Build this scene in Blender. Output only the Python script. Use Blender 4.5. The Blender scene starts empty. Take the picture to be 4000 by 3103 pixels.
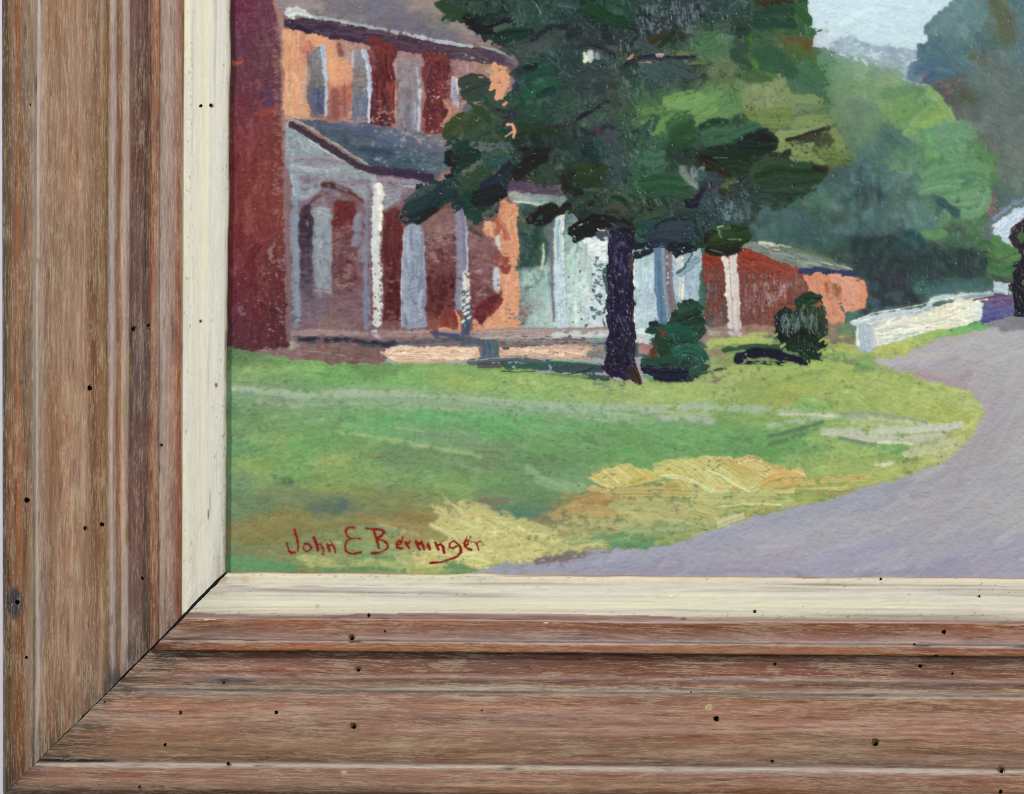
import bpy, math, random
import numpy as np

# ------------------------------------------------------------------ scale, camera, world, lamps
K = 1.1e-4            # metres per unit; one unit = one pixel of the 4000 x 3103 plan
D = 1.7               # camera to wall, metres
CX, CY, HZ = 2000.0, 1551.5, 1.5
sc = bpy.context.scene
COL = sc.collection

def P(px, py, z):
    """plan position (px, py) and height z above the wall -> world x, y, z arrays (real depth)."""
    f = (D - z * K) / D
    return (px - CX) * K * f, -z * K + 0.0 * f, HZ + (CY - py) * K * f

cam_d = bpy.data.cameras.new("camera")
cam = bpy.data.objects.new("camera", cam_d); COL.objects.link(cam)
cam.location = (0, -D, HZ); cam.rotation_euler = (math.radians(90), 0, 0)
cam_d.sensor_fit = 'HORIZONTAL'; cam_d.sensor_width = 36
cam_d.lens = 36 * D / (4000 * K)
cam_d.clip_start = 0.01; cam_d.clip_end = 50
sc.camera = cam

world = bpy.data.worlds.new("World"); sc.world = world; world.use_nodes = True
bgn = world.node_tree.nodes["Background"]
bgn.inputs[0].default_value = (0.93, 0.97, 1.0, 1); bgn.inputs[1].default_value = 0.24

def lamp(name, loc, target, size, power, colr):
    l = bpy.data.lights.new(name, 'AREA'); l.shape = 'RECTANGLE'
    l.size, l.size_y = size; l.energy = power; l.color = colr
    o = bpy.data.objects.new(name, l); COL.objects.link(o); o.location = loc
    dx, dy, dz = [target[i] - loc[i] for i in range(3)]
    from mathutils import Vector
    o.rotation_euler = Vector((dx, dy, dz)).to_track_quat('-Z', 'Y').to_euler()
    return o
lamp('softbox_lamp', (-1.55, -1.75, HZ + 1.85), (0, 0, HZ), (0.32, 0.32), 77, (1.0, 0.99, 0.975))
lamp('fill_lamp', (1.9, -1.9, HZ + 0.35), (0, 0, HZ), (0.7, 0.7), 29, (0.97, 0.985, 1.0))

vs = sc.view_settings
sc.display_settings.display_device = 'sRGB'
vs.view_transform = 'Standard'; vs.look = 'None'; vs.exposure = 0; vs.gamma = 1; vs.use_curve_mapping = False
sc.render.engine = 'CYCLES'
sc.cycles.max_bounces = 6
sc.cycles.pixel_filter_type = 'BLACKMAN_HARRIS'; sc.cycles.filter_width = 1.0

def lin(c):
    c = np.asarray(c, dtype=np.float64) / 255.0
    return np.where(c <= 0.04045, c / 12.92, ((c + 0.055) / 1.055) ** 2.4)

def prop(o, label=None, cat=None, kind=None, group=None):
    if label: o['label'] = label
    if cat: o['category'] = cat
    if kind: o['kind'] = kind
    if group: o['group'] = group
    return o

def empty(name, loc, label, cat):
    o = bpy.data.objects.new(name, None); COL.objects.link(o); o.location = loc
    o.empty_display_size = 0.02
    return prop(o, label, cat)

def mesh_np(name, verts, quads, mat, parent=None, colors=None, uv=None, smooth=False):
    me = bpy.data.meshes.new(name)
    nv, nq = len(verts), len(quads)
    me.vertices.add(nv); me.vertices.foreach_set("co", np.ascontiguousarray(verts, dtype=np.float32).ravel())
    me.loops.add(nq * 4); me.loops.foreach_set("vertex_index", np.ascontiguousarray(quads, dtype=np.int32).ravel())
    me.polygons.add(nq); me.polygons.foreach_set("loop_start", np.arange(0, nq * 4, 4, dtype=np.int32))
    me.polygons.foreach_set("use_smooth", np.full(nq, smooth, dtype=bool))
    if colors is not None:
        a = me.color_attributes.new("paint", 'FLOAT_COLOR', 'POINT')
        rgba = np.ones((nv, 4), dtype=np.float32); rgba[:, :3] = colors
        a.data.foreach_set("color", rgba.ravel())
    if uv is not None:
        u = me.uv_layers.new(name="UVMap")
        u.data.foreach_set("uv", np.ascontiguousarray(uv[np.asarray(quads).ravel()], dtype=np.float32).ravel())
    me.materials.append(mat); me.update(calc_edges=True)
    o = bpy.data.objects.new(name, me); COL.objects.link(o)
    if parent:
        o.parent = parent
        o.matrix_parent_inverse = parent.matrix_world.inverted() if parent.type != 'EMPTY' else parent.matrix_basis.inverted()
    return o

# ------------------------------------------------------------------ noise
rng = np.random.default_rng(11)
random.seed(5)
def fnoise(h, w, sy, sx, seed, ang=0.0):
    """gaussian-filtered noise, std 1; sy, sx are sigmas in cells, optionally rotated."""
    r = np.random.default_rng(seed)
    n = r.standard_normal((h, w)).astype(np.float32)
    fy = np.fft.fftfreq(h)[:, None]; fx = np.fft.rfftfreq(w)[None, :]
    if ang:
        c, s = math.cos(ang), math.sin(ang); gx = fx * c + fy * s; gy = -fx * s + fy * c
    else: gx, gy = fx, fy
    g = np.exp(-2 * math.pi ** 2 * ((gx * sx) ** 2 + (gy * sy) ** 2))
    o = np.fft.irfft2(np.fft.rfft2(n) * g, s=(h, w)).astype(np.float32)
    return (o - o.mean()) / (o.std() + 1e-9)

# ------------------------------------------------------------------ materials
def new_mat(name):
    m = bpy.data.materials.new(name); m.use_nodes = True
    nt = m.node_tree; b = nt.nodes["Principled BSDF"]
    return m, nt, b

def paint_material():
    m, nt, b = new_mat("oil_paint")
    at = nt.nodes.new("ShaderNodeAttribute"); at.attribute_name = "paint"
    tc = nt.nodes.new("ShaderNodeTexCoord")
    nz = nt.nodes.new("ShaderNodeTexNoise"); nz.inputs["Scale"].default_value = 2600; nz.inputs["Detail"].default_value = 3
    nt.links.new(tc.outputs["Object"], nz.inputs["Vector"])
    bp = nt.nodes.new("ShaderNodeBump"); bp.inputs["Strength"].default_value = 0.25; bp.inputs["Distance"].default_value = 0.00008
    nt.links.new(nz.outputs["Fac"], bp.inputs["Height"]); nt.links.new(bp.outputs["Normal"], b.inputs["Normal"])
    nr = nt.nodes.new("ShaderNodeTexNoise"); nr.inputs["Scale"].default_value = 60
    nt.links.new(tc.outputs["Object"], nr.inputs["Vector"])
    mr = nt.nodes.new("ShaderNodeMapRange"); mr.inputs["To Min"].default_value = 0.25; mr.inputs["To Max"].default_value = 0.42
    nt.links.new(nr.outputs["Fac"], mr.inputs["Value"]); nt.links.new(mr.outputs["Result"], b.inputs["Roughness"])
    nt.links.new(at.outputs["Color"], b.inputs["Base Color"])
    b.inputs["IOR"].default_value = 1.48
    return m

def wood_material(name, rough, fine, slope=0.0, wav=8.0, pickle=0.0, seed=0.0):
    """vertex tone x fine fibre noise; 'pickle' lays pale whitening in the pores and darkens others."""
    m, nt, b = new_mat(name); L = nt.links.new; N = nt.nodes.new
    def math_(op, a, b_=None, c=None):
        n = N("ShaderNodeMath"); n.operation = op
        for i, v in enumerate((a, b_, c)):
            if v is None: continue
            if isinstance(v, (int, float)): n.inputs[i].default_value = v
            else: L(v, n.inputs[i])
        return n.outputs[0]
    def noise(u, v, su, sv, det, w):
        c = N("ShaderNodeCombineXYZ"); L(math_('MULTIPLY', u, su), c.inputs[0]); L(math_('MULTIPLY', v, sv), c.inputs[1]); c.inputs[2].default_value = w + seed
        n = N("ShaderNodeTexNoise"); n.inputs["Scale"].default_value = 1; n.inputs["Detail"].default_value = det; n.inputs["Roughness"].default_value = 0.6
        L(c.outputs[0], n.inputs["Vector"]); return n.outputs["Fac"]
    def ramp(x, lo, hi, t0=0.0, t1=1.0):
        n = N("ShaderNodeMapRange"); n.interpolation_type = 'SMOOTHSTEP'
        for k, v in (("From Min", lo), ("From Max", hi), ("To Min", t0), ("To Max", t1)): n.inputs[k].default_value = v
        L(x, n.inputs["Value"]); return n.outputs["Result"]
    at = N("ShaderNodeAttribute"); at.attribute_name = "paint"
    uv = N("ShaderNodeUVMap"); sp = N("ShaderNodeSeparateXYZ"); L(uv.outputs["UV"], sp.inputs[0])
    u0, v = sp.outputs[0], sp.outputs[1]
    wp = math_('MULTIPLY', math_('SUBTRACT', noise(u0, v, 0.010, 0.0014, 1, 1.0), 0.5), wav * 6)
    u = math_('ADD', math_('ADD', u0, wp), math_('MULTIPLY', v, slope))
    fib = noise(u, v, 0.42, 0.022, 3, 2.0); dash = noise(u, v, 0.19, 0.0105, 2, 3.0); fine2 = noise(u, v, 0.5, 0.045, 2, 4.0)
    ring = noise(u, v, 0.062, 0.0014, 2, 5.0); patch = noise(u0, v, 0.012, 0.004, 2, 6.0)
    tone_ = math_('ADD', ramp(fib, 0.3, 0.7, 1 - fine, 1 + fine), ramp(ring, 0.3, 0.7, -fine * 1.0, fine * 1.0))
    sc_ = N("ShaderNodeVectorMath"); sc_.operation = 'SCALE'; L(at.outputs["Color"], sc_.inputs[0]); L(tone_, sc_.inputs["Scale"])
    out = sc_.outputs[0]
    if pickle:
        pl = math_('ADD', math_('MULTIPLY', dash, 0.55), math_('MULTIPLY', fine2, 0.45))
        pl = math_('ADD', pl, math_('MULTIPLY', math_('SUBTRACT', patch, 0.5), 0.32))
        pf = ramp(pl, 0.505, 0.60, 0.0, pickle)
        mx = N("ShaderNodeMix"); mx.data_type = 'RGBA'; L(pf, mx.inputs[0]); L(out, mx.inputs[6])
        # whitening lifts the wood's own colour towards chalk
        ch = N("ShaderNodeMix"); ch.data_type = 'RGBA'; ch.inputs[0].default_value = 0.45; L(out, ch.inputs[7]); ch.inputs[6].default_value = (*lin((208, 190, 160)), 1)
        L(ch.outputs[2], mx.inputs[7]); out = mx.outputs[2]
        dk = math_('ADD', math_('MULTIPLY', dash, -0.4), math_('MULTIPLY', fib, -0.6))
        df = ramp(dk, -0.42, -0.33, 1.0, 0.66)
        s2 = N("ShaderNodeVectorMath"); s2.operation = 'SCALE'; L(out, s2.inputs[0]); L(df, s2.inputs["Scale"]); out = s2.outputs[0]
    L(out, b.inputs["Base Color"])
    bp = N("ShaderNodeBump"); bp.inputs["Strength"].default_value = 0.4; bp.inputs["Distance"].default_value = 0.00012
    L(math_('ADD', fib, fine2), bp.inputs["Height"]); L(bp.outputs["Normal"], b.inputs["Normal"])
    b.inputs["Roughness"].default_value = rough
    b.inputs["IOR"].default_value = 1.42
    return m

def plain_material(name, c, rough=0.8, var=0.15, scale=300):
    m, nt, b = new_mat(name)
    tc = nt.nodes.new("ShaderNodeTexCoord")
    nz = nt.nodes.new("ShaderNodeTexNoise"); nz.inputs["Scale"].default_value = scale; nz.inputs["Detail"].default_value = 4
    nt.links.new(tc.outputs["Object"], nz.inputs["Vector"])
    cr = nt.nodes.new("ShaderNodeValToRGB"); l = lin(c)
    cr.color_ramp.elements[0].position = 0.3; cr.color_ramp.elements[1].position = 0.7
    cr.color_ramp.elements[0].color = (*(l * (1 - var)), 1); cr.color_ramp.elements[1].color = (*np.clip(l * (1 + var), 0, 1), 1)
    nt.links.new(nz.outputs["Fac"], cr.inputs["Fac"]); nt.links.new(cr.outputs["Color"], b.inputs["Base Color"])
    b.inputs["Roughness"].default_value = rough
    return m

PAINT = paint_material()
WOODV = wood_material("pickled_wood_upright", 0.6, 0.13, 0.0, 5.0, 0.5)
WOODH = wood_material("pickled_wood_level", 0.6, 0.15, 0.03, 6.0, 0.5, 7.3)
SLIP = wood_material("cream_painted_wood", 0.6, 0.035, 0.0, 6.0)
WALL = plain_material("white_wall_paint", (226, 228, 238), 0.9, 0.01, 20)
HOLE = plain_material("bare_wood_in_hole", (112, 92, 66), 0.9, 0.25, 900)
PLUG = plain_material("pale_filler", (172, 146, 108), 0.8, 0.15, 900)
PLUGC = plain_material("cream_filler", (232, 222, 188), 0.8, 0.06, 900)
BOARD = plain_material("canvas_board", (150, 130, 105), 0.9, 0.1, 200)

# ------------------------------------------------------------------ setting
wv = np.array([P(x, y, 0) for x, y in ((-900, 4200), (5600, 4200), (5600, -1300), (-900, -1300))])
prop(mesh_np("wall", wv, [(0, 1, 2, 3)], WALL), kind='structure')

# ------------------------------------------------------------------ the frame
FRAME = empty("picture_frame", P(14, 3106, 0), "brown pickled wood picture frame with worm holes and a cream inner edge", "picture frame")
# profile: left-rail x at y=0, mitre point, bottom-rail y at x=4000, height z above wall
PROF = [  # xL, mx, my, yB, z
 (8, 12, 3108, 3142, 4), (8, 12, 3108, 3142, 70), (14, 18, 3102, 3136, 92), (34, 38, 3083, 3116, 112), (62, 64, 3057, 3092, 120),
 (112, 106, 3015, 3048, 119), (136, 127, 2994, 3026, 114), (143, 136, 2985, 3016, 103), (152, 144, 2977, 3007, 102), (162, 154, 2967, 2997, 108),
 (220, 214, 2908, 2938, 120), (290, 284, 2839, 2868, 124), (360, 354, 2770, 2799, 121), (412, 407, 2718, 2746, 113), (425, 420, 2705, 2733, 104),
 (431, 427, 2698, 2726, 103), (443, 439, 2686, 2714, 109), (456, 451, 2674, 2701, 106), (468, 463, 2662, 2689, 97), (476, 471, 2654, 2681, 97), (492, 487, 2638, 2665, 102),
 (508, 503, 2622, 2649, 98), (518, 514, 2611, 2638, 84), (545, 542, 2583, 2612, 68), (575, 572, 2553, 2581, 60), (587, 585, 2540, 2568, 59),
 (591, 588, 2537, 2565, 90), (596, 593, 2532, 2560, 94), (622, 618, 2507, 2535, 96), (627, 622, 2503, 2530, 90), (631, 626, 2499, 2526, 88),
 (640, 634, 2491, 2518, 94), (700, 694, 2431, 2457, 98), (714, 708, 2416, 2441, 95), (719, 713, 2411, 2435, 86), (726, 719, 2404, 2429, 88),
 (740, 733, 2390, 2415, 92), (820, 808, 2312, 2338, 88), (885, 870, 2249, 2273, 80), (898, 881, 2237, 2262, 74), (902, 885, 2233, 2258, 62), (902, 885, 2233, 2258, 34)]
PROF = np.array(PROF, dtype=np.float64)
SPACING = 3.5
def resample_profile():
    out = []; brk = []
    for a, b in zip(PROF[:-1], PROF[1:]):
        n = max(1, int(round(math.hypot(b[0] - a[0], b[4] - a[4]) / SPACING)))
        for k in range(n): out.append(a + (b - a) * k / n)
    out.append(PROF[-1]); return np.array(out)
PR = resample_profile()
# bands: name, from xL, to xL, slip?
BANDS = [("outer_lip", 0, 140, 0), ("broad_face", 140, 428, 0), ("bead_moulding", 428, 516, 0), ("cove_moulding", 516, 588.5, 0),
         ("fillet", 588.5, 629, 0), ("step_moulding", 629, 716.5, 0), ("painted_slip", 716.5, 1000, 1)]
# wood tones by profile position (left rail / bottom rail), sRGB; cove partly painted shade
TONE_L = [(8, (86, 64, 42)), (28, (96, 72, 50)), (45, (126, 92, 70)), (62, (136, 92, 62)), (70, (150, 88, 48)), (82, (138, 98, 74)), (110, (140, 106, 80)), (134, (140, 110, 82)),
          (142, (176, 160, 142)), (150, (190, 174, 166)), (160, (160, 130, 112)), (200, (150, 112, 86)), (250, (152, 112, 84)), (300, (156, 116, 90)), (350, (152, 112, 86)),
          (375, (128, 84, 54)), (395, (148, 108, 74)), (420, (132, 90, 56)), (430, (150, 126, 112)), (440, (172, 152, 146)), (452, (156, 128, 116)), (462, (142, 98, 70)), (474, (134, 88, 62)),
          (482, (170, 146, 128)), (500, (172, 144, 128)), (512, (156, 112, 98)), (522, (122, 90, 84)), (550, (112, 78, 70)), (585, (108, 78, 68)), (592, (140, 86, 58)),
          (610, (150, 94, 70)), (625, (148, 96, 70)), (630, (150, 128, 112)), (640, (168, 146, 134)), (670, (158, 128, 116)), (695, (146, 106, 90)), (706, (150, 90, 62)), (716, (140, 84, 54)),
          (720, (208, 203, 186)), (735, (213, 209, 192)), (800, (212, 208, 192)), (850, (217, 213, 198)), (885, (208, 205, 192)), (902, (196, 188, 164))]
TONE_B = [(8, (90, 62, 44)), (28, (120, 80, 56)), (45, (142, 96, 70)), (62, (150, 104, 78)), (90, (152, 106, 82)), (120, (138, 88, 68)), (136, (146, 112, 94)),
          (144, (176, 160, 148)), (152, (172, 152, 138)), (162, (130, 92, 72)), (185, (146, 102, 76)), (230, (150, 106, 76)), (290, (158, 112, 90)), (340, (158, 110, 90)), (380, (150, 98, 74)),
          (412, (142, 92, 66)), (424, (132, 88, 68)), (431, (152, 130, 116)), (443, (152, 128, 112)), (456, (132, 104, 86)), (466, (116, 76, 56)), (476, (128, 88, 74)),
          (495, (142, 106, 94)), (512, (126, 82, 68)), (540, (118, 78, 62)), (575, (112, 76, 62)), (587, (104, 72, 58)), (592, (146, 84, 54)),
          (608, (160, 96, 62)), (622, (148, 86, 58)), (628, (176, 152, 146)), (634, (178, 154, 148)), (650, (160, 122, 112)), (670, (154, 108, 92)), (695, (146, 92, 68)), (714, (132, 76, 50)),
          (719, (176, 152, 148)), (727, (170, 146, 136)), (738, (204, 194, 172)), (770, (216, 210, 190)), (840, (213, 208, 190)), (880, (210, 202, 180)), (898, (204, 195, 172)), (902, (168, 140, 116))]

def tone(tab, x):
    xs = [t[0] for t in tab]; cs = np.array([t[1] for t in tab], dtype=np.float64)
    return np.stack([np.interp(x, xs, cs[:, k]) for k in range(3)], -1)

# worm holes: (px, py, r, kind)   kind d = open hole, t = torn tan hole, p = filled, c = filled with cream
def TT(ox, oy, k, lst): return [(ox + x / k, oy + y / k, r / k, q) for x, y, r, q in lst]
HOLES = (TT(0, 0, 2.118, [(250, 870, 9, 'd'), (1662, 878, 14, 'd'), (1748, 874, 19, 't')]) +
 TT(0, 800, 2.118, [(742, 1517, 23, 'd'), (1108, 1028, 25, 't'), (1229, 1000, 17, 'd'), (1660, 965, 9, 'd')]) +
 TT(0, 1500, 2.118, [(223, 963, 26, 'd'), (845, 1162, 22, 'd'), (708, 1197, 22, 't'), (1180, 1608, 18, 'd'), (1340, 506, 14, 't')]) +
 TT(0, 2303, 2.118, [(142, 105, 24, 'd'), (217, 565, 16, 'd'), (1495, 1020, 17, 'd'), (1365, 1285, 15, 'd'), (1888, 1443, 17, 'd'), (1855, 770, 13, 't'), (867, 935, 9, 'd'), (1155, 1635, 13, 'd')]) +
 TT(900, 2203, 1.8827, [(1018, 378, 17, 't'), (893, 540, 25, 't'), (940, 772, 25, 't'), (337, 1093, 16, 'd'), (905, 1190, 27, 't'), (835, 1535, 21, 'p'), (1848, 1078, 9, 'd'), (1140, 495, 9, 'd')]) +
 TT(1900, 2203, 1.8827, [(1973, 350, 14, 'd'), (1637, 1060, 26, 'p'), (1690, 1140, 24, 'd'), (1362, 240, 16, 'c'), (1503, 942, 7, 'd')]) +
 TT(2875, 2203, 1.8827, [(286, 737, 16, 'd'), (1355, 752, 15, 'd'), (1530, 503, 19, 'd'), (1470, 677, 12, 'd'), (1025, 1312, 33, 't'), (268, 1452, 15, 'd'),
   (1950, 1515, 25, 't'), (1945, 1675, 17, 'd'), (1063, 112, 12, 'd'), (1788, 240, 11, 'd'), (1312, 592, 9, 'd'), (1590, 806, 13, 't')]))

def build_rail(side):
    J = len(PR); step = 6.5
    rj = np.random.default_rng(3 if side == 'left' else 4); jag = np.convolve(rj.normal(0, 1.3, J + 8), np.ones(7) / 7, 'same')[4:-4]
    xL, mx, my, yB, zz = PR.T
    gap = np.interp(xL, [0, 140, 420, 600, 720, 902], [1.0, 1.5, 3.5, 8.0, 9.0, 13.0]) * 0.5
    if side == 'left':
        ax, ay = xL + 1.0, np.full(J, -1000.0)
        ax = xL + (xL - mx) / my * 1000
        gap = np.maximum(gap + jag * np.interp(xL, [0, 300, 700], [0.3, 1.2, 2.2]), 0.4); bx, by = mx - gap * 0.7, my - gap * 0.7
        N = int(3400 / step)
    else:
        ax, ay = np.full(J, 5000.0), my + (yB - my) * (5000 - mx) / (4000 - mx)
        gap = np.maximum(gap + jag * np.interp(xL, [0, 300, 700], [0.3, 1.2, 2.2]), 0.4); bx, by = mx + gap * 0.7, my + gap * 0.7
        N = int(4260 / step)
    f0 = 700 / (1000 + 2700) if side == 'left' else 700 / (5000 - 450)      # coarser where the rail runs on out of view
    t = np.concatenate([np.linspace(0, f0, 40, endpoint=False), np.linspace(f0, 1, N + 1)])[:, None]
    X = ax + (bx - ax) * t; Y = ay + (by - ay) * t
    Z = np.broadcast_to(zz, X.shape).copy()
    XL = np.broadcast_to(xL, X.shape)
    along = Y if side == 'left' else X
    H, W = X.shape
    sd = 100 if side == 'left' else 200
    tab = TONE_L if side == 'left' else TONE_B
    # the hand-cut edges wander a little
    wob = fnoise(H, 1, 60, 0.1, sd + 30)[:, :1] * 1.2 + fnoise(H, W, 40, 4, sd + 31) * 1.4
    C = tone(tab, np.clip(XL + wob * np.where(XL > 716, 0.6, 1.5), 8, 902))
    wood = XL < 716.5; slip = ~wood
    # grain: fine broken fibres that drift across the rail
    drift = fnoise(H, W, 110, 14, sd + 40) * (3.0 if side == 'left' else 5.5) + fnoise(H, W, 30, 10, sd + 41) * 0.8
    if side == 'bottom': drift = drift + np.arange(H)[:, None] * 0.035
    fl = np.floor(drift).astype(int); fr = (drift - fl).astype(np.float32); jj = np.arange(W)[None, :]; ii = np.arange(H)[:, None]
    def wn(sy, sx, s):
        n = fnoise(H, 512, sy, sx, s); return n[ii, (jj + fl) % 512] * (1 - fr) + n[ii, (jj + fl + 1) % 512] * fr
    g1 = wn(45, 0.9, sd + 1); g2 = wn(12, 0.7, sd + 2); g3 = wn(90, 4, sd + 3); g4 = wn(4.5, 0.5, sd + 4); g5 = wn(7, 0.45, sd + 21)
    g6 = wn(2.2, 0.4, sd + 22); blot = fnoise(H, W, 30, 9, sd + 5)
    fig = np.clip(wn(130, 2.0, sd + 8) * 1.2, -1.2, 1.6) if side == 'left' else np.sin((jj + drift * 2.2) * 0.5 + fnoise(H, W, 70, 7, sd + 7) * 1.8) * np.clip(0.8 + 0.7 * fnoise(H, W, 80, 20, sd + 6), 0, 1.6)
    ww = np.where(wood, 1.0, 0.0)[..., None]
    lumw = (C @ np.array([0.35, 0.5, 0.15]))[..., None]
    des, gain = (0.08, 0.93) if side == 'left' else (0.15, 0.965)
    C = C + ((C * (1 - des) + lumw * des) * gain + np.array([1.0, 1.5, 1.0]) - C) * ww
    C = C + ((g1 * 2.4 + g2 * 2.4 + g3 * 3.6 + fig * 3.0 + g5 * 2.0 + g4 * 1.5 + g6 * 1.5)[..., None] * np.array([0.95, 1.0, 0.98])) * ww
    C = C + blot[..., None] * np.array([1.6, -1.0, -2.2]) * ww
    # pickling: pale dashes left in the open pores, patchy; dark pores between them
    inc = np.where((XL > 516) & (XL < 589), 0.55, 1.0)  # less whitening in the cove, so its painted-in shade stays dark
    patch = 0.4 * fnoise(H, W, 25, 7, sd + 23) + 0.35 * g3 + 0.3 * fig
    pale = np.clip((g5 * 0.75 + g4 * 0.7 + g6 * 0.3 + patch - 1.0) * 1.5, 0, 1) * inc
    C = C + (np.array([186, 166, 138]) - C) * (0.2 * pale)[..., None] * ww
    dark = np.clip((-g5 * 0.7 - g4 * 0.8 - g6 * 0.3 - 1.5) * 1.5, 0, 1)
    C = C * (1 - 0.15 * dark[..., None] * ww)
    # chalky worn ridges: the bloom stays on the high edges, broken up
    for x0, wd, am in ((147, 8, 0.5), (440, 12, 0.4), (492, 12, 0.35), (632, 6, 0.5), (716, 3, 0.25), (110, 26, 0.12)):
        k = np.exp(-((XL - x0) / wd) ** 2) * np.clip(0.55 + 0.4 * g1 + 0.35 * fnoise(H, W, 22, 3, sd + x0), 0, 1) * am
        C = C + (np.array([176, 164, 152]) - C) * k[..., None] * ww
    # mauve grey bloom of old whitening
    bl = (np.clip(fnoise(H, W, 45, 5, sd + 9) - 0.5, 0, 1.5) * 0.18 * inc)[..., None]
    C = np.where(wood[..., None], C * (1 - bl) + np.array([150, 136, 126]) * bl, C)
    # cream slip: thin streaky coat, the wood greys through
    s1 = fnoise(H, W, 50, 1.0, sd + 12); s2 = fnoise(H, W, 110, 4.0, sd + 13); s3 = fnoise(H, W, 14, 0.8, sd + 14)
    thin = np.clip(s1 * 0.5 + s2 * 0.6 + s3 * 0.25 - 0.35, 0, 2)[..., None]
    thick = np.clip(-s1 * 0.5 - s2 * 0.5 - s3 * 0.3 - 0.2, 0, 2)[..., None]
    cs = C - thin * np.array([32, 34, 30]) + thick * np.array([6, 5, -1]) + (g6 * 1.5 + g4 * 2.0)[..., None]
    worn = np.clip(s2 * 0.5 + s1 * 0.6 + s3 * 0.3 - 1.75, 0, 1)[..., None] * 0.55
    cs = cs * (1 - worn) + np.array([150, 122, 112]) * worn
    edge = np.clip(1 - np.minimum(np.abs(XL - 735), np.abs(XL - 893) * 1.3) / 40, 0, 1)
    sp = np.clip((fnoise(H, W, 0.7, 0.6, sd + 15) + edge * 1.2 + 0.3 * s2 - 2.2) * 1.2, 0, 1)[..., None]
    cs = cs * (1 - 0.2 * sp)
    if side == 'bottom':   # brown showing where the coat stops short of the step
        lap = 738 + 9 * fnoise(H, 1, 70, 0.1, sd + 16)[:, :1] + 3 * s1 - 6
        bare = (XL < lap)[..., None]
        cs = np.where(bare, np.array([160, 132, 124]) + (g1 * 9 + g4 * 9)[..., None], cs)
        daub = (XL > 704) & (XL < 716) & (fnoise(H, W, 9, 2.0, sd + 17) > 2.5)
        C = np.where(daub[..., None], np.array([222, 208, 166]), C)
    else:
        bare = ((XL > 892) & (fnoise(H, W, 40, 0.8, sd + 18) > 1.3))[..., None]
        cs = np.where(bare, np.array([128, 104, 92]) + (g1 * 8)[..., None], cs)
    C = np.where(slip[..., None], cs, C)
    # grime in the mitre and grooves (worn-in dirt)
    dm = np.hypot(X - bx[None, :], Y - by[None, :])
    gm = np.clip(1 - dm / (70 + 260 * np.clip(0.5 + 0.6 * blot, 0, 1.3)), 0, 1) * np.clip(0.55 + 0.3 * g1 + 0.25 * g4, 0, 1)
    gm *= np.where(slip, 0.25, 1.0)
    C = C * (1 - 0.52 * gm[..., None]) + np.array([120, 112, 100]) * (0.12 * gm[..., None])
    for (sx_, sy_, rx, ry, cc, am) in STAINS:
        d = ((X - sx_) / rx) ** 2 + ((Y - sy_) / ry) ** 2
        k = np.clip(1.3 - d * np.maximum(0.45, 1 + 0.35 * blot) + 0.25 * g1, 0, 1)[..., None] * am
        C = C * (1 - k) + np.array(cc) * k
    nick = np.zeros(C.shape[:2])
    for x0 in (592, 629, 718, 431, 140, 100):
        nick += np.exp(-((XL - x0) / 5) ** 2) * np.clip(fnoise(H, W, 5, 1.2, sd + 60 + x0) - 1.4, 0, 1)
    C = C * (1 - 0.4 * np.clip(nick, 0, 1))[..., None]; Z -= nick * 2.2
    rag = np.clip((XL - 884) / 14, 0, 1) * fnoise(H, 1, 9, 0.1, sd + 70)[:, :1] * 1.3 + np.clip((XL - 884) / 14, 0, 1) * fnoise(H, 1, 60, 0.1, sd + 71)[:, :1] * 1.5
    if side == 'left': X = X + rag
    else: Y = Y + rag
    # relief
    face = np.clip((XL - 14) / 20, 0, 1) * (np.arange(W)[None, :] < W - 10)
    Z += face * (g1 * 0.15 + g4 * 0.08 + g3 * 0.2 - pale * 0.2 - dark * 0.4 + np.where(slip, s1 * 0.3, 0))
    dents = fnoise(H, W, 5, 4, sd + 20); Z -= face * np.clip(dents - 2.2, 0, 1.5) * 1.6
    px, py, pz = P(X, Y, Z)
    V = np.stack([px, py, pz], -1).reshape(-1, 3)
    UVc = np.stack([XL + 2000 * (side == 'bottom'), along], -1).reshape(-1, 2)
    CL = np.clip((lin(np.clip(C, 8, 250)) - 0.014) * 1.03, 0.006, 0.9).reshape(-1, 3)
    idx = np.arange(H * W).reshape(H, W)
    q = np.stack([idx[:-1, :-1], idx[1:, :-1], idx[1:, 1:], idx[:-1, 1:]], -1)
    if side == 'left': q = q
    else: q = q[..., ::-1]
    cxm = (X[:-1, :-1] + X[1:, 1:]) / 2; cym = (Y[:-1, :-1] + Y[1:, 1:]) / 2
    keep = np.ones(cxm.shape, bool)
    mine = []
    for h in HOLES:
        onleft = (h[0] - h[1] + 2223 + 885 - 885 * 0 < 0)
        onleft = h[0] + h[1] < 3119 if h[0] < 900 else False
        if onleft != (side == 'left'): continue
        mine.append(h)
        if h[3] in 'dt': keep &= ((cxm - h[0]) ** 2 + (cym - h[1]) ** 2) > (h[2] * 0.93) ** 2
    def part(name, lo, hi, mat, parent):
        xm = (xL[:-1] + xL[1:]) / 2
        sel = keep & ((xm >= lo) & (xm < hi))[None, :]
        qq = q[sel]
        u, inv = np.unique(qq.ravel(), return_inverse=True)
        vv, cc, uu = V[u], CL[u], UVc[u]; qn = inv.reshape(-1, 4)
        # end face of the mitre for this band
        js = np.nonzero((xm >= lo) & (xm < hi))[0]
        jr = np.arange(js[0], js[-1] + 2)
        ex, ey, ez = P(bx[jr], by[jr], np.full(len(jr), 3.0))
        top = V[idx[-1, jr]]; n0 = len(vv)
        vv = np.concatenate([vv, top, np.stack([ex, ey, ez], -1)])
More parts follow.
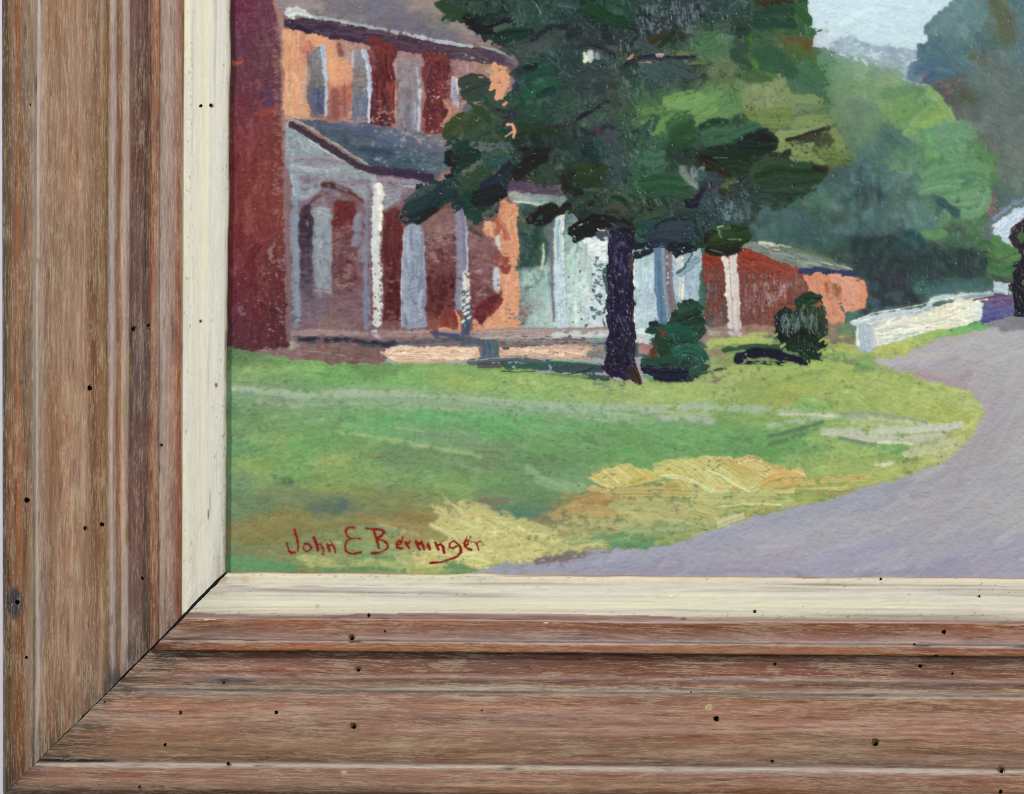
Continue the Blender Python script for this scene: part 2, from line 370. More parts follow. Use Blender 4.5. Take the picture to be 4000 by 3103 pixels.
        cc = np.concatenate([cc, np.tile(lin((70, 50, 36)), (2 * len(jr), 1))]); uu = np.concatenate([uu, np.zeros((2 * len(jr), 2))])
        m = len(jr); k = np.arange(m - 1)
        cap = np.stack([n0 + k, n0 + k + 1, n0 + m + k + 1, n0 + m + k], -1)
        return mesh_np(name, vv, np.concatenate([qn, cap]), mat, parent, cc, uu, smooth=True)
    WOOD = WOODV if side == 'left' else WOODH
    rail_name = 'side_rail' if side == 'left' else 'bottom_rail'
    rail = part(rail_name, 140, 428, WOOD, FRAME)
    rail['label'] = ('upright rail of brown pickled wood with vertical grain' if side == 'left' else 'lower rail of reddish pickled wood with horizontal grain')
    subs = {}
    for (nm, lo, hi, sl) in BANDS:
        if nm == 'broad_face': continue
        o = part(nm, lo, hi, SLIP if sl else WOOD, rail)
        if sl: o['label'] = 'inner edge brushed with worn cream paint'
    # worm holes: a cup with a thin lip let into the cut opening
    for (hx, hy, r, kd) in mine:
        j = np.unravel_index(np.argmin((X - hx) ** 2 + (Y - hy) ** 2), X.shape)
        j2 = min(j[1] + 3, W - 1); j1 = max(j[1] - 3, 0)
        z0 = max(Z[j], Z[j[0], j1], Z[j[0], j2]) if kd in 'dt' else Z[j]
        hole_mesh(hx, hy, z0, r, kd, rail, (Z[j[0], j1], Z[j[0], j2]), X[j[0], j1], X[j[0], j2], Y[j[0], j1], Y[j[0], j2])
    return rail

def hole_mesh(hx, hy, z0, r, kd, rail, zs, xa, xb, ya, yb):
    n = 18; rr = np.random.default_rng(int(hx * 7 + hy))
    ph = np.arange(n) * 2 * math.pi / n
    jag = 1 + rr.normal(0, 0.09, n)
    sx, sy = (rr.uniform(0.85, 1.05), rr.uniform(1.0, 1.35)) if hx < 900 else (rr.uniform(1.0, 1.3), rr.uniform(0.85, 1.05))
    # follow the slope of the moulding
    if hx < 900: gxs, gys = (zs[1] - zs[0]) / max(1.0, xb - xa), 0
    else: gxs, gys = 0, (zs[1] - zs[0]) / (yb - ya if abs(yb - ya) > 1 else -1.0)
    gxs = max(-0.5, min(0.5, gxs)); gys = max(-0.5, min(0.5, gys))
    zc = (zs[0] + zs[1]) / 2
    if kd in 'dt':
        dp = 1.0 if rr.random() > 0.35 else 0.35
        rings = [(1.12, -0.2), (1.0, 0.3), (0.93, -2), (0.86, -8 * dp), (0.8, -30 * dp), (0.55, -42 * dp), (0.0, -44 * dp)]
        offs = [(0, 0)] * 7
        if kd == 't':   # torn: shallow scoop that dives to one side
            rings = [(1.15, -0.1), (1.0, 0.4), (0.86, -3), (0.62, -8), (0.42, -16), (0.3, -34), (0.0, -36)]
            o = (0.1 * r, 0.32 * r) if hx > 900 else (-0.34 * r, 0.05 * r)
            offs = [(0, 0), (0, 0), (o[0] * .4, o[1] * .4), (o[0], o[1]), (o[0] * 1.5, o[1] * 1.5), (o[0] * 1.6, o[1] * 1.6), (o[0] * 1.6, o[1] * 1.6)]
        mat = HOLE
    else:
        rings = [(1.05, -0.6), (0.95, 0.9), (0.6, 1.5 + rr.random()), (0.0, 0.8)]
        offs = [(0, 0)] * 4; mat = PLUG if kd == 'p' else PLUGC
    V = []; F = []
    for (f, dz), (ox, oy) in zip(rings, offs):
        x = hx + np.cos(ph) * r * f * sx * jag + ox; y = hy + np.sin(ph) * r * f * sy * jag + oy
        z = zc + dz + (x - hx) * gxs + (y - hy) * gys
        V.append(np.stack(P(x, y, z), -1))
    V = np.concatenate(V)
    for a in range(len(rings) - 1):
        for k in range(n):
            k2 = (k + 1) % n
            F.append((a * n + k, (a + 1) * n + k, (a + 1) * n + k2, a * n + k2))
    o = mesh_np("worm_hole" if kd in 'dt' else "filled_hole", V, np.array(F)[:, ::1], mat, rail, smooth=True)
    return o

STAINS = [(500, 2690, 40, 18, (66, 62, 58), 0.6), (560, 2640, 55, 20, (92, 84, 74), 0.5), (640, 2590, 60, 30, (58, 46, 42), 0.5), (428, 2640, 10, 70, (70, 62, 56), 0.5), (520, 2560, 20, 70, (92, 84, 76), 0.5), (300, 2830, 30, 60, (122, 112, 100), 0.4), (380, 2850, 60, 30, (104, 88, 76), 0.4), (150, 2900, 8, 90, (70, 62, 54), 0.5), (110, 2700, 16, 220, (112, 96, 76), 0.35), (60, 2700, 16, 200, (104, 78, 50), 0.4), (330, 2600, 50, 260, (138, 122, 106), 0.35), (700, 2440, 30, 20, (130, 108, 98), 0.4), (760, 2395, 60, 5, (140, 116, 110), 0.5), (865, 2262, 22, 18, (150, 120, 86), 0.45), (850, 2215, 10, 60, (176, 160, 134), 0.4), (54, 2350, 40, 48, (50, 51, 58), 0.92), (60, 2390, 26, 32, (58, 57, 60), 0.6), (440, 2655, 16, 40, (66, 62, 60), 0.6), (435, 2420, 7, 22, (70, 66, 66), 0.5),
          (465, 2655, 24, 28, (58, 54, 52), 0.55), (560, 2560, 60, 26, (84, 72, 62), 0.35), (300, 2971, 150, 8, (40, 36, 38), 0.85), (250, 2960, 45, 12, (50, 46, 44), 0.6), (690, 2560, 130, 28, (70, 56, 48), 0.55), (600, 2600, 60, 40, (78, 68, 58), 0.5), (455, 2500, 14, 160, (104, 98, 90), 0.45), (560, 2400, 26, 90, (112, 96, 72), 0.5), (640, 2420, 16, 70, (120, 96, 76), 0.4),
          (880, 2660, 95, 9, (74, 70, 72), 0.5), (875, 2665, 22, 12, (58, 56, 62), 0.6), (1400, 2605, 40, 12, (80, 64, 68), 0.5), (2230, 2495, 110, 5, (96, 84, 84), 0.5),
          (150, 1020, 8, 14, (130, 100, 62), 0.6), (500, 1420, 14, 90, (150, 126, 88), 0.5), (490, 1600, 16, 140, (148, 130, 92), 0.55), (500, 2080, 14, 60, (120, 88, 50), 0.6),
          (190, 2990, 30, 7, (150, 140, 128), 0.3), (185, 2990, 14, 150, (196, 192, 180), 0.0), (195, 2830, 12, 36, (128, 82, 60), 0.55), (885, 1330, 8, 60, (136, 108, 96), 0.6),
          (930, 2290, 60, 4, (150, 128, 128), 0.55), (1200, 2291, 80, 5, (152, 132, 134), 0.55), (1450, 2288, 60, 3, (168, 148, 148), 0.5), (820, 1960, 5, 60, (160, 140, 130), 0.5),
          (814, 2010, 4, 22, (112, 84, 68), 0.7), (1240, 2370, 9, 12, (170, 136, 100), 0.5), (955, 2265, 16, 14, (190, 150, 105), 0.35), (2190, 2250, 240, 3, (150, 108, 82), 0.6), (3150, 2255, 70, 4, (146, 100, 74), 0.7),
          (3740, 2630, 10, 8, (150, 92, 60), 0.8), (2750, 2800, 60, 10, (170, 112, 104), 0.3), (845, 1505, 7, 9, (120, 90, 55), 0.8), (783, 1255, 8, 9, (150, 140, 130), 0.8),
          (2670, 2417, 12, 6, (120, 96, 84), 0.8), (1043, 2960, 8, 8, (70, 60, 56), 0.4), (1245, 2950, 200, 6, (150, 132, 112), 0.3)]
build_rail('left'); build_rail('bottom')

# ------------------------------------------------------------------ the oil painting: brush strokes laid one over another
Q = 2.75                               # plan pixels per paint cell
X0, Y0, X1, Y1 = 868.0, -110.0, 4130.0, 2292.0
GW, GH = int((X1 - X0) / Q), int((Y1 - Y0) / Q)
CV = np.zeros((GH, GW, 3), np.float32); HT = np.zeros((GH, GW), np.float32); ID = np.zeros((GH, GW), np.int16)
yy, xx = np.mgrid[0:GH, 0:GW].astype(np.float32)
WX = fnoise(GH, GW, 5, 5, 301) * 1.3 + fnoise(GH, GW, 1.6, 1.6, 302) * 0.7
WY = fnoise(GH, GW, 5, 5, 303) * 1.3 + fnoise(GH, GW, 1.6, 1.6, 304) * 0.7
TOOTH = fnoise(GH, GW, 1.3, 1.5, 305) * 0.75 + fnoise(GH, GW, 3.2, 3.6, 306) * 0.65      # canvas tooth
TOOTH /= TOOTH.std()
VSTR = fnoise(GH, GW, 4.0, 0.75, 307)                                                       # upright weave
STK = np.stack([fnoise(256, 1024, 0.9, 60, 320 + k) for k in range(3)])                     # bristle streaks
STK2 = fnoise(256, 1024, 3.0, 40, 330)

PARTS = [("painted_ground", None, None)]
def pid(name, parent=None, label=None):
    PARTS.append((name, parent, label)); return len(PARTS) - 1
CUR = 0
def use(i):
    global CUR; CUR = i
TRX = (0.0, 0.0, 1.0)
TILES = dict(A=(880, 0, 2.118), B=(880, 600, 2.118), C=(1600, 0, 2.118), D=(1600, 600, 2.118), E=(2500, 0, 2.118), F=(2500, 700, 2.118),
             G=(3200, 0, 2.6475), H=(3200, 640, 2.6475), I=(3000, 1200, 2.118), J=(880, 1300, 2.118), K=(880, 1900, 2.118),
             L=(1800, 1700, 2.118), M=(2700, 1700, 2.118), N=(1800, 1300, 2.118), O=(0, 0, 0.546), S=(0, 0, 1.0))
def T(k):
    global TRX; TRX = TILES[k]
def gp(p):
    """tile coordinates -> paint cells; a leading tile letter overrides the current tile."""
    ox, oy, k = TRX
    if isinstance(p[0], str): ox, oy, k = TILES[p[0]]; p = p[1:]
    return ((ox + p[0] / k - X0) / Q, (oy + p[1] / k - Y0) / Q)
def gs(w): return w / TRX[2] / Q

def pmask(pts, wob=1.0, pad=4):
    g = np.array([gp(p) for p in pts])
    xa, ya = np.maximum(0, np.floor(g.min(0)).astype(int) - pad); xb, yb = np.ceil(g.max(0)).astype(int) + pad
    xb, yb = min(GW, xb), min(GH, yb)
    if xb <= xa or yb <= ya: return None
    sl = (slice(ya, yb), slice(xa, xb))
    x = xx[sl] + WX[sl] * wob; y = yy[sl] + WY[sl] * wob
    ins = np.zeros(x.shape, bool); n = len(g)
    for i in range(n):
        x1, y1 = g[i]; x2, y2 = g[(i + 1) % n]
        if y1 == y2: continue
        c = ((y1 > y) != (y2 > y)) & (x < (x2 - x1) * (y - y1) / (y2 - y1) + x1)
        ins ^= c
    return sl, ins

def field(ctrl, sl=None, ax=1.0, ay=1.0, p=3.0):
    """colours blended between control points (x, y, (r, g, b)); ax, ay stretch the reach."""
    g = np.array([gp(c[:-1]) for c in ctrl]); cs = np.array([c[-1] for c in ctrl], np.float32)
    st = 4
    ys = np.arange(0, GH + st, st); xs = np.arange(0, GW + st, st)
    if sl is not None:
        ys = np.arange(sl[0].start, sl[0].stop + st, st); xs = np.arange(sl[1].start, sl[1].stop + st, st)
    GX, GY = np.meshgrid(xs, ys)
    num = np.zeros(GX.shape + (3,), np.float32); den = np.zeros(GX.shape, np.float32)
    for (cx, cy), c in zip(g, cs):
        w = 1.0 / ((((GX - cx) / ax) ** 2 + ((GY - cy) / ay) ** 2) + 4) ** (p / 2)
        num += w[..., None] * c; den += w
    co = num / den[..., None]
    h = (sl[0].stop - sl[0].start) if sl else GH; w_ = (sl[1].stop - sl[1].start) if sl else GW
    fy = np.arange(h) / st; fx = np.arange(w_) / st
    i0 = fy.astype(int); j0 = fx.astype(int); a = (fy - i0)[:, None, None]; b = (fx - j0)[None, :, None]
    i1 = np.minimum(i0 + 1, co.shape[0] - 1); j1 = np.minimum(j0 + 1, co.shape[1] - 1)
    return ((co[i0][:, j0] * (1 - a) + co[i1][:, j0] * a) * (1 - b) + (co[i0][:, j1] * (1 - a) + co[i1][:, j1] * a) * b).astype(np.float32)

def wash(pts, ctrl, wob=1.0, ax=1.0, ay=1.0, h=0.6, dry=0.0, tex=None, p=3.0):
    """thin coat over a shape."""
    r = pmask(pts, wob)
    if r is None: return
    sl, ins = r
    if not isinstance(ctrl[0], (list, tuple)): ctrl = [(pts[0][-2], pts[0][-1], ctrl)] if not isinstance(pts[0][0], str) else [(*pts[0], ctrl)]
    f = field(ctrl, sl, ax, ay, p)
    f = f + (VSTR[sl] * 2.2 + TOOTH[sl] * 1.5)[..., None]
    if dry: ins = ins & (TOOTH[sl] > -2.6 + 3.2 * dry)
    CV[sl][ins] = f[ins]; HT[sl][ins] = HT[sl][ins] * 0.5 + h * (0.5 + 0.3 * TOOTH[sl][ins]); ID[sl][ins] = CUR

_b = [0]
def stroke_g(g, w, col, col2=None, dry=0.0, h=1.4, rag=0.35, streak=7.0, alpha=1.0, taper=0.0, clip=None, keep=False, ridge=0.22):
    """one brush stroke along points g (cells), width w (cells)."""
    g = np.asarray(g, np.float64)
    if len(g) == 2: g = np.array([g[0], (g[0] + g[1]) / 2, g[1]])
    # smooth path
    if len(g) > 2:
        pts = []; n = len(g)
        for i in range(n - 1):
            p0, p1, p2, p3 = g[max(i - 1, 0)], g[i], g[i + 1], g[min(i + 2, n - 1)]
            L = math.hypot(*(p2 - p1)); m = max(1, min(8, int(L / 5)))
            for k in range(m):
                t = k / m; t2, t3 = t * t, t * t * t
                pts.append(0.5 * (2 * p1 + (p2 - p0) * t + (2 * p0 - 5 * p1 + 4 * p2 - p3) * t2 + (3 * p1 - p0 - 3 * p2 + p3) * t3))
        pts.append(g[-1]); g = np.array(pts)
    pad = w * 0.75 + 3
    xa, ya = np.floor(g.min(0) - pad).astype(int); xb, yb = np.ceil(g.max(0) + pad).astype(int)
    xa, ya, xb, yb = max(0, xa), max(0, ya), min(GW, xb), min(GH, yb)
    if xb - xa < 1 or yb - ya < 1: return
    sl = (slice(ya, yb), slice(xa, xb)); X = xx[sl] + WX[sl] * 0.25; Y = yy[sl] + WY[sl] * 0.25
    best = np.full(X.shape, 1e9, np.float32); S = np.zeros_like(X); V = np.zeros_like(X); acc = 0.0
    ns = len(g) - 1
    for i in range(ns):
        x1, y1 = g[i]; dx, dy = g[i + 1] - g[i]; L = math.hypot(dx, dy)
        if L < 1e-6: continue
        ux, uy = dx / L, dy / L
        a = (X - x1) * ux + (Y - y1) * uy; v = -(X - x1) * uy + (Y - y1) * ux
        lo = -1e9 if i == 0 else 0; hi = 1e9 if i == ns - 1 else L
        o = np.maximum(0, np.maximum(lo - a, a - hi)); d = v * v + o * o
        k = d < best
        best[k] = d[k]; S[k] = a[k] + acc; V[k] = v[k]; acc += L
    hw = w / 2
    b0 = _b[0] = (_b[0] + 37) % 256; r = random.random
    s0 = int(r() * 1024)
    vi = (np.clip((V / hw * 0.5 + 0.5), -0.2, 1.2) * w * 0.95 + b0).astype(int) % 256
    si = (np.clip(S, -50, 3000) * 0.8 + s0).astype(int) % 1024
    st = STK[b0 % 3][vi, si]; en0 = STK2[vi, (s0 * 0 + 100 + b0 * 3) % 1024]; en1 = STK2[vi, (400 + b0 * 5) % 1024]
    u = np.clip(S / max(acc, 1e-6), 0, 1)
    hwl = hw * (1 - taper * u) * (1 + 0.06 * st) if taper >= 0 else hw * (1 + taper * (1 - u)) * (1 + 0.06 * st)
    vn = np.abs(V) / np.maximum(hwl, 0.3)
    tw = min(1.0, w / 9.0)
    al = np.clip(((1 - vn) * hwl + TOOTH[sl] * 0.85 * tw) * (0.42 + 0.58 * (1 - tw)) + 0.5, 0, 1)
    # rounded start and ragged finish
    cap = hw * 0.8 * np.clip(vn, 0, 1) ** 2
    s_lo = -hw * 0.55 + cap + en0 * rag * hw * 0.5; s_hi = acc + hw * 0.5 - cap * 0.7 + en1 * rag * hw
    al *= np.clip(S - s_lo + 0.5, 0, 1) * np.clip(s_hi - S + 0.5, 0, 1)
    if dry > 0:
        thr = -2.4 + 2.7 * dry + u * 1.1 * dry
        al = al * np.clip((TOOTH[sl] * 0.8 + st * 0.5 - thr) * 2.5, 0, 1)
    if clip is not None: al = al * clip[sl]
    if alpha < 1: al = al * alpha
    c = np.asarray(col, np.float32) + (st * streak)[..., None] * np.array([1, 1, 0.9], np.float32)
    if col2 is not None:
        m = np.clip(0.25 + 0.42 * st + 0.25 * (u - 0.5), 0, 1)[..., None]
        c = c * (1 - m) + np.asarray(col2, np.float32) * m
    a3 = al[..., None]
    CV[sl] = CV[sl] * (1 - a3) + c * a3
    hh = h * (0.55 + 0.32 * st + ridge * np.clip((vn - 0.72) / 0.2, 0, 1) * np.clip((1.05 - vn) * 5, 0, 1))
    HT[sl] = HT[sl] * (1 - al) + (HT[sl] * 0.3 + hh) * al
    if not keep:
        k = al > 0.5; ID[sl][k] = CUR

def st(pts, w, col, col2=None, **kw):
    stroke_g([gp(p) for p in pts], gs(w), col, col2, **kw)

def jit(c, a, rr=random):
    l = rr.gauss(0, a); return (c[0] + l + rr.gauss(0, a * 0.4), c[1] + l + rr.gauss(0, a * 0.4), c[2] + l + rr.gauss(0, a * 0.4))

def strokes(pts, n, w, ln, ang, col=None, jt=7, dry=0.2, h=1.2, curve=0.25, clip=True, wob=1.0, streak=7, alpha=1.0, angj=0.25, col2=None, keep=False, rag=0.5):
    """n strokes scattered over a shape; col: one colour, a list to pick from, a control list, or None = what is there already."""
    r = pmask(pts, wob)
    if r is None: return
    sl, ins = r
    ys, xs = np.nonzero(ins)
    if len(ys) == 0: return
    full = None
    if clip:
        full = np.zeros((GH, GW), np.float32); full[sl] = ins
    fld = None
    if isinstance(col, list) and len(col[0]) != 3 or (isinstance(col, list) and not isinstance(col[0][-1], (int, float))):
        fld = field(col, sl, 1.4, 0.7)
    snap = CV[sl].copy() if col is None else None
    wa, wb = (w, w) if not isinstance(w, tuple) else w
    la, lb = (ln, ln) if not isinstance(ln, tuple) else ln
    for _ in range(n):
        k = random.randrange(len(ys)); y = ys[k]; x = xs[k]
        if fld is not None: c = fld[y, x]
        elif col is None: c = snap[y, x]
        elif isinstance(col, list): c = random.choice(col)
        else: c = col
        cx, cy = x + sl[1].start, y + sl[0].start
        a = (ang(cx, cy) if callable(ang) else ang) + random.gauss(0, angj)
        L = gs(random.uniform(la, lb)); W_ = max(1.6, gs(random.uniform(wa, wb)))
        dx, dy = math.cos(a) * L / 2, math.sin(a) * L / 2; b = random.gauss(0, curve) * L * 0.5
        g = [(cx - dx, cy - dy), (cx - dy / max(L, 1) * b * 2, cy + dx / max(L, 1) * b * 2), (cx + dx, cy + dy)]
        stroke_g(g, W_, jit(c, jt), col2, dry=max(0, dry + random.gauss(0, 0.12)), h=h, streak=streak, clip=full, alpha=alpha, keep=keep, rag=rag)

def pits(pts, n_thr, col, jt=6, sc=1.0, h=-1.2, keep=True, horiz=False):
    """specks where the paint skipped over the canvas tooth and the ground shows."""
    r = pmask(pts, 1.0)
    if r is None: return
    sl, ins = r
    f = (PITN if not horiz else PITH)[sl] + 0.45 * PITM[sl]
    k = ins & (f > n_thr)
    c = np.asarray(col, np.float32)
    CV[sl][k] = c + (TOOTH[sl][k] * jt)[:, None]
    HT[sl][k] += h
PITN = fnoise(GH, GW, 1.1, 1.5, 311); PITM = fnoise(GH, GW, 14, 30, 312); PITH = fnoise(GH, GW, 0.9, 2.6, 313)

def smudge(pts, s=3.0, am=0.8, feather=3.0):
    """wet paint pulled together with a soft brush."""
    r = pmask(pts, 0.5, pad=int(3 * feather) + 12)
    if r is None: return
    sl, ins = r
    def b1(a, sg):
        n = int(3 * sg) + 1; k = np.exp(-0.5 * (np.arange(-n, n + 1) / sg) ** 2); k /= k.sum()
        for ax in (0, 1):
            pa = np.pad(a, [(n, n) if d == ax else (0, 0) for d in range(a.ndim)], mode='edge')
            a = sum(np.take(pa, range(i, i + a.shape[ax]), ax) * k[i] for i in range(2 * n + 1))
        return a
    m = (np.clip(b1(ins.astype(np.float32), feather), 0, 1) * am)[..., None]
    CV[sl] = CV[sl] * (1 - m) + b1(CV[sl], s) * m; HT[sl] = HT[sl] * (1 - m[..., 0] * 0.6) + b1(HT[sl], s) * m[..., 0] * 0.6

# mauve-brown ground over everything
CV[:] = (128, 98, 96); CV += (TOOTH * 4)[..., None]; HT[:] = 0.25 * TOOTH

# ---- ids: painted things and their pieces
i_sky = pid("painted_sky"); i_hill = pid("painted_far_hill"); i_blue = pid("painted_far_trees", None, "hazy blue and brown distant trees")
i_green = pid("painted_green_trees", None, "soft mid green tree mass"); i_road = pid("painted_road"); i_lawn = pid("painted_lawn")
i_dry = pid("dry_grass", "painted_lawn", "yellow ochre dry grass strokes"); i_path = pid("pale_track", "painted_lawn")
i_house = pid("painted_house", None, "red brick house with arched porch"); i_side = pid("side_wall", "painted_house", "dark red brick side wall")
i_roof = pid("roof", "painted_house"); i_gut = pid("gutter", "painted_house"); i_eave = pid("eave", "painted_house")
i_w = [pid("window", "painted_house") for _ in range(4)]
i_prf = pid("porch_roof", "painted_house"); i_fas = pid("fascia", "painted_house"); i_fas2 = pid("fascia", "painted_house"); i_beam2 = pid("porch_beam", "painted_house"); i_gab = pid("gable", "painted_house"); i_beam = pid("porch_beam", "painted_house")
i_lw = [pid("window", "painted_house") for _ in range(3)]
i_col = [pid("porch_column", "painted_house") for _ in range(3)]
i_flo = pid("porch_floor", "painted_house"); i_step = pid("porch_step", "painted_house", "cream stone step"); i_fnd = pid("foundation", "painted_house"); i_spn = pid("arch_spandrel", "painted_house")
i_pale = pid("painted_pale_house", None, "pale green and white house behind the trunk"); i_pcol = [pid("column", "painted_pale_house") for _ in range(3)]
i_shed = pid("painted_shed", None, "low red shed with grey roof"); i_srf = pid("shed_roof", "painted_shed"); i_ssun = pid("end_wall", "painted_shed", "orange sunlit end wall"); i_spost = pid("shed_post", "painted_shed")
i_wall = pid("painted_roadside_wall", None, "long cream roadside wall"); i_wtop = pid("coping", "painted_roadside_wall"); i_wend = pid("end_post", "painted_roadside_wall")
i_purp = pid("painted_purple_pier"); i_arch = pid("painted_arch", None, "white arched portal at the road end"); i_open = pid("dark_opening", "painted_arch")
i_tree = pid("painted_tree", None, "large dark green tree on the lawn"); i_trunk = pid("trunk", "painted_tree"); i_br = pid("branch", "painted_tree"); i_lit = pid("sunlit_foliage", "painted_tree")
i_bush = [pid("painted_bush", None, "dark green shrub right of the trunk"), pid("painted_bush", None, "rounded dark shrub by the shed")]
i_shad = pid("painted_shadow"); i_sig = pid("signature", None, "red handwritten signature low on the lawn")

# ================= sky
use(i_sky); T('E')
wash([(1250, -300), (3500, -300), (3500, 700), (1350, 700)], [(1500, 50, (196, 210, 222)), (1900, 120, (196, 214, 224)), (1500, 350, (190, 190, 202)), (2100, 250, (190, 206, 216)), (2300, 30, (196, 208, 222))])
strokes([(1250, -300), (2700, -300), (2700, 620), (1350, 620)], 120, (60, 110), (200, 420), 0.05, None, 3, 0.15, 0.7, streak=4)
# ================= far hills
use(i_hill)
T('G')
hz = [(100, 480), (250, 380), (380, 380), (520, 450), (760, 470), (900, 500), (1050, 560), (1000, 950), (200, 800)]
wash(hz, [(350, 420, (160, 180, 192)), (500, 560, (152, 172, 180)), (800, 560, (150, 168, 178)), (700, 700, (148, 166, 166))], 2.0, dry=0.45)
strokes(hz, 130, (30, 60), (50, 140), -0.2, [(136, 160, 168), (150, 172, 180), (126, 152, 160), (165, 180, 192)], 5, 0.62, 0.8, angj=0.7)
# ================= distant blue trees (right)
use(i_blue)
bt = [(1430, -350), (1400, 40), (1300, 90), (1200, 160), (1130, 240), (1120, 330), (1110, 420), (1030, 500), (1010, 600), (930, 680), (900, 760), (960, 840), (1150, 880), (1400, 1250), (1700, 1700), (1850, 2200), (2700, 2300), (2700, -350)]
btc = [(1400, 150, (100, 128, 132)), (1250, 260, (108, 134, 138)), (1600, 150, (104, 130, 134)), (1700, 200, (100, 124, 130)), (1550, 300, (96, 122, 128)), (1500, 430, (88, 112, 116)), (1300, 560, (82, 106, 120)), (1150, 560, (78, 102, 118)),
       (1150, 740, (66, 88, 120)), (1000, 760, (104, 122, 146)), (1350, 700, (78, 104, 118)), (1500, 620, (84, 112, 122)), (1700, 450, (70, 98, 108)), (1800, 350, (84, 104, 96)), (1880, 120, (102, 94, 66)), (1950, 250, (98, 90, 62)), (1900, 400, (94, 92, 70)),
       (2090, 60, (86, 112, 124)), (2090, 250, (90, 112, 128)), (2080, 520, (92, 110, 124)), (1650, 600, (94, 92, 78)), (1800, 700, (108, 110, 104)), (1700, 850, (100, 104, 100)), (1400, 850, (94, 84, 72)), (1300, 950, (80, 70, 66)), (1500, 1000, (84, 76, 60)),
       (1700, 1050, (92, 92, 84)), (1900, 950, (106, 108, 102)), (2050, 800, (102, 106, 102)), (1550, 1150, (102, 98, 88)), (1750, 1250, (110, 108, 104)), (1950, 1200, (104, 104, 100)), (1900, 1400, (100, 98, 94)), (1750, 1500, (94, 90, 74)), (2050, 1550, (114, 110, 100)), (2000, 1700, (104, 106, 100)), ('H', 1950, 100, (110, 108, 92)), ('H', 2050, 200, (96, 106, 96)), ('H', 1900, 300, (70, 84, 72))]
wash(bt, btc, 2.0)
strokes(bt, 420, (40, 90), (80, 190), lambda x, y: 0.9 if y < 220 else 1.2, btc, 6, 0.25, 0.9, angj=0.7)
for (x, y, a, c) in [(1420, 90, 0.9, (112, 140, 140)), (1560, 130, 0.8, (96, 124, 130)), (1330, 230, 1.0, (112, 138, 138)), (1480, 320, 1.1, (110, 134, 130)), (1250, 480, 0.5, (74, 100, 114)), (1380, 560, 0.9, (84, 110, 122)), (1180, 660, -0.5, (62, 88, 112)), (1060, 720, -0.6, (70, 94, 124)), (1150, 800, -0.6, (58, 80, 116)), (1300, 760, 0.1, (66, 92, 116))]:
    st([(x - 70 * math.cos(a), y - 70 * math.sin(a)), (x + 70 * math.cos(a), y + 70 * math.sin(a))], 95, c, dry=0.12)
st([(1800, 20), (1880, 150), (1930, 300), (1960, 440)], 150, (98, 90, 58), (84, 80, 56), dry=0.15); st([(1560, 600), (1640, 580), (1720, 620)], 70, (96, 86, 64), dry=0.4)
for (x, y) in [(1190, 890), (1240, 870), (1330, 890), (1060, 780), (1090, 770), (1050, 850), (1440, 840), (1300, 980), (1340, 960), (1630, 1140), (1480, 1230), (1290, 820)]:
    st([(x - 14, y + 10), (x + 16, y - 12)], 26, (150, 84, 84), dry=0.3, h=0.7)
st([(1180, 900), (1260, 870)], 50, (140, 78, 78), dry=0.5)
st([(1500, 960), (1600, 1030), (1700, 1010)], 50, (94, 80, 46), dry=0.25); st([(1640, 1040), (1720, 980)], 30, (64, 76, 92), dry=0.4)
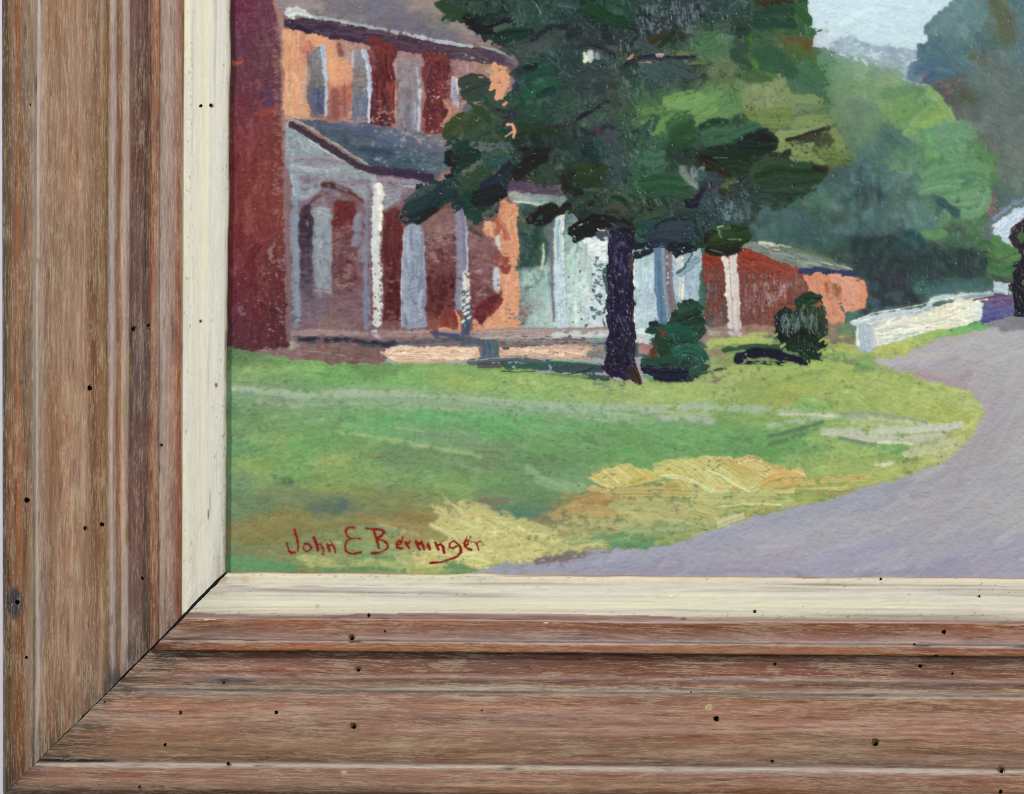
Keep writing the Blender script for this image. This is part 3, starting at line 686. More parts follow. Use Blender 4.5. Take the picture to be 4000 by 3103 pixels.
# ================= green trees
use(i_green)
T('S')
wash([(2300, 880), (4300, 900), (4300, 1300), (3300, 1400), (2300, 1440)], [(2500, 1100, (60, 92, 84)), (3300, 1200, (62, 98, 94)), (3700, 1200, (58, 84, 82)), (4000, 1230, (84, 90, 100))], 1.0)
T('G')
gt = [(-60, 540), (60, 540), (260, 590), (380, 640), (520, 660), (620, 720), (840, 720), (900, 800), (930, 870), (1110, 890), (1180, 930), (1330, 1080), (1390, 1230), (1480, 1260), (1600, 1310), (1650, 1440), (1720, 1560), (1840, 1640), (1850, 1800), (1740, 2050), (1700, 2150), (1850, 2400), (2050, 2600), (2040, 2780), (1900, 2860), (1790, 2920), (1650, 3020), (1150, 3120), (500, 3250), (350, 3300), (-500, 3000), (-900, 2500), (-500, 1700)]
gtc = [(150, 590, (86, 122, 96)), (300, 700, (128, 156, 116)), (450, 720, (132, 158, 122)), (700, 730, (110, 138, 122)), (820, 850, (142, 162, 122)), (650, 850, (138, 158, 108)), (250, 830, (110, 138, 96)), (200, 950, (112, 138, 86)), (300, 1000, (126, 150, 96)), (500, 950, (126, 152, 100)), (700, 960, (112, 142, 88)), (950, 960, (100, 136, 90)), (1080, 1000, (92, 132, 90)),
       (780, 1120, (124, 158, 76)), (900, 1150, (110, 148, 74)), (1100, 1150, (108, 148, 78)), (1250, 1080, (140, 172, 80)), (1240, 1180, (128, 162, 72)), (1330, 1190, (146, 176, 104)), (950, 1260, (134, 164, 88)), (400, 1130, (108, 130, 104)), (300, 1250, (100, 118, 90)), (550, 1200, (124, 150, 100)), (250, 1350, (92, 108, 80)), (420, 1400, (96, 124, 92)), (650, 1350, (80, 110, 94)), (800, 1450, (74, 104, 88)), (600, 1550, (76, 104, 102)), (850, 1600, (78, 116, 88)), (1000, 1400, (122, 156, 98)), (1150, 1350, (112, 150, 104)), (1350, 1350, (108, 150, 106)), (1500, 1350, (106, 144, 102)), (1250, 1500, (112, 160, 98)), (1450, 1500, (100, 146, 98)), (1600, 1500, (92, 134, 84)), (1300, 1640, (98, 146, 96)), (1700, 1640, (82, 126, 66)),
       ('H', 100, 80, (52, 74, 76)), ('H', 350, 60, (60, 84, 88)), ('H', 620, 60, (74, 106, 100)), ('H', 850, 50, (108, 144, 102)), ('H', 800, 150, (86, 112, 112)), ('H', 950, 150, (76, 106, 98)), ('H', 200, 230, (62, 84, 84)), ('H', 450, 170, (56, 76, 86)), ('H', 620, 270, (42, 58, 64)), ('H', 850, 290, (72, 96, 82)), ('H', 450, 340, (52, 66, 62)), ('H', 60, 380, (74, 110, 84)), ('H', 200, 450, (52, 76, 74)), ('H', 180, 560, (56, 70, 58)), ('H', 550, 520, (64, 92, 92)), ('H', 800, 500, (84, 108, 106)), ('H', 1050, 450, (88, 118, 104)), ('H', 1050, 600, (78, 116, 104)), ('H', 1200, 130, (96, 142, 92)), ('H', 1400, 80, (100, 146, 96)), ('H', 1600, 80, (92, 138, 84)), ('H', 1300, 280, (98, 140, 96)), ('H', 1550, 300, (112, 152, 104)), ('H', 1700, 330, (104, 146, 98)), ('H', 1600, 450, (100, 138, 92)), ('H', 1350, 430, (44, 72, 72)), ('H', 1750, 180, (82, 122, 60)), ('H', 1300, 560, (98, 136, 86)), ('H', 1500, 620, (78, 100, 80)), ('H', 1400, 680, (70, 84, 70)), ('H', 1650, 620, (82, 112, 70)),
       ('H', 300, 650, (62, 88, 90)), ('H', 600, 680, (68, 92, 96)), ('H', 100, 750, (56, 82, 84)), ('H', 700, 750, (64, 76, 66)), ('H', 1120, 760, (92, 132, 76)), ('H', 1250, 770, (80, 112, 82)), ('H', 950, 760, (42, 70, 78)), ('H', 400, 850, (36, 52, 52)), ('H', 300, 950, (52, 66, 56)), ('H', 600, 900, (38, 54, 56)), ('H', 850, 900, (38, 56, 58)), ('H', 1000, 900, (48, 78, 84)), ('H', 500, 1080, (28, 42, 38)), ('H', 700, 1050, (34, 44, 48)), ('H', 850, 1150, (46, 42, 56)), ('H', 700, 1250, (48, 44, 58)), ('H', 850, 1350, (42, 38, 50)), ('H', 600, 1400, (52, 66, 76)), ('H', 500, 1480, (44, 42, 56)), ('H', 1200, 900, (44, 48, 48)), ('H', 1400, 900, (42, 54, 52)), ('H', 1200, 1080, (36, 48, 46)), ('H', 1400, 1050, (38, 48, 48)), ('H', 1600, 1050, (36, 52, 46)), ('H', 1500, 900, (62, 92, 76)), ('H', 1100, 1260, (58, 92, 92)), ('H', 1300, 1230, (58, 88, 90)), ('H', 1550, 1230, (62, 90, 88)), ('H', 1700, 1290, (74, 104, 104)), ('H', 1000, 1420, (44, 40, 50)), ('H', 1200, 1370, (70, 104, 100)), ('H', 600, 1520, (62, 96, 92)), ('H', 350, 1600, (66, 104, 98)),
       ('H', 1700, 800, (76, 116, 60)), ('H', 1850, 800, (88, 130, 72)), ('H', 1800, 950, (74, 112, 62)), ('H', 1950, 950, (84, 126, 70)), ('H', 1750, 1020, (52, 62, 48)), ('H', 1900, 1080, (70, 104, 62)), ('H', 2000, 1050, (80, 124, 76)), ('H', 1850, 1180, (52, 60, 46)),
       ('F', 900, 300, (60, 84, 78)), ('F', 1100, 250, (58, 84, 86)), ('F', 1000, 450, (58, 82, 78)), ('F', 700, 350, (52, 78, 76)), ('F', 400, 330, (48, 62, 62)), ('F', 1300, 330, (62, 86, 88))]
wash(gt, gtc, 2.2, p=3.5)
strokes(gt, 1500, (34, 80), (70, 170), lambda x, y: 1.25, gtc, 7, 0.3, 1.0, angj=0.55)
# hand-laid strokes
T('G')
for (p, w, c, d) in [([(150, 760), (350, 640), (560, 700)], 110, (130, 158, 120), .3), ([(650, 1000), (900, 930), (1080, 960)], 110, (100, 138, 90), .3), ([(760, 1160), (900, 1040), (1020, 1000)], 90, (116, 150, 84), .3), ([(1100, 900), (1200, 990), (1300, 1100), (1380, 1240)], 50, (140, 170, 92), .35), ([(900, 1260), (1000, 1160), (1150, 1060)], 90, (108, 148, 78), .3), ([(950, 1310), (1080, 1200), (1200, 1120)], 100, (118, 156, 80), .25), ([(1060, 1300), (1200, 1240), (1300, 1180)], 90, (146, 176, 86), .3), ([(880, 1400), (960, 1300), (1020, 1200)], 60, (134, 164, 92), .3),
                     ([(180, 1100), (380, 1080), (560, 1130), (600, 1250)], 120, (110, 132, 106), .35), ([(1100, 1380), (1300, 1330), (1520, 1290)], 100, (106, 150, 106), .3), ([(1180, 1500), (1140, 1430), (1110, 1380)], 40, (98, 176, 92), .3), ([(1180, 1600), (1250, 1500), (1500, 1440)], 110, (104, 150, 104), .3), ([(1120, 1640), (1200, 1560), (1250, 1600)], 60, (106, 162, 88), .3), ([(640, 1320), (750, 1380), (860, 1470), (1000, 1560)], 120, (72, 104, 92), .35), ([(860, 1620), (950, 1560), (1080, 1520)], 80, (78, 124, 84), .35), ([(700, 1400), (800, 1500)], 90, (62, 88, 86), .4), ([(1690, 1560), (1760, 1620), (1820, 1700)], 60, (86, 132, 62), .5)]:
    st(p, w, c, dry=d, h=1.6)
T('H')
for (p, w, c, d) in [([(1080, 150), (1250, 60), (1600, 20), (1780, 90)], 120, (100, 144, 94), .2), ([(1100, 230), (1300, 130), (1600, 90), (1750, 150)], 110, (96, 140, 90), .2), ([(1050, 290), (1250, 230), (1500, 250), (1680, 330)], 110, (104, 146, 100), .15), ([(1260, 340), (1450, 300), (1650, 250), (1740, 300)], 100, (108, 150, 102), .15), ([(1300, 380), (1500, 400), (1690, 350), (1720, 280)], 90, (112, 154, 108), .15), ([(1420, 500), (1560, 530), (1690, 480), (1740, 380)], 90, (102, 142, 98), .15), ([(1240, 370), (1330, 440), (1430, 520)], 85, (40, 66, 68), .1), ([(1440, 130), (1510, 140), (1560, 190), (1470, 230)], 40, (66, 108, 82), .25),
                     ([(1280, 490), (1340, 550)], 60, (104, 146, 96), .2), ([(930, 690), (1100, 640), (1220, 560)], 100, (82, 118, 108), .3), ([(880, 720), (950, 720), (1040, 780), (1060, 900)], 80, (40, 66, 76), .25), ([(1080, 720), (1180, 750), (1280, 720)], 90, (92, 136, 78), .4), ([(1800, 760), (1900, 860), (2040, 940)], 120, (86, 130, 70), .15), ([(1750, 1040), (1880, 1100), (2030, 1080)], 110, (78, 122, 70), .15), ([(1800, 900), (1950, 960), (2080, 960)], 90, (82, 126, 66), .2), ([(1640, 850), (1730, 800), (1780, 850)], 60, (64, 96, 56), .35), ([(1840, 1020), (1900, 980)], 20, (92, 60, 48), .3), ([(930, 800), (980, 950), (1030, 1100)], 60, (50, 78, 88), .4), ([(1000, 1260), (1060, 1320)], 50, (36, 56, 92), .3), ([(980, 1290), (1200, 1290), (1560, 1230)], 90, (60, 94, 94), .35)]:
    st(p, w, c, dry=d, h=2.0, streak=10)
strokes([(300, 760), (760, 740), (1060, 900), (1750, 860), (1740, 1160), (1000, 1220), (950, 1400), (460, 1500), (480, 1230), (380, 1100)], 170, (50, 110), (70, 150), 0.9, [(34, 50, 48), (28, 42, 40), (40, 46, 52), (36, 36, 44), (44, 62, 60)], 4, 0.25, 1.2, angj=0.8)
strokes([(500, 1200), (960, 1100), (960, 1440), (500, 1500)], 70, (50, 80), (60, 130), 0.3, [(44, 38, 52), (40, 36, 48), (50, 62, 74), (34, 44, 48)], 4, 0.3, 1.2, angj=0.8)
# broken pale strokes painting in the weave's glints over the cool shade
strokes([(0, 150), (700, 100), (1240, 360), (1240, 640), (820, 700), (0, 900)], 260, (10, 18), (60, 130), 1.5, [(104, 130, 134), (92, 118, 120), (112, 134, 140)], 6, 0.75, 0.7, angj=0.12, curve=0.03, alpha=0.7)

# ================= road
use(i_road)
road = [('I', 850, 440), ('I', 1000, 400), ('I', 1120, 390), ('I', 1250, 320), ('I', 1500, 230), ('I', 1850, 190), ('I', 2200, 190), ('S', 4300, 1280), ('S', 4300, 2400), ('S', 1700, 2400), ('L', 90, 1140), ('L', 250, 1080), ('L', 600, 1035), ('L', 1000, 990), ('L', 1400, 950), ('L', 1700, 905), ('L', 2118, 800), ('M', 320, 720), ('M', 500, 665), ('M', 900, 590), ('M', 1180, 530), ('M', 1500, 430), ('M', 1900, 300), ('M', 2118, 215),
        ('I', 1600, 1190), ('I', 1700, 1080), ('I', 1750, 960), ('I', 1780, 850), ('I', 1700, 690), ('I', 1500, 630), ('I', 1200, 560)]
roadc = [('I', 950, 440, (172, 168, 172)), ('I', 1150, 470, (160, 158, 166)), ('I', 1300, 400, (172, 168, 174)), ('I', 1250, 560, (160, 132, 142)), ('I', 1500, 630, (158, 132, 140)), ('I', 1450, 530, (158, 148, 154)), ('I', 1700, 400, (170, 166, 170)), ('I', 1650, 250, (172, 168, 172)), ('I', 1900, 280, (172, 172, 176)), ('I', 1950, 480, (172, 168, 170)), ('I', 1800, 640, (164, 152, 156)), ('I', 1850, 800, (162, 150, 158)), ('I', 1830, 900, (160, 146, 156)), ('I', 2050, 800, (168, 166, 170)), ('I', 1950, 1050, (162, 156, 162)), ('I', 1800, 1150, (156, 146, 152)), ('I', 2050, 1200, (166, 164, 164)), ('I', 1700, 1330, (154, 146, 154)), ('I', 1850, 1450, (160, 158, 164)), ('I', 1400, 1500, (152, 146, 156)), ('I', 1100, 1500, (140, 144, 164)), ('I', 900, 1570, (136, 142, 168)), ('I', 1200, 1650, (160, 154, 164)), ('I', 1800, 1650, (164, 158, 162)),
         ('M', 600, 700, (142, 146, 168)), ('M', 900, 640, (138, 142, 164)), ('M', 250, 830, (144, 146, 170)), ('M', 100, 960, (150, 148, 174)), ('M', 500, 900, (162, 156, 170)), ('M', 1000, 780, (162, 156, 166)), ('M', 1000, 930, (164, 156, 168)), ('M', 1400, 780, (164, 160, 164)), ('M', 1700, 620, (162, 156, 162)), ('M', 1900, 850, (158, 154, 166)), ('M', 1500, 900, (152, 150, 172)), ('M', 1200, 1000, (142, 138, 172)), ('M', 400, 1060, (154, 150, 172)), ('M', 600, 1120, (142, 136, 166)), ('M', 1000, 1100, (140, 138, 176)), ('M', 1500, 1080, (148, 144, 176)), ('M', 1900, 1050, (152, 150, 176)), ('M', 2050, 1130, (132, 128, 164)), ('M', 1400, 1150, (132, 126, 160)), ('L', 1900, 1080, (142, 138, 170)), ('L', 1500, 1000, (146, 148, 178)), ('L', 1200, 1050, (140, 142, 172)), ('L', 800, 1080, (138, 138, 168)), ('L', 400, 1090, (128, 130, 156)), ('L', 1500, 1120, (130, 126, 156)), ('S', 3950, 2000, (164, 158, 166)), ('S', 3950, 2200, (146, 142, 170))]
wash([('S', 860, 1400), ('S', 2500, 1400), ('S', 3300, 1330), ('S', 4300, 1230), ('S', 4300, 2400), ('S', 860, 2400)], roadc, 1.0, ax=1.3, ay=0.8)
def roadang(x, y):
    px, py = x * Q + X0, y * Q + Y0
    if py > 1750: return -0.26 - 0.25 * min(1, max(0, (px - 3000) / 1000))
    if px > 3800 and py > 1500: return -1.0
    return -0.35 if py < 1450 else -0.9
strokes(road, 420, (60, 120), (220, 480), roadang, roadc, 4, 0.1, 0.7, angj=0.12, curve=0.1, streak=5)
T('I')
st([(1190, 550), (1400, 590), (1650, 670)], 55, (156, 122, 136), dry=0.3); st([(1690, 660), (1780, 760), (1810, 880)], 60, (160, 140, 150), (178, 168, 174), dry=0.3)
st([(1230, 350), (1400, 290), (1600, 240), (1800, 200)], 50, (176, 162, 156), dry=0.3); st([(1130, 400), (1250, 330), (1400, 280)], 20, (150, 124, 112), dry=0.5); st([(1390, 260), (1480, 235)], 12, (110, 70, 62), dry=0.2)
st([(870, 425), (1150, 410), (1550, 375)], 12, (186, 180, 130), dry=0.4); st([(1640, 1480), (1800, 1380), (1930, 1290)], 30, (146, 150, 178), dry=0.45); st([(1950, 1260), (2050, 1150), (2118, 1080)], 18, (176, 168, 130), dry=0.5)
T('M')
st([(0, 935), (400, 800), (800, 690), (1200, 560), (1600, 420)], 70, (138, 142, 166), dry=0.35); st([(1000, 1070), (1300, 980), (1700, 900)], 70, (142, 140, 178), dry=0.3); st([(300, 1130), (900, 1080), (1300, 1020)], 70, (150, 144, 174), dry=0.3); st([(1350, 1130), (1600, 1060), (1950, 980)], 60, (166, 160, 186), (140, 134, 170), dry=0.3); st([(1840, 1040), (1980, 985)], 12, (160, 148, 140), dry=0.4)
st([(0, 1140), (500, 1120), (900, 1150)], 40, (128, 120, 150), dry=0.4); st([(1400, 1150), (1800, 1140), (2118, 1150)], 34, (124, 118, 150), dry=0.35)

# ================= lawn
use(i_lawn)
T('J')
lawn = [(-120, 110), (60, 110), (220, 160), (520, 195), (880, 255), (1450, 250), (2118, 265), ('N', 700, 330), ('N', 1200, 380), ('N', 1480, 430), ('N', 1640, 330), ('F', 560, 1400), ('F', 700, 1320), ('F', 1200, 1330), ('F', 1550, 1330), ('F', 1800, 1390), ('I', 880, 370), ('I', 930, 320), ('I', 1240, 220), ('I', 1750, 130), ('I', 1850, 170), ('I', 1500, 240), ('I', 1250, 320), ('I', 1130, 400), ('I', 850, 445), ('I', 1000, 510), ('I', 1190, 520), ('I', 1230, 590), ('I', 1480, 640), ('I', 1690, 690), ('I', 1780, 850), ('I', 1745, 970), ('I', 1690, 1090), ('I', 1570, 1210), ('I', 1400, 1300),
        ('M', 1900, 290), ('M', 1700, 370), ('M', 1400, 450), ('M', 1100, 545), ('M', 800, 610), ('M', 450, 690), ('M', 0, 840), ('L', 1700, 915), ('L', 1350, 945), ('L', 1000, 960), ('L', 600, 1035), ('L', 250, 1080), ('L', 80, 1150), ('L', -700, 1200), ('K', -120, 760)]
lawnc = [('J', 90, 170, (82, 112, 70)), ('J', 300, 210, (92, 124, 76)), ('J', 300, 330, (132, 170, 94)), ('J', 700, 300, (112, 166, 88)), ('J', 900, 360, (104, 166, 86)), ('J', 120, 380, (110, 150, 92)), ('J', 1500, 390, (118, 176, 92)), ('J', 1250, 300, (96, 140, 80)), ('J', 1900, 390, (150, 178, 94)), ('J', 2050, 300, (120, 160, 84)), ('J', 100, 500, (118, 160, 124)), ('J', 350, 500, (118, 146, 116)), ('J', 300, 560, (128, 152, 110)), ('J', 600, 560, (116, 140, 110)), ('J', 1000, 540, (118, 156, 116)), ('J', 1500, 540, (136, 164, 128)), ('J', 1900, 560, (142, 166, 122)), ('J', 250, 680, (104, 146, 90)), ('J', 120, 640, (90, 126, 88)), ('J', 500, 720, (112, 156, 96)), ('J', 1000, 690, (114, 160, 102)), ('J', 1700, 690, (94, 166, 104)), ('J', 2000, 680, (96, 164, 100)), ('J', 1200, 770, (92, 168, 100)), ('J', 300, 850, (116, 150, 90)), ('J', 450, 880, (128, 158, 86)), ('J', 120, 950, (96, 150, 96)), ('J', 700, 930, (98, 158, 88)), ('J', 1000, 880, (108, 152, 88)), ('J', 1700, 870, (108, 150, 108)), ('J', 2000, 820, (104, 152, 98)), ('J', 500, 1030, (108, 158, 84)), ('J', 300, 1110, (136, 164, 86)), ('J', 900, 1070, (150, 168, 94)), ('J', 600, 1150, (108, 160, 88)), ('J', 1200, 1130, (122, 160, 90)), ('J', 1900, 1040, (104, 136, 92)), ('J', 1450, 1040, (96, 130, 88)), ('J', 1700, 1200, (108, 152, 86)), ('J', 100, 1250, (104, 138, 102)), ('J', 300, 1280, (120, 146, 92)), ('J', 900, 1260, (122, 160, 84)), ('J', 900, 1300, (152, 158, 78)), ('J', 600, 1360, (106, 120, 84)), ('J', 300, 1400, (92, 114, 82)), ('J', 120, 1480, (98, 128, 92)), ('J', 900, 1430, (86, 102, 88)), ('J', 1200, 1400, (116, 122, 80)), ('J', 300, 1580, (138, 122, 72)), ('J', 550, 1530, (138, 120, 68)), ('J', 1000, 1560, (138, 128, 80)), ('J', 1600, 1550, (142, 118, 70)), ('J', 1500, 1430, (128, 128, 78)), ('J', 1900, 1560, (150, 140, 84)), ('J', 1950, 1300, (122, 156, 88)),
         ('K', 100, 420, (134, 120, 72)), ('K', 400, 380, (132, 118, 66)), ('K', 650, 330, (132, 116, 66)), ('K', 150, 500, (116, 122, 80)), ('K', 350, 560, (124, 118, 72)), ('K', 150, 640, (86, 140, 94)), ('K', 400, 660, (90, 142, 92)), ('K', 800, 480, (122, 132, 84)), ('K', 600, 480, (114, 130, 82)), ('K', 800, 610, (172, 176, 104)), ('K', 700, 680, (120, 134, 84)), ('K', 1000, 560, (122, 140, 86)), ('K', 1150, 610, (176, 182, 108)), ('K', 1500, 590, (180, 184, 116)), ('K', 1550, 450, (152, 134, 78)), ('K', 1000, 690, (96, 134, 90)), ('K', 1600, 660, (178, 182, 106)), ('K', 1950, 690, (98, 140, 88)), ('K', 1250, 590, (112, 146, 96)),
         ('N', 200, 400, (142, 178, 92)), ('N', 600, 440, (150, 180, 98)), ('N', 1000, 500, (154, 178, 100)), ('N', 1500, 540, (164, 182, 104)), ('N', 1900, 480, (164, 184, 98)), ('N', 2050, 380, (150, 162, 98)), ('N', 900, 640, (122, 168, 118)), ('N', 200, 690, (96, 168, 102)), ('N', 500, 720, (96, 168, 100)), ('N', 300, 800, (90, 162, 96)), ('N', 1000, 780, (96, 160, 94)), ('N', 1150, 860, (92, 136, 84)), ('N', 1700, 830, (104, 162, 98)), ('N', 2000, 900, (102, 158, 92)), ('N', 1550, 900, (98, 148, 86)), ('N', 700, 950, (100, 158, 84)), ('N', 250, 960, (112, 138, 100)), ('N', 200, 1080, (102, 126, 88)), ('N', 700, 1050, (90, 126, 84)), ('N', 1200, 1060, (98, 146, 88)), ('N', 1300, 970, (98, 156, 86)), ('N', 800, 1250, (120, 156, 114)), ('N', 550, 1200, (106, 138, 96)), ('N', 300, 1230, (100, 150, 86)), ('N', 900, 1180, (98, 140, 98)), ('N', 1500, 1020, (98, 156, 88)), ('N', 300, 1340, (100, 138, 88)), ('N', 700, 1390, (88, 126, 84)), ('N', 450, 1480, (72, 112, 92)), ('N', 600, 1470, (90, 112, 84)), ('N', 700, 1560, (124, 104, 84)), ('N', 1000, 1400, (156, 122, 68)), ('N', 1200, 1390, (172, 126, 70)), ('N', 200, 1430, (118, 108, 88)),
         ('I', 200, 480, (108, 140, 70)), ('I', 300, 650, (164, 178, 86)), ('I', 600, 600, (166, 182, 88)), ('I', 900, 600, (172, 186, 98)), ('I', 1400, 720, (174, 188, 100)), ('I', 1500, 880, (164, 174, 78)), ('I', 1700, 780, (178, 186, 112)), ('I', 1100, 760, (170, 184, 92)), ('I', 800, 840, (156, 172, 88)), ('I', 300, 830, (126, 170, 90)), ('I', 150, 760, (160, 168, 80)), ('I', 1600, 960, (180, 182, 94)), ('I', 250, 1170, (98, 158, 88)), ('I', 600, 1180, (140, 174, 92)), ('I', 950, 1250, (152, 178, 94)), ('I', 1080, 1180, (104, 166, 88)), ('I', 1500, 1150, (190, 188, 132)), ('I', 1350, 1230, (190, 190, 140)), ('I', 1300, 1310, (176, 182, 92)), ('I', 700, 1380, (162, 180, 94)), ('I', 900, 340, (176, 180, 92)), ('I', 650, 370, (152, 176, 88)), ('I', 1050, 380, (170, 180, 88)), ('I', 1200, 290, (168, 186, 90)), ('I', 1500, 190, (132, 184, 98)), ('I', 1780, 140, (94, 172, 92)), ('I', 600, 440, (98, 132, 84)), ('I', 300, 400, (96, 130, 78)), ('I', 1000, 480, (152, 168, 96)),
         ('M', 200, 60, (98, 158, 88)), ('M', 450, 110, (90, 142, 84)), ('M', 650, 160, (92, 156, 82)), ('M', 900, 200, (140, 168, 92)), ('M', 1300, 180, (160, 180, 98)), ('M', 1200, 280, (158, 178, 92)), ('M', 1500, 350, (172, 178, 94)), ('M', 1700, 300, (174, 184, 98)), ('M', 1000, 460, (168, 170, 84)), ('M', 1100, 500, (142, 150, 74)), ('M', 800, 560, (164, 172, 92)), ('M', 650, 620, (148, 152, 80)), ('M', 150, 780, (150, 158, 92)), ('L', 1900, 850, (150, 158, 92)), ('L', 1700, 800, (138, 160, 104)), ('L', 1400, 780, (142, 156, 100)), ('L', 1300, 890, (92, 142, 94)), ('L', 1550, 880, (94, 142, 88)), ('L', 1000, 740, (166, 164, 106)), ('L', 700, 820, (188, 188, 112)), ('L', 300, 760, (192, 188, 112)), ('L', 100, 620, (150, 148, 92)), ('L', 500, 920, (196, 188, 114)), ('L', 300, 1010, (190, 192, 110)), ('L', 800, 930, (192, 192, 112)), ('L', 1100, 900, (168, 176, 104)), ('L', 60, 1090, (100, 142, 84)), ('L', 1300, 960, (122, 124, 84)), ('L', 900, 1000, (130, 112, 112))]
wash(lawn, lawnc, 1.2, ax=1.6, ay=0.75, h=1.0, p=3.5)
def lawnang(x, y):
    px, py = x * Q + X0, y * Q + Y0
    if py < 1640: return 0.06 + (0.35 if px > 3000 else 0) * min(1, (px - 3000) / 500 if px > 3000 else 0)
    if px < 1700: return -0.12 if py < 1900 else 0.15
    if px > 3050: return -0.25
    return 0.18
strokes(lawn, 1500, (22, 55), (120, 330), lawnang, lawnc, 4.5, 0.25, 1.1, angj=0.12, curve=0.12, streak=6)
strokes(lawn, 500, (5, 12), (60, 220), lawnang, lawnc, 8, 0.5, 1.0, angj=0.15, curve=0.1, streak=9)
# darker green drag, then pits of ground colour
dk = [('J', 40, 560), ('J', 420, 600), ('J', 1000, 800), ('J', 1250, 1000), ('J', 1300, 1250), ('J', 300, 1300), ('J', 40, 1250)]
pits(dk, 1.45, (86, 126, 84)); pits(lawn, 2.35, (96, 128, 84)); pits(lawn, 2.85, (116, 96, 92))
pits([('J', 40, 860), ('J', 900, 900), ('J', 1350, 1000), ('J', 1500, 1330), ('J', 900, 1240), ('J', 40, 1180)], 2.0, (112, 96, 90))
pits([('J', 40, 200), ('J', 600, 200), ('J', 600, 420), ('J', 40, 420)], 1.5, (88, 118, 72))
pits([('N', 250, 390), ('N', 1500, 400), ('N', 1500, 490), ('N', 400, 470)], 1.9, (118, 120, 98)); pits([('N', 0, 1130), ('N', 480, 1200), ('N', 500, 1420), ('N', 0, 1420)], 1.7, (112, 98, 92))
pits([('N', 400, 760), ('N', 2118, 760), ('N', 1900, 1000), ('N', 400, 960)], 2.4, (108, 100, 90)); pits([('I', 0, 560), ('I', 700, 700), ('I', 800, 880), ('I', 0, 800)], 2.1, (120, 132, 88)); pits([('I', 0, 1100), ('I', 900, 1050), ('I', 1000, 1300), ('I', 400, 1300)], 1.8, (92, 104, 76)); pits([('I', 1000, 1250), ('I', 1600, 1150), ('I', 1500, 1300), ('I', 1000, 1420)], 2.0, (104, 88, 72))
# pale track across the grass
use(i_path)
T('J')
st([(45, 462), (200, 462), (360, 464)], 6, (200, 212, 196), h=1.5); st([(120, 500), (350, 510), (560, 560)], 46, (112, 134, 116), dry=0.4); st([(260, 560), (420, 590), (600, 600)], 36, (150, 160, 122), dry=0.5); st([(910, 470), (1050, 478), (1250, 500)], 18, (166, 178, 150), dry=0.35); st([(900, 520), (1200, 530), (1450, 560)], 60, (124, 156, 120), dry=0.3)
st([(1450, 530), (1800, 545), (2118, 570)], 36, (160, 170, 138), (130, 156, 118), dry=0.4); st([(1580, 612), (1800, 630), (2118, 632)], 18, (176, 182, 140), dry=0.35); st([(1490, 580), (1800, 600), (2118, 600)], 34, (148, 166, 126), dry=0.3)
T('N')
st([(0, 550), (400, 575), (900, 590)], 26, (168, 176, 150), (124, 160, 120), dry=0.4); st([(0, 600), (500, 620), (1000, 650), (1400, 700)], 70, (126, 164, 124), dry=0.3); st([(0, 630), (300, 645), (700, 680)], 16, (176, 186, 150), dry=0.4); st([(880, 690), (1150, 720), (1300, 740)], 16, (190, 196, 166), dry=0.4); st([(1400, 600), (1700, 605), (2118, 625)], 24, (200, 196, 160), dry=0.35); st([(1400, 640), (1600, 680), (1680, 720)], 60, (128, 156, 138), dry=0.4); st([(1500, 640), (1800, 670), (2118, 680)], 40, (160, 178, 128), dry=0.4); st([(1650, 700), (1900, 715), (2118, 735)], 40, (176, 186, 152), (140, 160, 140), dry=0.4); st([(1700, 745), (1900, 755), (2118, 765)], 18, (112, 142, 118), dry=0.5)
T('S')
st([(905, 1518), (1150, 1540), (1500, 1540), (1800, 1560), (2300, 1590), (2800, 1590), (3100, 1612), (3500, 1650)], 26, (166, 180, 150), (136, 166, 124), dry=0.42, h=1.2)
st([(1150, 1575), (1600, 1570), (2100, 1610), (2500, 1640)], 34, (134, 164, 124), dry=0.45, h=1.0)
T('I')
st([(0, 880), (250, 890), (560, 900)], 18, (206, 202, 166), dry=0.3); st([(0, 980), (250, 945), (450, 925)], 36, (158, 178, 140), dry=0.4); st([(620, 890), (850, 885), (1050, 910), (1320, 965)], 36, (130, 148, 126), (150, 160, 120), dry=0.3); st([(820, 920), (1050, 940), (1280, 975)], 30, (190, 188, 138), dry=0.4); st([(700, 950), (900, 970), (1180, 985)], 36, (172, 184, 118), dry=0.35)
st([(430, 1030), (700, 1025), (1000, 1020), (1400, 1000), (1600, 975)], 64, (184, 190, 158), (196, 196, 176), dry=0.18, h=2); st([(620, 1060), (850, 1085), (1200, 1090), (1450, 1070)], 62, (200, 196, 170), (182, 184, 162), dry=0.18, h=2); st([(740, 1110), (1000, 1118), (1200, 1130)], 26, (206, 198, 166), dry=0.3); st([(1150, 1190), (1300, 1140), (1480, 1080)], 60, (188, 190, 142), dry=0.3); st([(1130, 1220), (1350, 1190), (1540, 1130)], 60, (190, 190, 140), dry=0.3)
st([(880, 1305), (960, 1300), (1030, 1290)], 24, (204, 200, 168), dry=0.2)
use(i_lawn)
st([(0, 1075), (250, 1020), (450, 955)], 34, (86, 128, 84), (66, 100, 74), dry=0.35); st([(0, 1140), (200, 1080), (400, 990)], 40, (76, 116, 78), dry=0.4); st([(600, 1080), (800, 1130), (900, 1130)], 30, (104, 130, 108), dry=0.4); st([(1060, 1280), (1120, 1240)], 30, (120, 148, 72), dry=0.2); st([(1130, 1280), (1250, 1245)], 24, (112, 138, 66), dry=0.3); st([(1640, 1010), (1720, 930), (1750, 880)], 30, (200, 200, 104), dry=0.2); st([(1560, 1060), (1660, 1020)], 50, (186, 190, 104), dry=0.3)
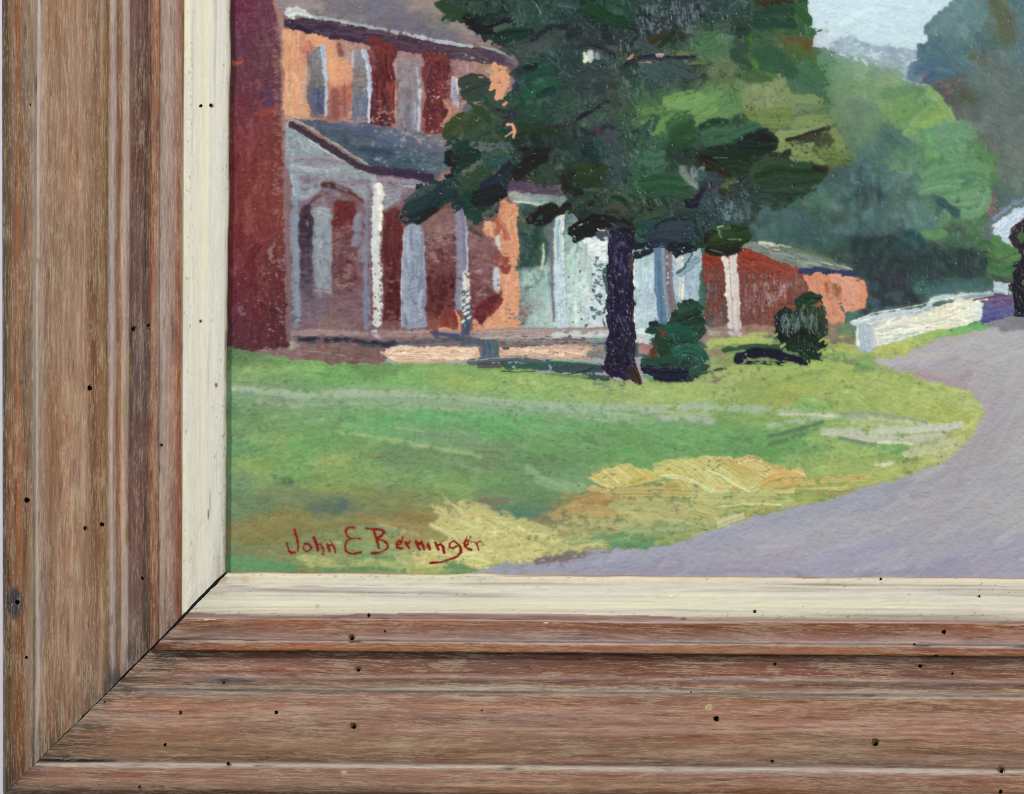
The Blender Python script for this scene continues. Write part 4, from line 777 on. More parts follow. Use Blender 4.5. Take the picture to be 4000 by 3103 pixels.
st([(880, 370), (1000, 350), (1180, 350)], 40, (196, 190, 92), dry=0.15); st([(930, 330), (1100, 300), (1300, 250)], 44, (176, 188, 90), dry=0.2); st([(1200, 260), (1400, 200), (1600, 170)], 40, (150, 184, 92), dry=0.2); st([(1500, 190), (1650, 165), (1810, 160)], 34, (98, 178, 92), dry=0.15); st([(460, 380), (600, 350), (800, 370)], 50, (164, 180, 88), dry=0.25); st([(600, 430), (750, 410), (880, 430)], 40, (112, 154, 92), dry=0.4); st([(450, 455), (600, 465), (740, 470)], 24, (134, 106, 92), dry=0.3); st([(700, 480), (820, 500), (880, 520)], 40, (98, 148, 84), dry=0.4); st([(200, 560), (400, 470), (700, 500)], 50, (168, 184, 88), dry=0.25)
T('J')
st([(430, 1240), (510, 1230), (590, 1280)], 50, (62, 84, 72), dry=0.55); st([(300, 1320), (600, 1330), (1000, 1340)], 40, (110, 118, 84), dry=0.4); st([(700, 1430), (780, 1460), (850, 1420)], 70, (80, 98, 92), dry=0.5); st([(890, 1480), (960, 1440), (1000, 1400)], 70, (72, 88, 90), dry=0.45); st([(1130, 1510), (1280, 1530), (1380, 1555)], 40, (86, 96, 84), dry=0.5); st([(720, 1290), (1000, 1305), (1250, 1330)], 20, (158, 154, 76), dry=0.4); st([(230, 1290), (450, 1270)], 16, (140, 164, 88), dry=0.4)
st([(900, 820), (1300, 880), (1700, 950), (2118, 1010)], 30, (160, 182, 118), (108, 148, 96), dry=0.5); st([(1050, 830), (1500, 910), (2118, 1030)], 10, (176, 190, 122), dry=0.45); st([(1350, 770), (1700, 830), (2118, 900)], 8, (170, 200, 150), dry=0.45); st([(1650, 830), (1900, 870), (2118, 890)], 60, (118, 148, 116), dry=0.4)
T('K')
st([(60, 400), (300, 260), (600, 260)], 60, (138, 118, 66), dry=0.3); st([(150, 480), (500, 400), (900, 330), (1300, 300)], 70, (130, 116, 64), dry=0.3); st([(1100, 250), (1400, 300), (1700, 340)], 60, (146, 118, 68), (160, 138, 84), dry=0.35); st([(1400, 230), (1700, 280), (1850, 330)], 60, (138, 112, 62), dry=0.35); st([(1100, 340), (1300, 360), (1450, 370)], 40, (116, 150, 106), dry=0.35); st([(1250, 310), (1450, 360), (1600, 400)], 16, (196, 164, 112), dry=0.45); st([(1430, 380), (1620, 400)], 24, (190, 168, 118), dry=0.4)
st([(30, 620), (250, 630), (560, 690)], 70, (92, 146, 98), (78, 128, 86), dry=0.15, h=2); st([(600, 590), (750, 620), (900, 660)], 46, (182, 184, 110), dry=0.35); st([(680, 650), (900, 670), (1150, 650)], 40, (170, 178, 102), dry=0.35); st([(860, 470), (960, 470)], 24, (178, 182, 112), dry=0.3); st([(1080, 590), (1200, 570), (1400, 590)], 40, (110, 148, 98), dry=0.35); st([(1180, 610), (1350, 640), (1500, 690)], 40, (186, 188, 112), dry=0.3); st([(800, 690), (1200, 680), (1500, 700)], 34, (92, 134, 88), dry=0.35); st([(1800, 660), (2118, 670)], 50, (94, 134, 86), dry=0.4)
# dry ochre grass
use(i_dry)
dry1 = [('K', 1720, 280), ('K', 1900, 250), ('K', 2118, 130), ('L', 120, 560), ('L', 300, 640), ('L', 490, 690), ('L', 740, 760), ('L', 900, 900), ('L', 1230, 880), ('L', 1100, 930), ('L', 700, 990), ('L', 200, 1080), ('K', 1650, 660), ('K', 1500, 600), ('K', 1900, 420)]
wash(dry1, [('L', 100, 720, (196, 186, 112)), ('L', 350, 760, (194, 188, 114)), ('L', 100, 840, (206, 186, 116)), ('L', 450, 910, (208, 186, 116)), ('L', 700, 830, (190, 186, 110)), ('L', 300, 1010, (190, 192, 110)), ('L', 850, 930, (194, 194, 112)), ('K', 2000, 600, (188, 188, 112)), ('K', 1700, 600, (180, 182, 112)), ('K', 2050, 350, (198, 188, 116))], 2.5, dry=0.25, h=1.8)
strokes(dry1, 170, (18, 44), (90, 240), 0.05, [(198, 190, 116), (206, 188, 116), (188, 190, 108), (202, 196, 124), (192, 180, 104)], 7, 0.35, 2.2, angj=0.25, streak=12)
T('K')
for _ in range(26): 
    x = random.uniform(1750, 2100); y = random.uniform(150, 520); st([(x - 60, y - 30), (x, y), (x + 60, y + 34)], random.uniform(18, 36), jit((204, 192, 122), 7), dry=0.35, h=2.6)
T('L')
for _ in range(34):
    x = random.uniform(720, 1350); y = random.uniform(640, 860); st([(x - 60, y - 24), (x, y), (x + 60, y + 26)], random.uniform(14, 30), jit((188, 176, 112), 7), (160, 140, 84), dry=0.5, h=2)
pits([(720, 620), (1350, 640), (1300, 860), (760, 840)], 0.9, (132, 136, 88)); pits([(0, 560), (500, 660), (760, 900), (500, 920), (0, 740)], 1.7, (128, 104, 88)); pits(dry1, 2.2, (110, 124, 84))
st([(900, 600), (1050, 540), (1250, 520), (1450, 540)], 56, (172, 122, 66), (184, 138, 82), dry=0.2, h=2); st([(880, 610), (1000, 570), (1100, 560)], 14, (128, 80, 36), dry=0.1, h=2.5); st([(700, 600), (850, 590), (920, 590)], 30, (124, 100, 62), dry=0.3); st([(760, 680), (900, 620), (1100, 610), (1300, 640)], 70, (168, 134, 80), dry=0.25); st([(1250, 600), (1450, 560), (1800, 620), (2050, 640)], 110, (160, 162, 100), (180, 180, 118), dry=0.15, h=2.4); st([(1000, 640), (1300, 660), (1700, 660)], 40, (176, 142, 78), dry=0.35)
st([(1350, 680), (1600, 690), (1900, 660)], 60, (176, 176, 106), (160, 140, 80), dry=0.25, h=2.4); st([(1300, 640), (1400, 640), (1480, 680)], 26, (196, 192, 124), dry=0.2, h=3); st([(1050, 720), (1300, 740), (1600, 740)], 60, (168, 166, 104), dry=0.4)
yl = [(1050, 345), (1180, 270), (1360, 230), (1460, 260), (1510, 300), (1470, 330), (1640, 320), (1640, 370), (1420, 420), (1250, 450), (1160, 410)]
wash(yl, [(1150, 320, (196, 178, 92)), (1350, 260, (206, 186, 100)), (1300, 380, (200, 190, 100)), (1450, 350, (204, 178, 96)), (1550, 360, (200, 180, 96))], 1.2, h=3)
for k in range(16):
    x = 1080 + k * 34; y = 350 - 60 * math.sin(k / 15 * 3) ; st([(x, y - 30), (x + 60, y + 20), (x + 130, y + 80)], 26, jit(random.choice([(204, 182, 92), (200, 186, 100), (196, 174, 84), (210, 192, 112)]), 5), dry=0.3, h=3.2, streak=13, clip=None)
st([(1060, 345), (1150, 400), (1260, 440)], 26, (216, 212, 140), (200, 190, 110), dry=0.1, h=4); st([(1100, 420), (1190, 465)], 16, (226, 218, 170), dry=0.1, h=4); st([(1060, 440), (1150, 450), (1220, 470)], 40, (196, 158, 96), dry=0.4); st([(1400, 390), (1480, 370), (1580, 345)], 34, (196, 168, 70), (170, 130, 40), dry=0.2, h=3.4); st([(1540, 360), (1570, 330)], 20, (216, 180, 110), dry=0.1, h=4)
st([(1200, 500), (1400, 440), (1650, 390)], 40, (192, 166, 96), (130, 150, 96), dry=0.45, h=2.4); st([(1300, 470), (1700, 460), (2118, 480)], 90, (182, 160, 90), (196, 176, 108), dry=0.12, h=2.6, streak=12); st([(1700, 420), (1850, 400), (2000, 430)], 80, (180, 158, 88), (160, 130, 66), dry=0.1, h=2.6, streak=12); st([(1350, 540), (1600, 530), (1900, 590)], 36, (190, 172, 104), dry=0.4)
yb = [(1580, 290), (1700, 210), (1850, 180), ('M', 100, 185), ('M', 300, 180), ('M', 520, 170), ('M', 640, 220), ('M', 860, 290), ('M', 960, 360), ('M', 800, 400), ('M', 560, 410), ('M', 500, 480), ('M', 160, 470), (2080, 470), (1990, 420), (1850, 370), (1650, 345)]
wash(yb, [(1700, 270, (208, 200, 112)), (1900, 240, (206, 194, 104)), (2000, 330, (212, 210, 130)), ('M', 100, 260, (206, 190, 104)), ('M', 200, 330, (206, 200, 120)), ('M', 450, 220, (202, 170, 92)), ('M', 600, 280, (200, 172, 92)), ('M', 100, 400, (214, 214, 140)), ('M', 400, 400, (208, 200, 120)), ('M', 800, 340, (206, 160, 80))], 1.0, h=3)
for k in range(20):
    f = k / 19; x = 1600 + 680 * f; y = 225 - 40 * math.sin(f * 3)
    st([(x, y + 20), (x + 110, y + 70), (x + 200 + 40 * f, y + 160), (x + 260 + 40 * f, y + 230)], 34, jit(random.choice([(210, 202, 116), (206, 196, 104), (216, 212, 132), (200, 186, 94), (212, 216, 140)]), 5), (196, 176, 88), dry=0.12, h=3.6, streak=14)
for k in range(14):
    f = k / 13; T('M'); x = 180 + 420 * f; y = 190 + 40 * f
    st([(x, y), (x + 120, y + 60), (x + 240, y + 140)], 30, jit(random.choice([(204, 172, 90), (208, 184, 104), (198, 164, 84), (206, 190, 110)]), 5), dry=0.2, h=3.2, streak=13)
pits([('L', 1580, 200), ('M', 640, 180), ('M', 860, 290), ('M', 400, 300), ('L', 1600, 290)], 2.0, (122, 128, 84)); T('L')
st([(1650, 350), (1780, 345), (1920, 390), (2010, 440), (2070, 480)], 26, (228, 230, 172), (214, 214, 150), dry=0, h=5); st([(1640, 340), (1660, 390)], 12, (200, 180, 90), h=4)
T('M')
st([(140, 290), (260, 350), (380, 420), (490, 470)], 30, (224, 230, 168), (208, 212, 140), dry=0, h=5); st([(0, 370), (90, 420), (160, 470)], 30, (222, 226, 158), (190, 200, 110), dry=0.05, h=5); st([(200, 430), (280, 430), (400, 450)], 30, (214, 166, 96), (196, 190, 110), dry=0.2, h=4); st([(260, 460), (320, 455)], 34, (190, 212, 148), dry=0.1, h=4); st([(340, 430), (400, 460)], 20, (200, 138, 56), h=3.5); st([(150, 485), (250, 490)], 24, (200, 214, 150), dry=0.2, h=4); st([(500, 470), (560, 440)], 40, (196, 204, 140), dry=0.2, h=4)
st([(590, 400), (700, 350), (800, 330), (920, 330)], 70, (206, 152, 66), (218, 178, 104), dry=0.08, h=4.5, streak=14); st([(840, 300), (930, 340)], 36, (212, 178, 100), dry=0.2, h=3.6); st([(600, 440), (900, 400), (1200, 370), (1450, 360)], 46, (196, 178, 92), (180, 150, 76), dry=0.25, h=2.6); st([(680, 450), (800, 430), (900, 410)], 20, (190, 130, 54), dry=0.3, h=2.6); st([(560, 480), (900, 460), (1300, 440)], 36, (184, 180, 94), (206, 204, 130), dry=0.2, h=3); st([(700, 480), (1000, 460), (1200, 450)], 10, (214, 212, 144), h=3)
st([(860, 470), (1000, 475), (1200, 480)], 46, (134, 146, 74), dry=0.2); st([(1050, 490), (1250, 480), (1350, 450)], 44, (152, 140, 64), dry=0.3)
st([(0, 490), (300, 500), (700, 505)], 40, (184, 186, 114), (160, 160, 90), dry=0.1, h=3); st([(0, 540), (400, 545), (850, 570)], 56, (188, 192, 116), (166, 174, 96), dry=0.1, h=3, streak=12); st([(200, 600), (450, 575), (750, 580)], 16, (214, 216, 156), dry=0.1, h=4); st([(0, 570), (150, 600), (260, 640)], 60, (176, 178, 106), (154, 164, 92), dry=0.15, h=3, streak=13); st([(750, 590), (900, 570), (1010, 560)], 30, (164, 172, 88), dry=0.3)
for k in range(7): st([(20 - k * 10, 640 + k * 16), (110 - k * 6, 680 + k * 14), (170, 760 + k * 4)], 24, jit((178, 178, 104), 8), (128, 150, 92), dry=0.12, h=3.4, streak=14)
st([(470, 680), (560, 620), (680, 610)], 50, (164, 158, 80), dry=0.2); st([(320, 620), (420, 600), (520, 610)], 40, (140, 160, 84), dry=0.2, h=2.6); st([(180, 730), (250, 710)], 24, (184, 108, 44), dry=0.1, h=3)
st([(220, 750), (320, 710), (440, 670)], 74, (204, 198, 160), (190, 186, 138), dry=0.05, h=4.5, rag=0.2); st([(0, 835), (200, 770), (500, 690)], 10, (190, 186, 112), h=3)
T('L')
st([(1900, 640), (2000, 660), (2060, 720), (2080, 770)], 90, (178, 180, 108), (140, 160, 96), dry=0.15, h=3.4, streak=15); st([(1960, 620), (2080, 650), (2118, 700)], 46, (196, 190, 118), (176, 150, 70), dry=0.1, h=3.6); st([(1700, 700), (1850, 720), (1980, 780)], 56, (172, 176, 110), dry=0.45, h=2.2); st([(1350, 800), (1700, 780), (2000, 780)], 60, (136, 164, 108), dry=0.3)
use(i_lawn)
st([(900, 900), (1100, 870), (1350, 820)], 40, (90, 138, 92), dry=0.4); st([(1250, 900), (1400, 900), (1550, 920)], 60, (82, 140, 96), (110, 156, 104), dry=0.2); st([(330, 660), (450, 650), (640, 660)], 40, (62, 108, 100), dry=0.35); st([(320, 600), (550, 600), (750, 600)], 44, (82, 118, 92), dry=0.35)
st([(1600, 890), (1700, 870), (1850, 810), (2118, 760)], 30, (158, 160, 88), dry=0.3); st([(560, 280), (760, 400), (1000, 420)], 120, (124, 158, 116), dry=0.4, h=1); st([(150, 560), (260, 550), (400, 540)], 46, (116, 92, 92), dry=0.55, h=0.6)
use(i_road)
for _ in range(60):
    f = random.random(); x = 100 + 2400 * f; y = 1130 - 90 * f - 170 * f * f
    st([(x - 40, y + 8), (x + 40, y - 8)], random.uniform(12, 24), jit((140, 142, 168), 5), dry=0.6, h=1.6)
T('M')
for _ in range(60):
    f = random.random(); x = 1500 * f; y = 880 - 420 * f + random.uniform(-12, 30)
    st([(x - 50, y + 16), (x + 50, y - 16)], random.uniform(12, 26), jit((140, 144, 168), 5), dry=0.6, h=1.6)
T('L'); use(i_lawn)
st([(620, 1050), (800, 1020), (1020, 990)], 50, (118, 96, 104), dry=0.5, h=0.8); st([(850, 980), (1050, 970), (1250, 960)], 30, (126, 108, 96), dry=0.55, h=0.8); pits([(560, 1000), (1100, 960), (1050, 1090), (700, 1110)], 1.2, (112, 84, 88)); pits([(100, 1090), (560, 1040), (560, 1130), (100, 1140)], 1.4, (104, 124, 104))

# ================= the house
use(i_house)
T('A')
wash([('A', 440, 150), ('A', 1000, 250), ('A', 2118, 480), ('C', 830, 540), ('C', 840, 900), ('C', 900, 1250), ('D', 920, 400), ('D', 930, 1450), ('D', 560, 1500), ('B', 1250, 1530), ('B', 520, 1560), ('A', 480, 900)], [('A', 700, 600, (170, 128, 116)), ('A', 1500, 700, (158, 122, 114)), ('B', 1000, 600, (126, 96, 98)), ('B', 1000, 1300, (130, 102, 102)), ('D', 600, 900, (128, 92, 92)), ('C', 600, 700, (160, 124, 112))], 0.6)
# side wall
use(i_side)
sw = [('A', -120, -300), ('A', 385, -300), ('A', 400, 60), ('A', 440, 140), ('A', 472, 500), ('A', 490, 1000), ('A', 494, 1690), ('B', 510, 1000), ('B', 512, 1590), ('B', 420, 1610), ('B', 215, 1640), ('B', 40, 1590), ('B', -120, 1570)]
swc = [('A', 100, 60, (112, 44, 66)), ('A', 300, 60, (96, 52, 72)), ('A', 200, 250, (96, 48, 68)), ('A', 400, 250, (104, 62, 74)), ('A', 100, 400, (88, 50, 66)), ('A', 350, 450, (98, 58, 68)), ('A', 150, 700, (96, 50, 62)), ('A', 350, 800, (94, 56, 74)), ('A', 100, 850, (104, 46, 58)), ('A', 350, 950, (122, 54, 54)), ('A', 150, 1100, (118, 50, 54)), ('A', 400, 1150, (120, 56, 52)), ('A', 150, 1400, (118, 48, 50)), ('A', 350, 1450, (128, 58, 48)), ('B', 100, 400, (118, 48, 50)), ('B', 300, 450, (130, 60, 48)), ('B', 150, 750, (112, 44, 48)), ('B', 400, 750, (118, 56, 50)), ('B', 100, 1000, (108, 42, 50)), ('B', 400, 1000, (102, 48, 48)), ('B', 150, 1250, (102, 42, 52)), ('B', 400, 1300, (84, 40, 42)), ('B', 250, 1450, (92, 42, 48)), ('B', 450, 1500, (76, 38, 42)), ('B', 100, 1530, (88, 48, 58))]
wash(sw, swc, 1.2, p=3.5)
strokes(sw, 330, (40, 80), (120, 300), 1.5, swc, 4, 0.25, 0.7, angj=0.18, streak=6)
strokes(sw, 420, (5, 9), (24, 60), 1.5, [(150, 112, 128), (138, 100, 116), (156, 116, 120)], 6, 0.62, 0.5, angj=0.12, curve=0.02, alpha=0.3, keep=True)  # thin pale hairs put glints of the weave into the brick colour
st([('A', 66, 520), ('A', 140, 520)], 50, (176, 74, 52), dry=0.5); st([('A', 300, 960), ('A', 400, 930), ('A', 440, 960)], 70, (134, 56, 50), dry=0.5)
for k in range(12): st([('A', 300 + random.uniform(-10, 40), 720 + 14 * k), ('A', 380, 730 + 13 * k), ('A', 450, 725 + 14 * k)], 16, (82, 52, 82), dry=0.55, h=0.8)
pits([('A', 370, 250), ('A', 480, 250), ('A', 492, 1690), ('A', 400, 1690)], 1.5, (150, 114, 110)); pits([('B', 380, 300), ('B', 505, 300), ('B', 512, 1560), ('B', 330, 1560)], 1.35, (142, 110, 112)); pits([('B', 60, 900), ('B', 400, 900), ('B', 400, 1560), ('B', 60, 1560)], 1.9, (132, 92, 102))
# mauve corner strip
st([('A', 405, 20), ('A', 450, 160), ('A', 472, 400), ('A', 478, 800), ('A', 486, 1200), ('A', 500, 1690)], 34, (166, 128, 116), (150, 118, 112), dry=0.3, rag=0.2)
for k in range(60):
    y = 200 + k * 24 + random.uniform(-14, 14); x = random.uniform(385, 440); st([('A', x, y + random.uniform(-8, 8)), ('A', x + random.uniform(30, 70), y)], random.uniform(10, 26), jit((136, 92, 90), 8), dry=0.6, h=0.4)
st([('B', 500, 0), ('B', 508, 600), ('B', 520, 1000), ('B', 528, 1560)], 44, (126, 100, 108), (146, 118, 116), dry=0.15)
# main roof
use(i_roof)
rf = [('A', 385, -300), ('A', 385, 0), ('A', 480, 90), ('A', 600, 75), ('A', 720, 130), ('A', 1300, 240), ('A', 1900, 360), ('C', 480, 370), ('C', 690, 390), ('C', 640, 330), ('C', 430, 200), ('C', 280, 120), ('C', 220, -20), ('C', 0, -300)]
rfc = [('A', 450, 30, (150, 130, 124)), ('A', 600, 40, (172, 148, 134)), ('A', 720, 30, (178, 156, 138)), ('A', 800, 90, (126, 112, 112)), ('A', 950, 60, (114, 106, 112)), ('A', 1100, 150, (126, 114, 116)), ('A', 1250, 60, (112, 114, 126)), ('A', 1450, 120, (112, 106, 116)), ('A', 1400, 220, (94, 90, 112)), ('A', 1620, 200, (104, 98, 108)), ('A', 1750, 280, (96, 90, 104)), ('A', 1900, 300, (112, 104, 110)), ('C', 100, 60, (168, 140, 122)), ('C', 170, 20, (172, 144, 124)), ('C', 40, 100, (122, 110, 106)), ('C', 250, 170, (130, 124, 104)), ('C', 380, 210, (168, 144, 120)), ('C', 470, 280, (166, 140, 118)), ('C', 560, 340, (158, 118, 112)), ('C', 650, 360, (170, 140, 120)), ('C', 330, 290, (106, 98, 106))]
wash(rf, rfc, 1.0)
strokes(rf, 130, (40, 70), (100, 220), 0.35, rfc, 4, 0.3, 0.7, angj=0.4)
st([('C', 100, -20), ('C', 190, 60), ('C', 240, 110)], 70, (172, 146, 124), dry=0.2); st([('C', 340, 190), ('C', 430, 220), ('C', 500, 300)], 50, (168, 144, 120), dry=0.25); st([('C', 470, 310), ('C', 580, 350), ('C', 690, 370)], 50, (164, 130, 116), dry=0.4); st([('C', 250, 150), ('C', 330, 180), ('C', 390, 200)], 40, (72, 88, 62), dry=0.75, h=0.8); st([('A', 1270, 190), ('A', 1370, 195)], 16, (140, 96, 64), dry=0.5)
# eave and gutter
use(i_eave)
ev = [('A', 488, 165), ('A', 720, 140), ('A', 1300, 262), ('A', 1700, 345), ('C', 500, 385), ('C', 760, 440), ('C', 835, 480), ('C', 865, 585), ('C', 650, 530), ('C', 420, 500), ('A', 1700, 465), ('A', 1400, 425), ('A', 1180, 372), ('A', 960, 335), ('A', 800, 320), ('A', 620, 255), ('A', 560, 250), ('A', 488, 205)]
wash(ev, [('A', 600, 200, (62, 46, 64)), ('A', 1000, 270, (66, 48, 64)), ('A', 1400, 350, (74, 54, 68)), ('A', 1700, 410, (80, 58, 72)), ('C', 400, 440, (86, 66, 78)), ('C', 700, 490, (78, 62, 78)), ('C', 820, 550, (104, 84, 92))], 0.8)
strokes(ev, 70, (26, 46), (140, 300), 0.2, None, 5, 0.2, 1.0, angj=0.04, streak=6)
pits([('C', 150, 400), ('C', 640, 480), ('C', 640, 530), ('C', 150, 470)], 1.3, (150, 118, 112)); st([('C', 470, 515), ('C', 560, 540), ('C', 660, 560)], 22, (168, 122, 92), dry=0.35)
use(i_gut)
st([('A', 510, 110), ('A', 570, 95), ('A', 650, 110), ('A', 720, 140)], 66, (204, 212, 204), (180, 192, 186), dry=0, taper=0.6, h=3.4, rag=0.15); st([('A', 520, 140), ('A', 580, 148)], 14, (206, 208, 192), h=3)
st([('A', 730, 138), ('A', 1000, 188), ('A', 1300, 244), ('A', 1400, 262)], 24, (172, 184, 182), (148, 156, 156), dry=0.3, h=2.6, rag=0.2); st([('A', 1380, 256), ('A', 1700, 330), ('A', 1960, 376), ('A', 2040, 388)], 30, (178, 190, 188), (150, 160, 160), dry=0.08, h=2.8, rag=0.2); st([('C', 590, 390), ('C', 700, 415), ('C', 850, 470)], 22, (150, 162, 152), (120, 140, 130), dry=0.15, h=2.2)
# upper storey: orange sunlit brick and shaded piers
use(i_house)
T('A')
ups = [(472, 225), (600, 262), (800, 325), (960, 338), (1400, 428), (1850, 490), (2080, 540), (1950, 640), (1920, 900), (1780, 1120), (1200, 1030), (540, 980), (490, 960)]
wash(ups, [(540, 350, (216, 152, 100)), (560, 650, (218, 158, 106)), (560, 870, (212, 154, 98)), (540, 940, (196, 150, 124)), (660, 400, (190, 110, 92)), (720, 320, (214, 144, 98)), (800, 340, (212, 150, 104)), (630, 620, (208, 150, 112)), (850, 500, (214, 148, 100)), (960, 350, (176, 128, 108)), (940, 560, (226, 154, 102)), (960, 660, (222, 152, 100)), (930, 780, (160, 92, 76)), (1010, 720, (186, 112, 88)), (920, 900, (146, 88, 82)), (980, 900, (156, 100, 88)), (1010, 450, (178, 140, 128)), (1030, 950, (186, 132, 112)), (1100, 380, (166, 124, 114)), (1440, 460, (158, 118, 118)), (1620, 520, (156, 122, 122)), (1900, 520, (152, 112, 114)), (1880, 800, (150, 100, 90)), (1850, 950, (172, 122, 96)), (1700, 1080, (140, 80, 74)), (1300, 1030, (160, 112, 102))], 1.0, h=1.2)
strokes([(476, 240), (620, 280), (640, 950), (500, 960)], 34, (30, 60), (140, 300), 1.5, [(222, 160, 108), (212, 148, 98), (206, 150, 108), (226, 166, 116)], 5, 0.15, 2.0, angj=0.08, streak=13)
st([(650, 280), (645, 400)], 46, (196, 130, 108), dry=0.2); st([(690, 290), (760, 320), (840, 345)], 44, (222, 156, 104), dry=0.15, h=2.6); st([(680, 350), (700, 440), (700, 540)], 64, (192, 106, 88), dry=0.25, h=2); st([(730, 350), (760, 360)], 30, (216, 150, 100), dry=0.2); st([(660, 560), (655, 700), (648, 860)], 22, (188, 164, 158), (170, 150, 150), dry=0.2, h=2)
st([(870, 350), (890, 430)], 60, (220, 156, 106), dry=0.2, h=2.4); st([(890, 500), (900, 600), (900, 700)], 60, (228, 158, 102), dry=0.1, h=2.8); st([(960, 500), (970, 600), (970, 680)], 76, (226, 152, 100), (214, 136, 90), dry=0.15, h=2.8); st([(940, 370), (950, 420), (965, 470)], 44, (122, 76, 78), dry=0.3); st([(905, 740), (915, 860), (920, 970)], 64, (150, 88, 80), (130, 74, 74), dry=0.3); st([(980, 720), (985, 850), (990, 960)], 50, (160, 100, 84), (176, 122, 100), dry=0.35); st([(1020, 720), (1020, 830)], 40, (180, 104, 80), dry=0.4); st([(1000, 420), (1010, 490)], 26, (176, 140, 134), dry=0.4); st([(985, 640), (995, 960)], 5, (88, 60, 66), dry=0.3, h=0.3)
st([(540, 840), (580, 880), (700, 960)], 40, (210, 156, 118), dry=0.4); st([(500, 860), (520, 930)], 40, (204, 150, 104), dry=0.3)
for (xa, xb, ya, yb, c1, c2) in [(1210, 1400, 400, 1040, (104, 42, 42), (92, 42, 50)), (1660, 1840, 480, 1100, (112, 48, 46), (92, 44, 52))]:
    pp = [(xa - 20, ya - 40), (xb, ya - 30), (xb + 8, yb + 10), (xa - 10, yb)]
    wash(pp, [(xa, ya, (112, 50, 46)), ((xa + xb) / 2, (ya + yb) / 2, c1), (xa + 20, yb - 100, c2), (xb - 20, yb - 60, (104, 56, 58))], 1.5, h=1.2)
    strokes(pp, 30, (30, 60), (140, 320), 1.5, [c1, c2, (116, 50, 46), (84, 38, 44)], 4, 0.25, 1.6, angj=0.06, streak=9)
st([(1180, 330), (1280, 350), (1380, 420)], 70, (116, 52, 48), dry=0.35); st([(1180, 420), (1220, 480), (1230, 560)], 40, (120, 66, 68), dry=0.3)
st([(1660, 1060), (1660, 1190)], 40, (124, 58, 56), dry=0.5); st([(1740, 470), (1860, 500)], 50, (116, 52, 46), dry=0.4); st([(1870, 560), (1860, 700), (1850, 800)], 50, (126, 70, 66), dry=0.5); st([(1820, 830), (1870, 920), (1800, 1060)], 60, (172, 122, 98), dry=0.5)
for k in range(7): st([(1930 + 12 * k, 500 + 6 * k), (1960 + 10 * k, 600 + 10 * k)], 18, jit((158, 118, 118), 5), dry=0.2)
pits([(1200, 800), (1420, 800), (1420, 1060), (1200, 1040)], 1.6, (150, 104, 100)); pits([(1640, 700), (1860, 700), (1800, 1100), (1640, 1100)], 1.7, (152, 100, 92))
# upper windows
use(i_w[0])
wash([(690, 560), (715, 440), (735, 395), (815, 390), (826, 560), (822, 930), (790, 985), (706, 975), (692, 800)], [(750, 430, (128, 124, 122)), (750, 600, (116, 110, 110)), (760, 700, (112, 108, 108)), (750, 760, (80, 88, 114)), (760, 900, (92, 94, 112)), (730, 960, (120, 108, 112))], 0.8, h=1)
strokes([(690, 440), (815, 400), (820, 720), (692, 720)], 10, (30, 50), (120, 240), 1.5, [(120, 114, 114), (112, 108, 110)], 4, 0.2); strokes([(692, 725), (820, 725), (815, 940), (706, 960)], 10, (30, 50), (80, 180), 1.5, [(80, 86, 112), (94, 96, 116)], 4, 0.25)
st([(690, 420), (682, 700), (690, 860)], 5, (70, 70, 96), h=0.2); st([(800, 385), (820, 480), (828, 620), (836, 760), (826, 960)], 34, (184, 196, 206), (160, 168, 180), dry=0.06, h=3.2, taper=0.35, rag=0.15); st([(800, 380), (812, 470)], 30, (140, 168, 196), dry=0.3)
use(i_w[1])
wash([(1052, 440), (1090, 415), (1150, 415), (1178, 520), (1190, 800), (1192, 1015), (1052, 1000), (1050, 760)], [(1100, 450, (136, 132, 138)), (1100, 650, (128, 120, 118)), (1080, 740, (122, 114, 114)), (1100, 850, (100, 106, 128)), (1110, 980, (120, 116, 128))], 0.8, h=1)
st([(1060, 420), (1050, 560)], 22, (172, 164, 168), dry=0.2); st([(1140, 420), (1180, 520), (1192, 640), (1196, 780)], 44, (188, 194, 206), (160, 166, 184), dry=0.1, h=2.6, taper=0.3); st([(1195, 760), (1190, 900), (1190, 1020)], 18, (190, 192, 202), dry=0.25, h=2.4); strokes([(1060, 770), (1180, 770), (1180, 1000), (1060, 990)], 8, (26, 40), (80, 180), 1.5, [(98, 106, 130), (116, 116, 130)], 4, 0.3)
use(i_w[2])
wash([(1425, 500), (1540, 480), (1630, 510), (1615, 1100), (1420, 1060)], [(1450, 560, (140, 124, 128)), (1500, 620, (124, 116, 116)), (1560, 600, (146, 132, 134)), (1450, 760, (124, 112, 116)), (1480, 860, (116, 112, 124)), (1540, 950, (112, 112, 128)), (1450, 1000, (128, 116, 120))], 1.0, h=1)
strokes([(1425, 500), (1600, 500), (1590, 1080), (1420, 1060)], 26, (24, 50), (140, 320), 1.53, None, 5, 0.3, 1.2, angj=0.05); st([(1596, 560), (1608, 800), (1606, 950), (1600, 1100)], 24, (200, 200, 208), (170, 168, 178), dry=0.12, h=2.6); st([(1412, 520), (1408, 800), (1412, 1060)], 10, (190, 150, 140), dry=0.3); st([(1566, 850), (1574, 1080)], 8, (176, 178, 188), dry=0.2)
use(i_w[3])
wash([(1870, 620), (1920, 640), (1926, 880), (1890, 860), (1868, 800)], [(1890, 700, (166, 156, 170)), (1900, 830, (160, 152, 168))], 0.8); st([(1916, 650), (1924, 760), (1926, 890)], 14, (192, 192, 202), dry=0.1, h=2)
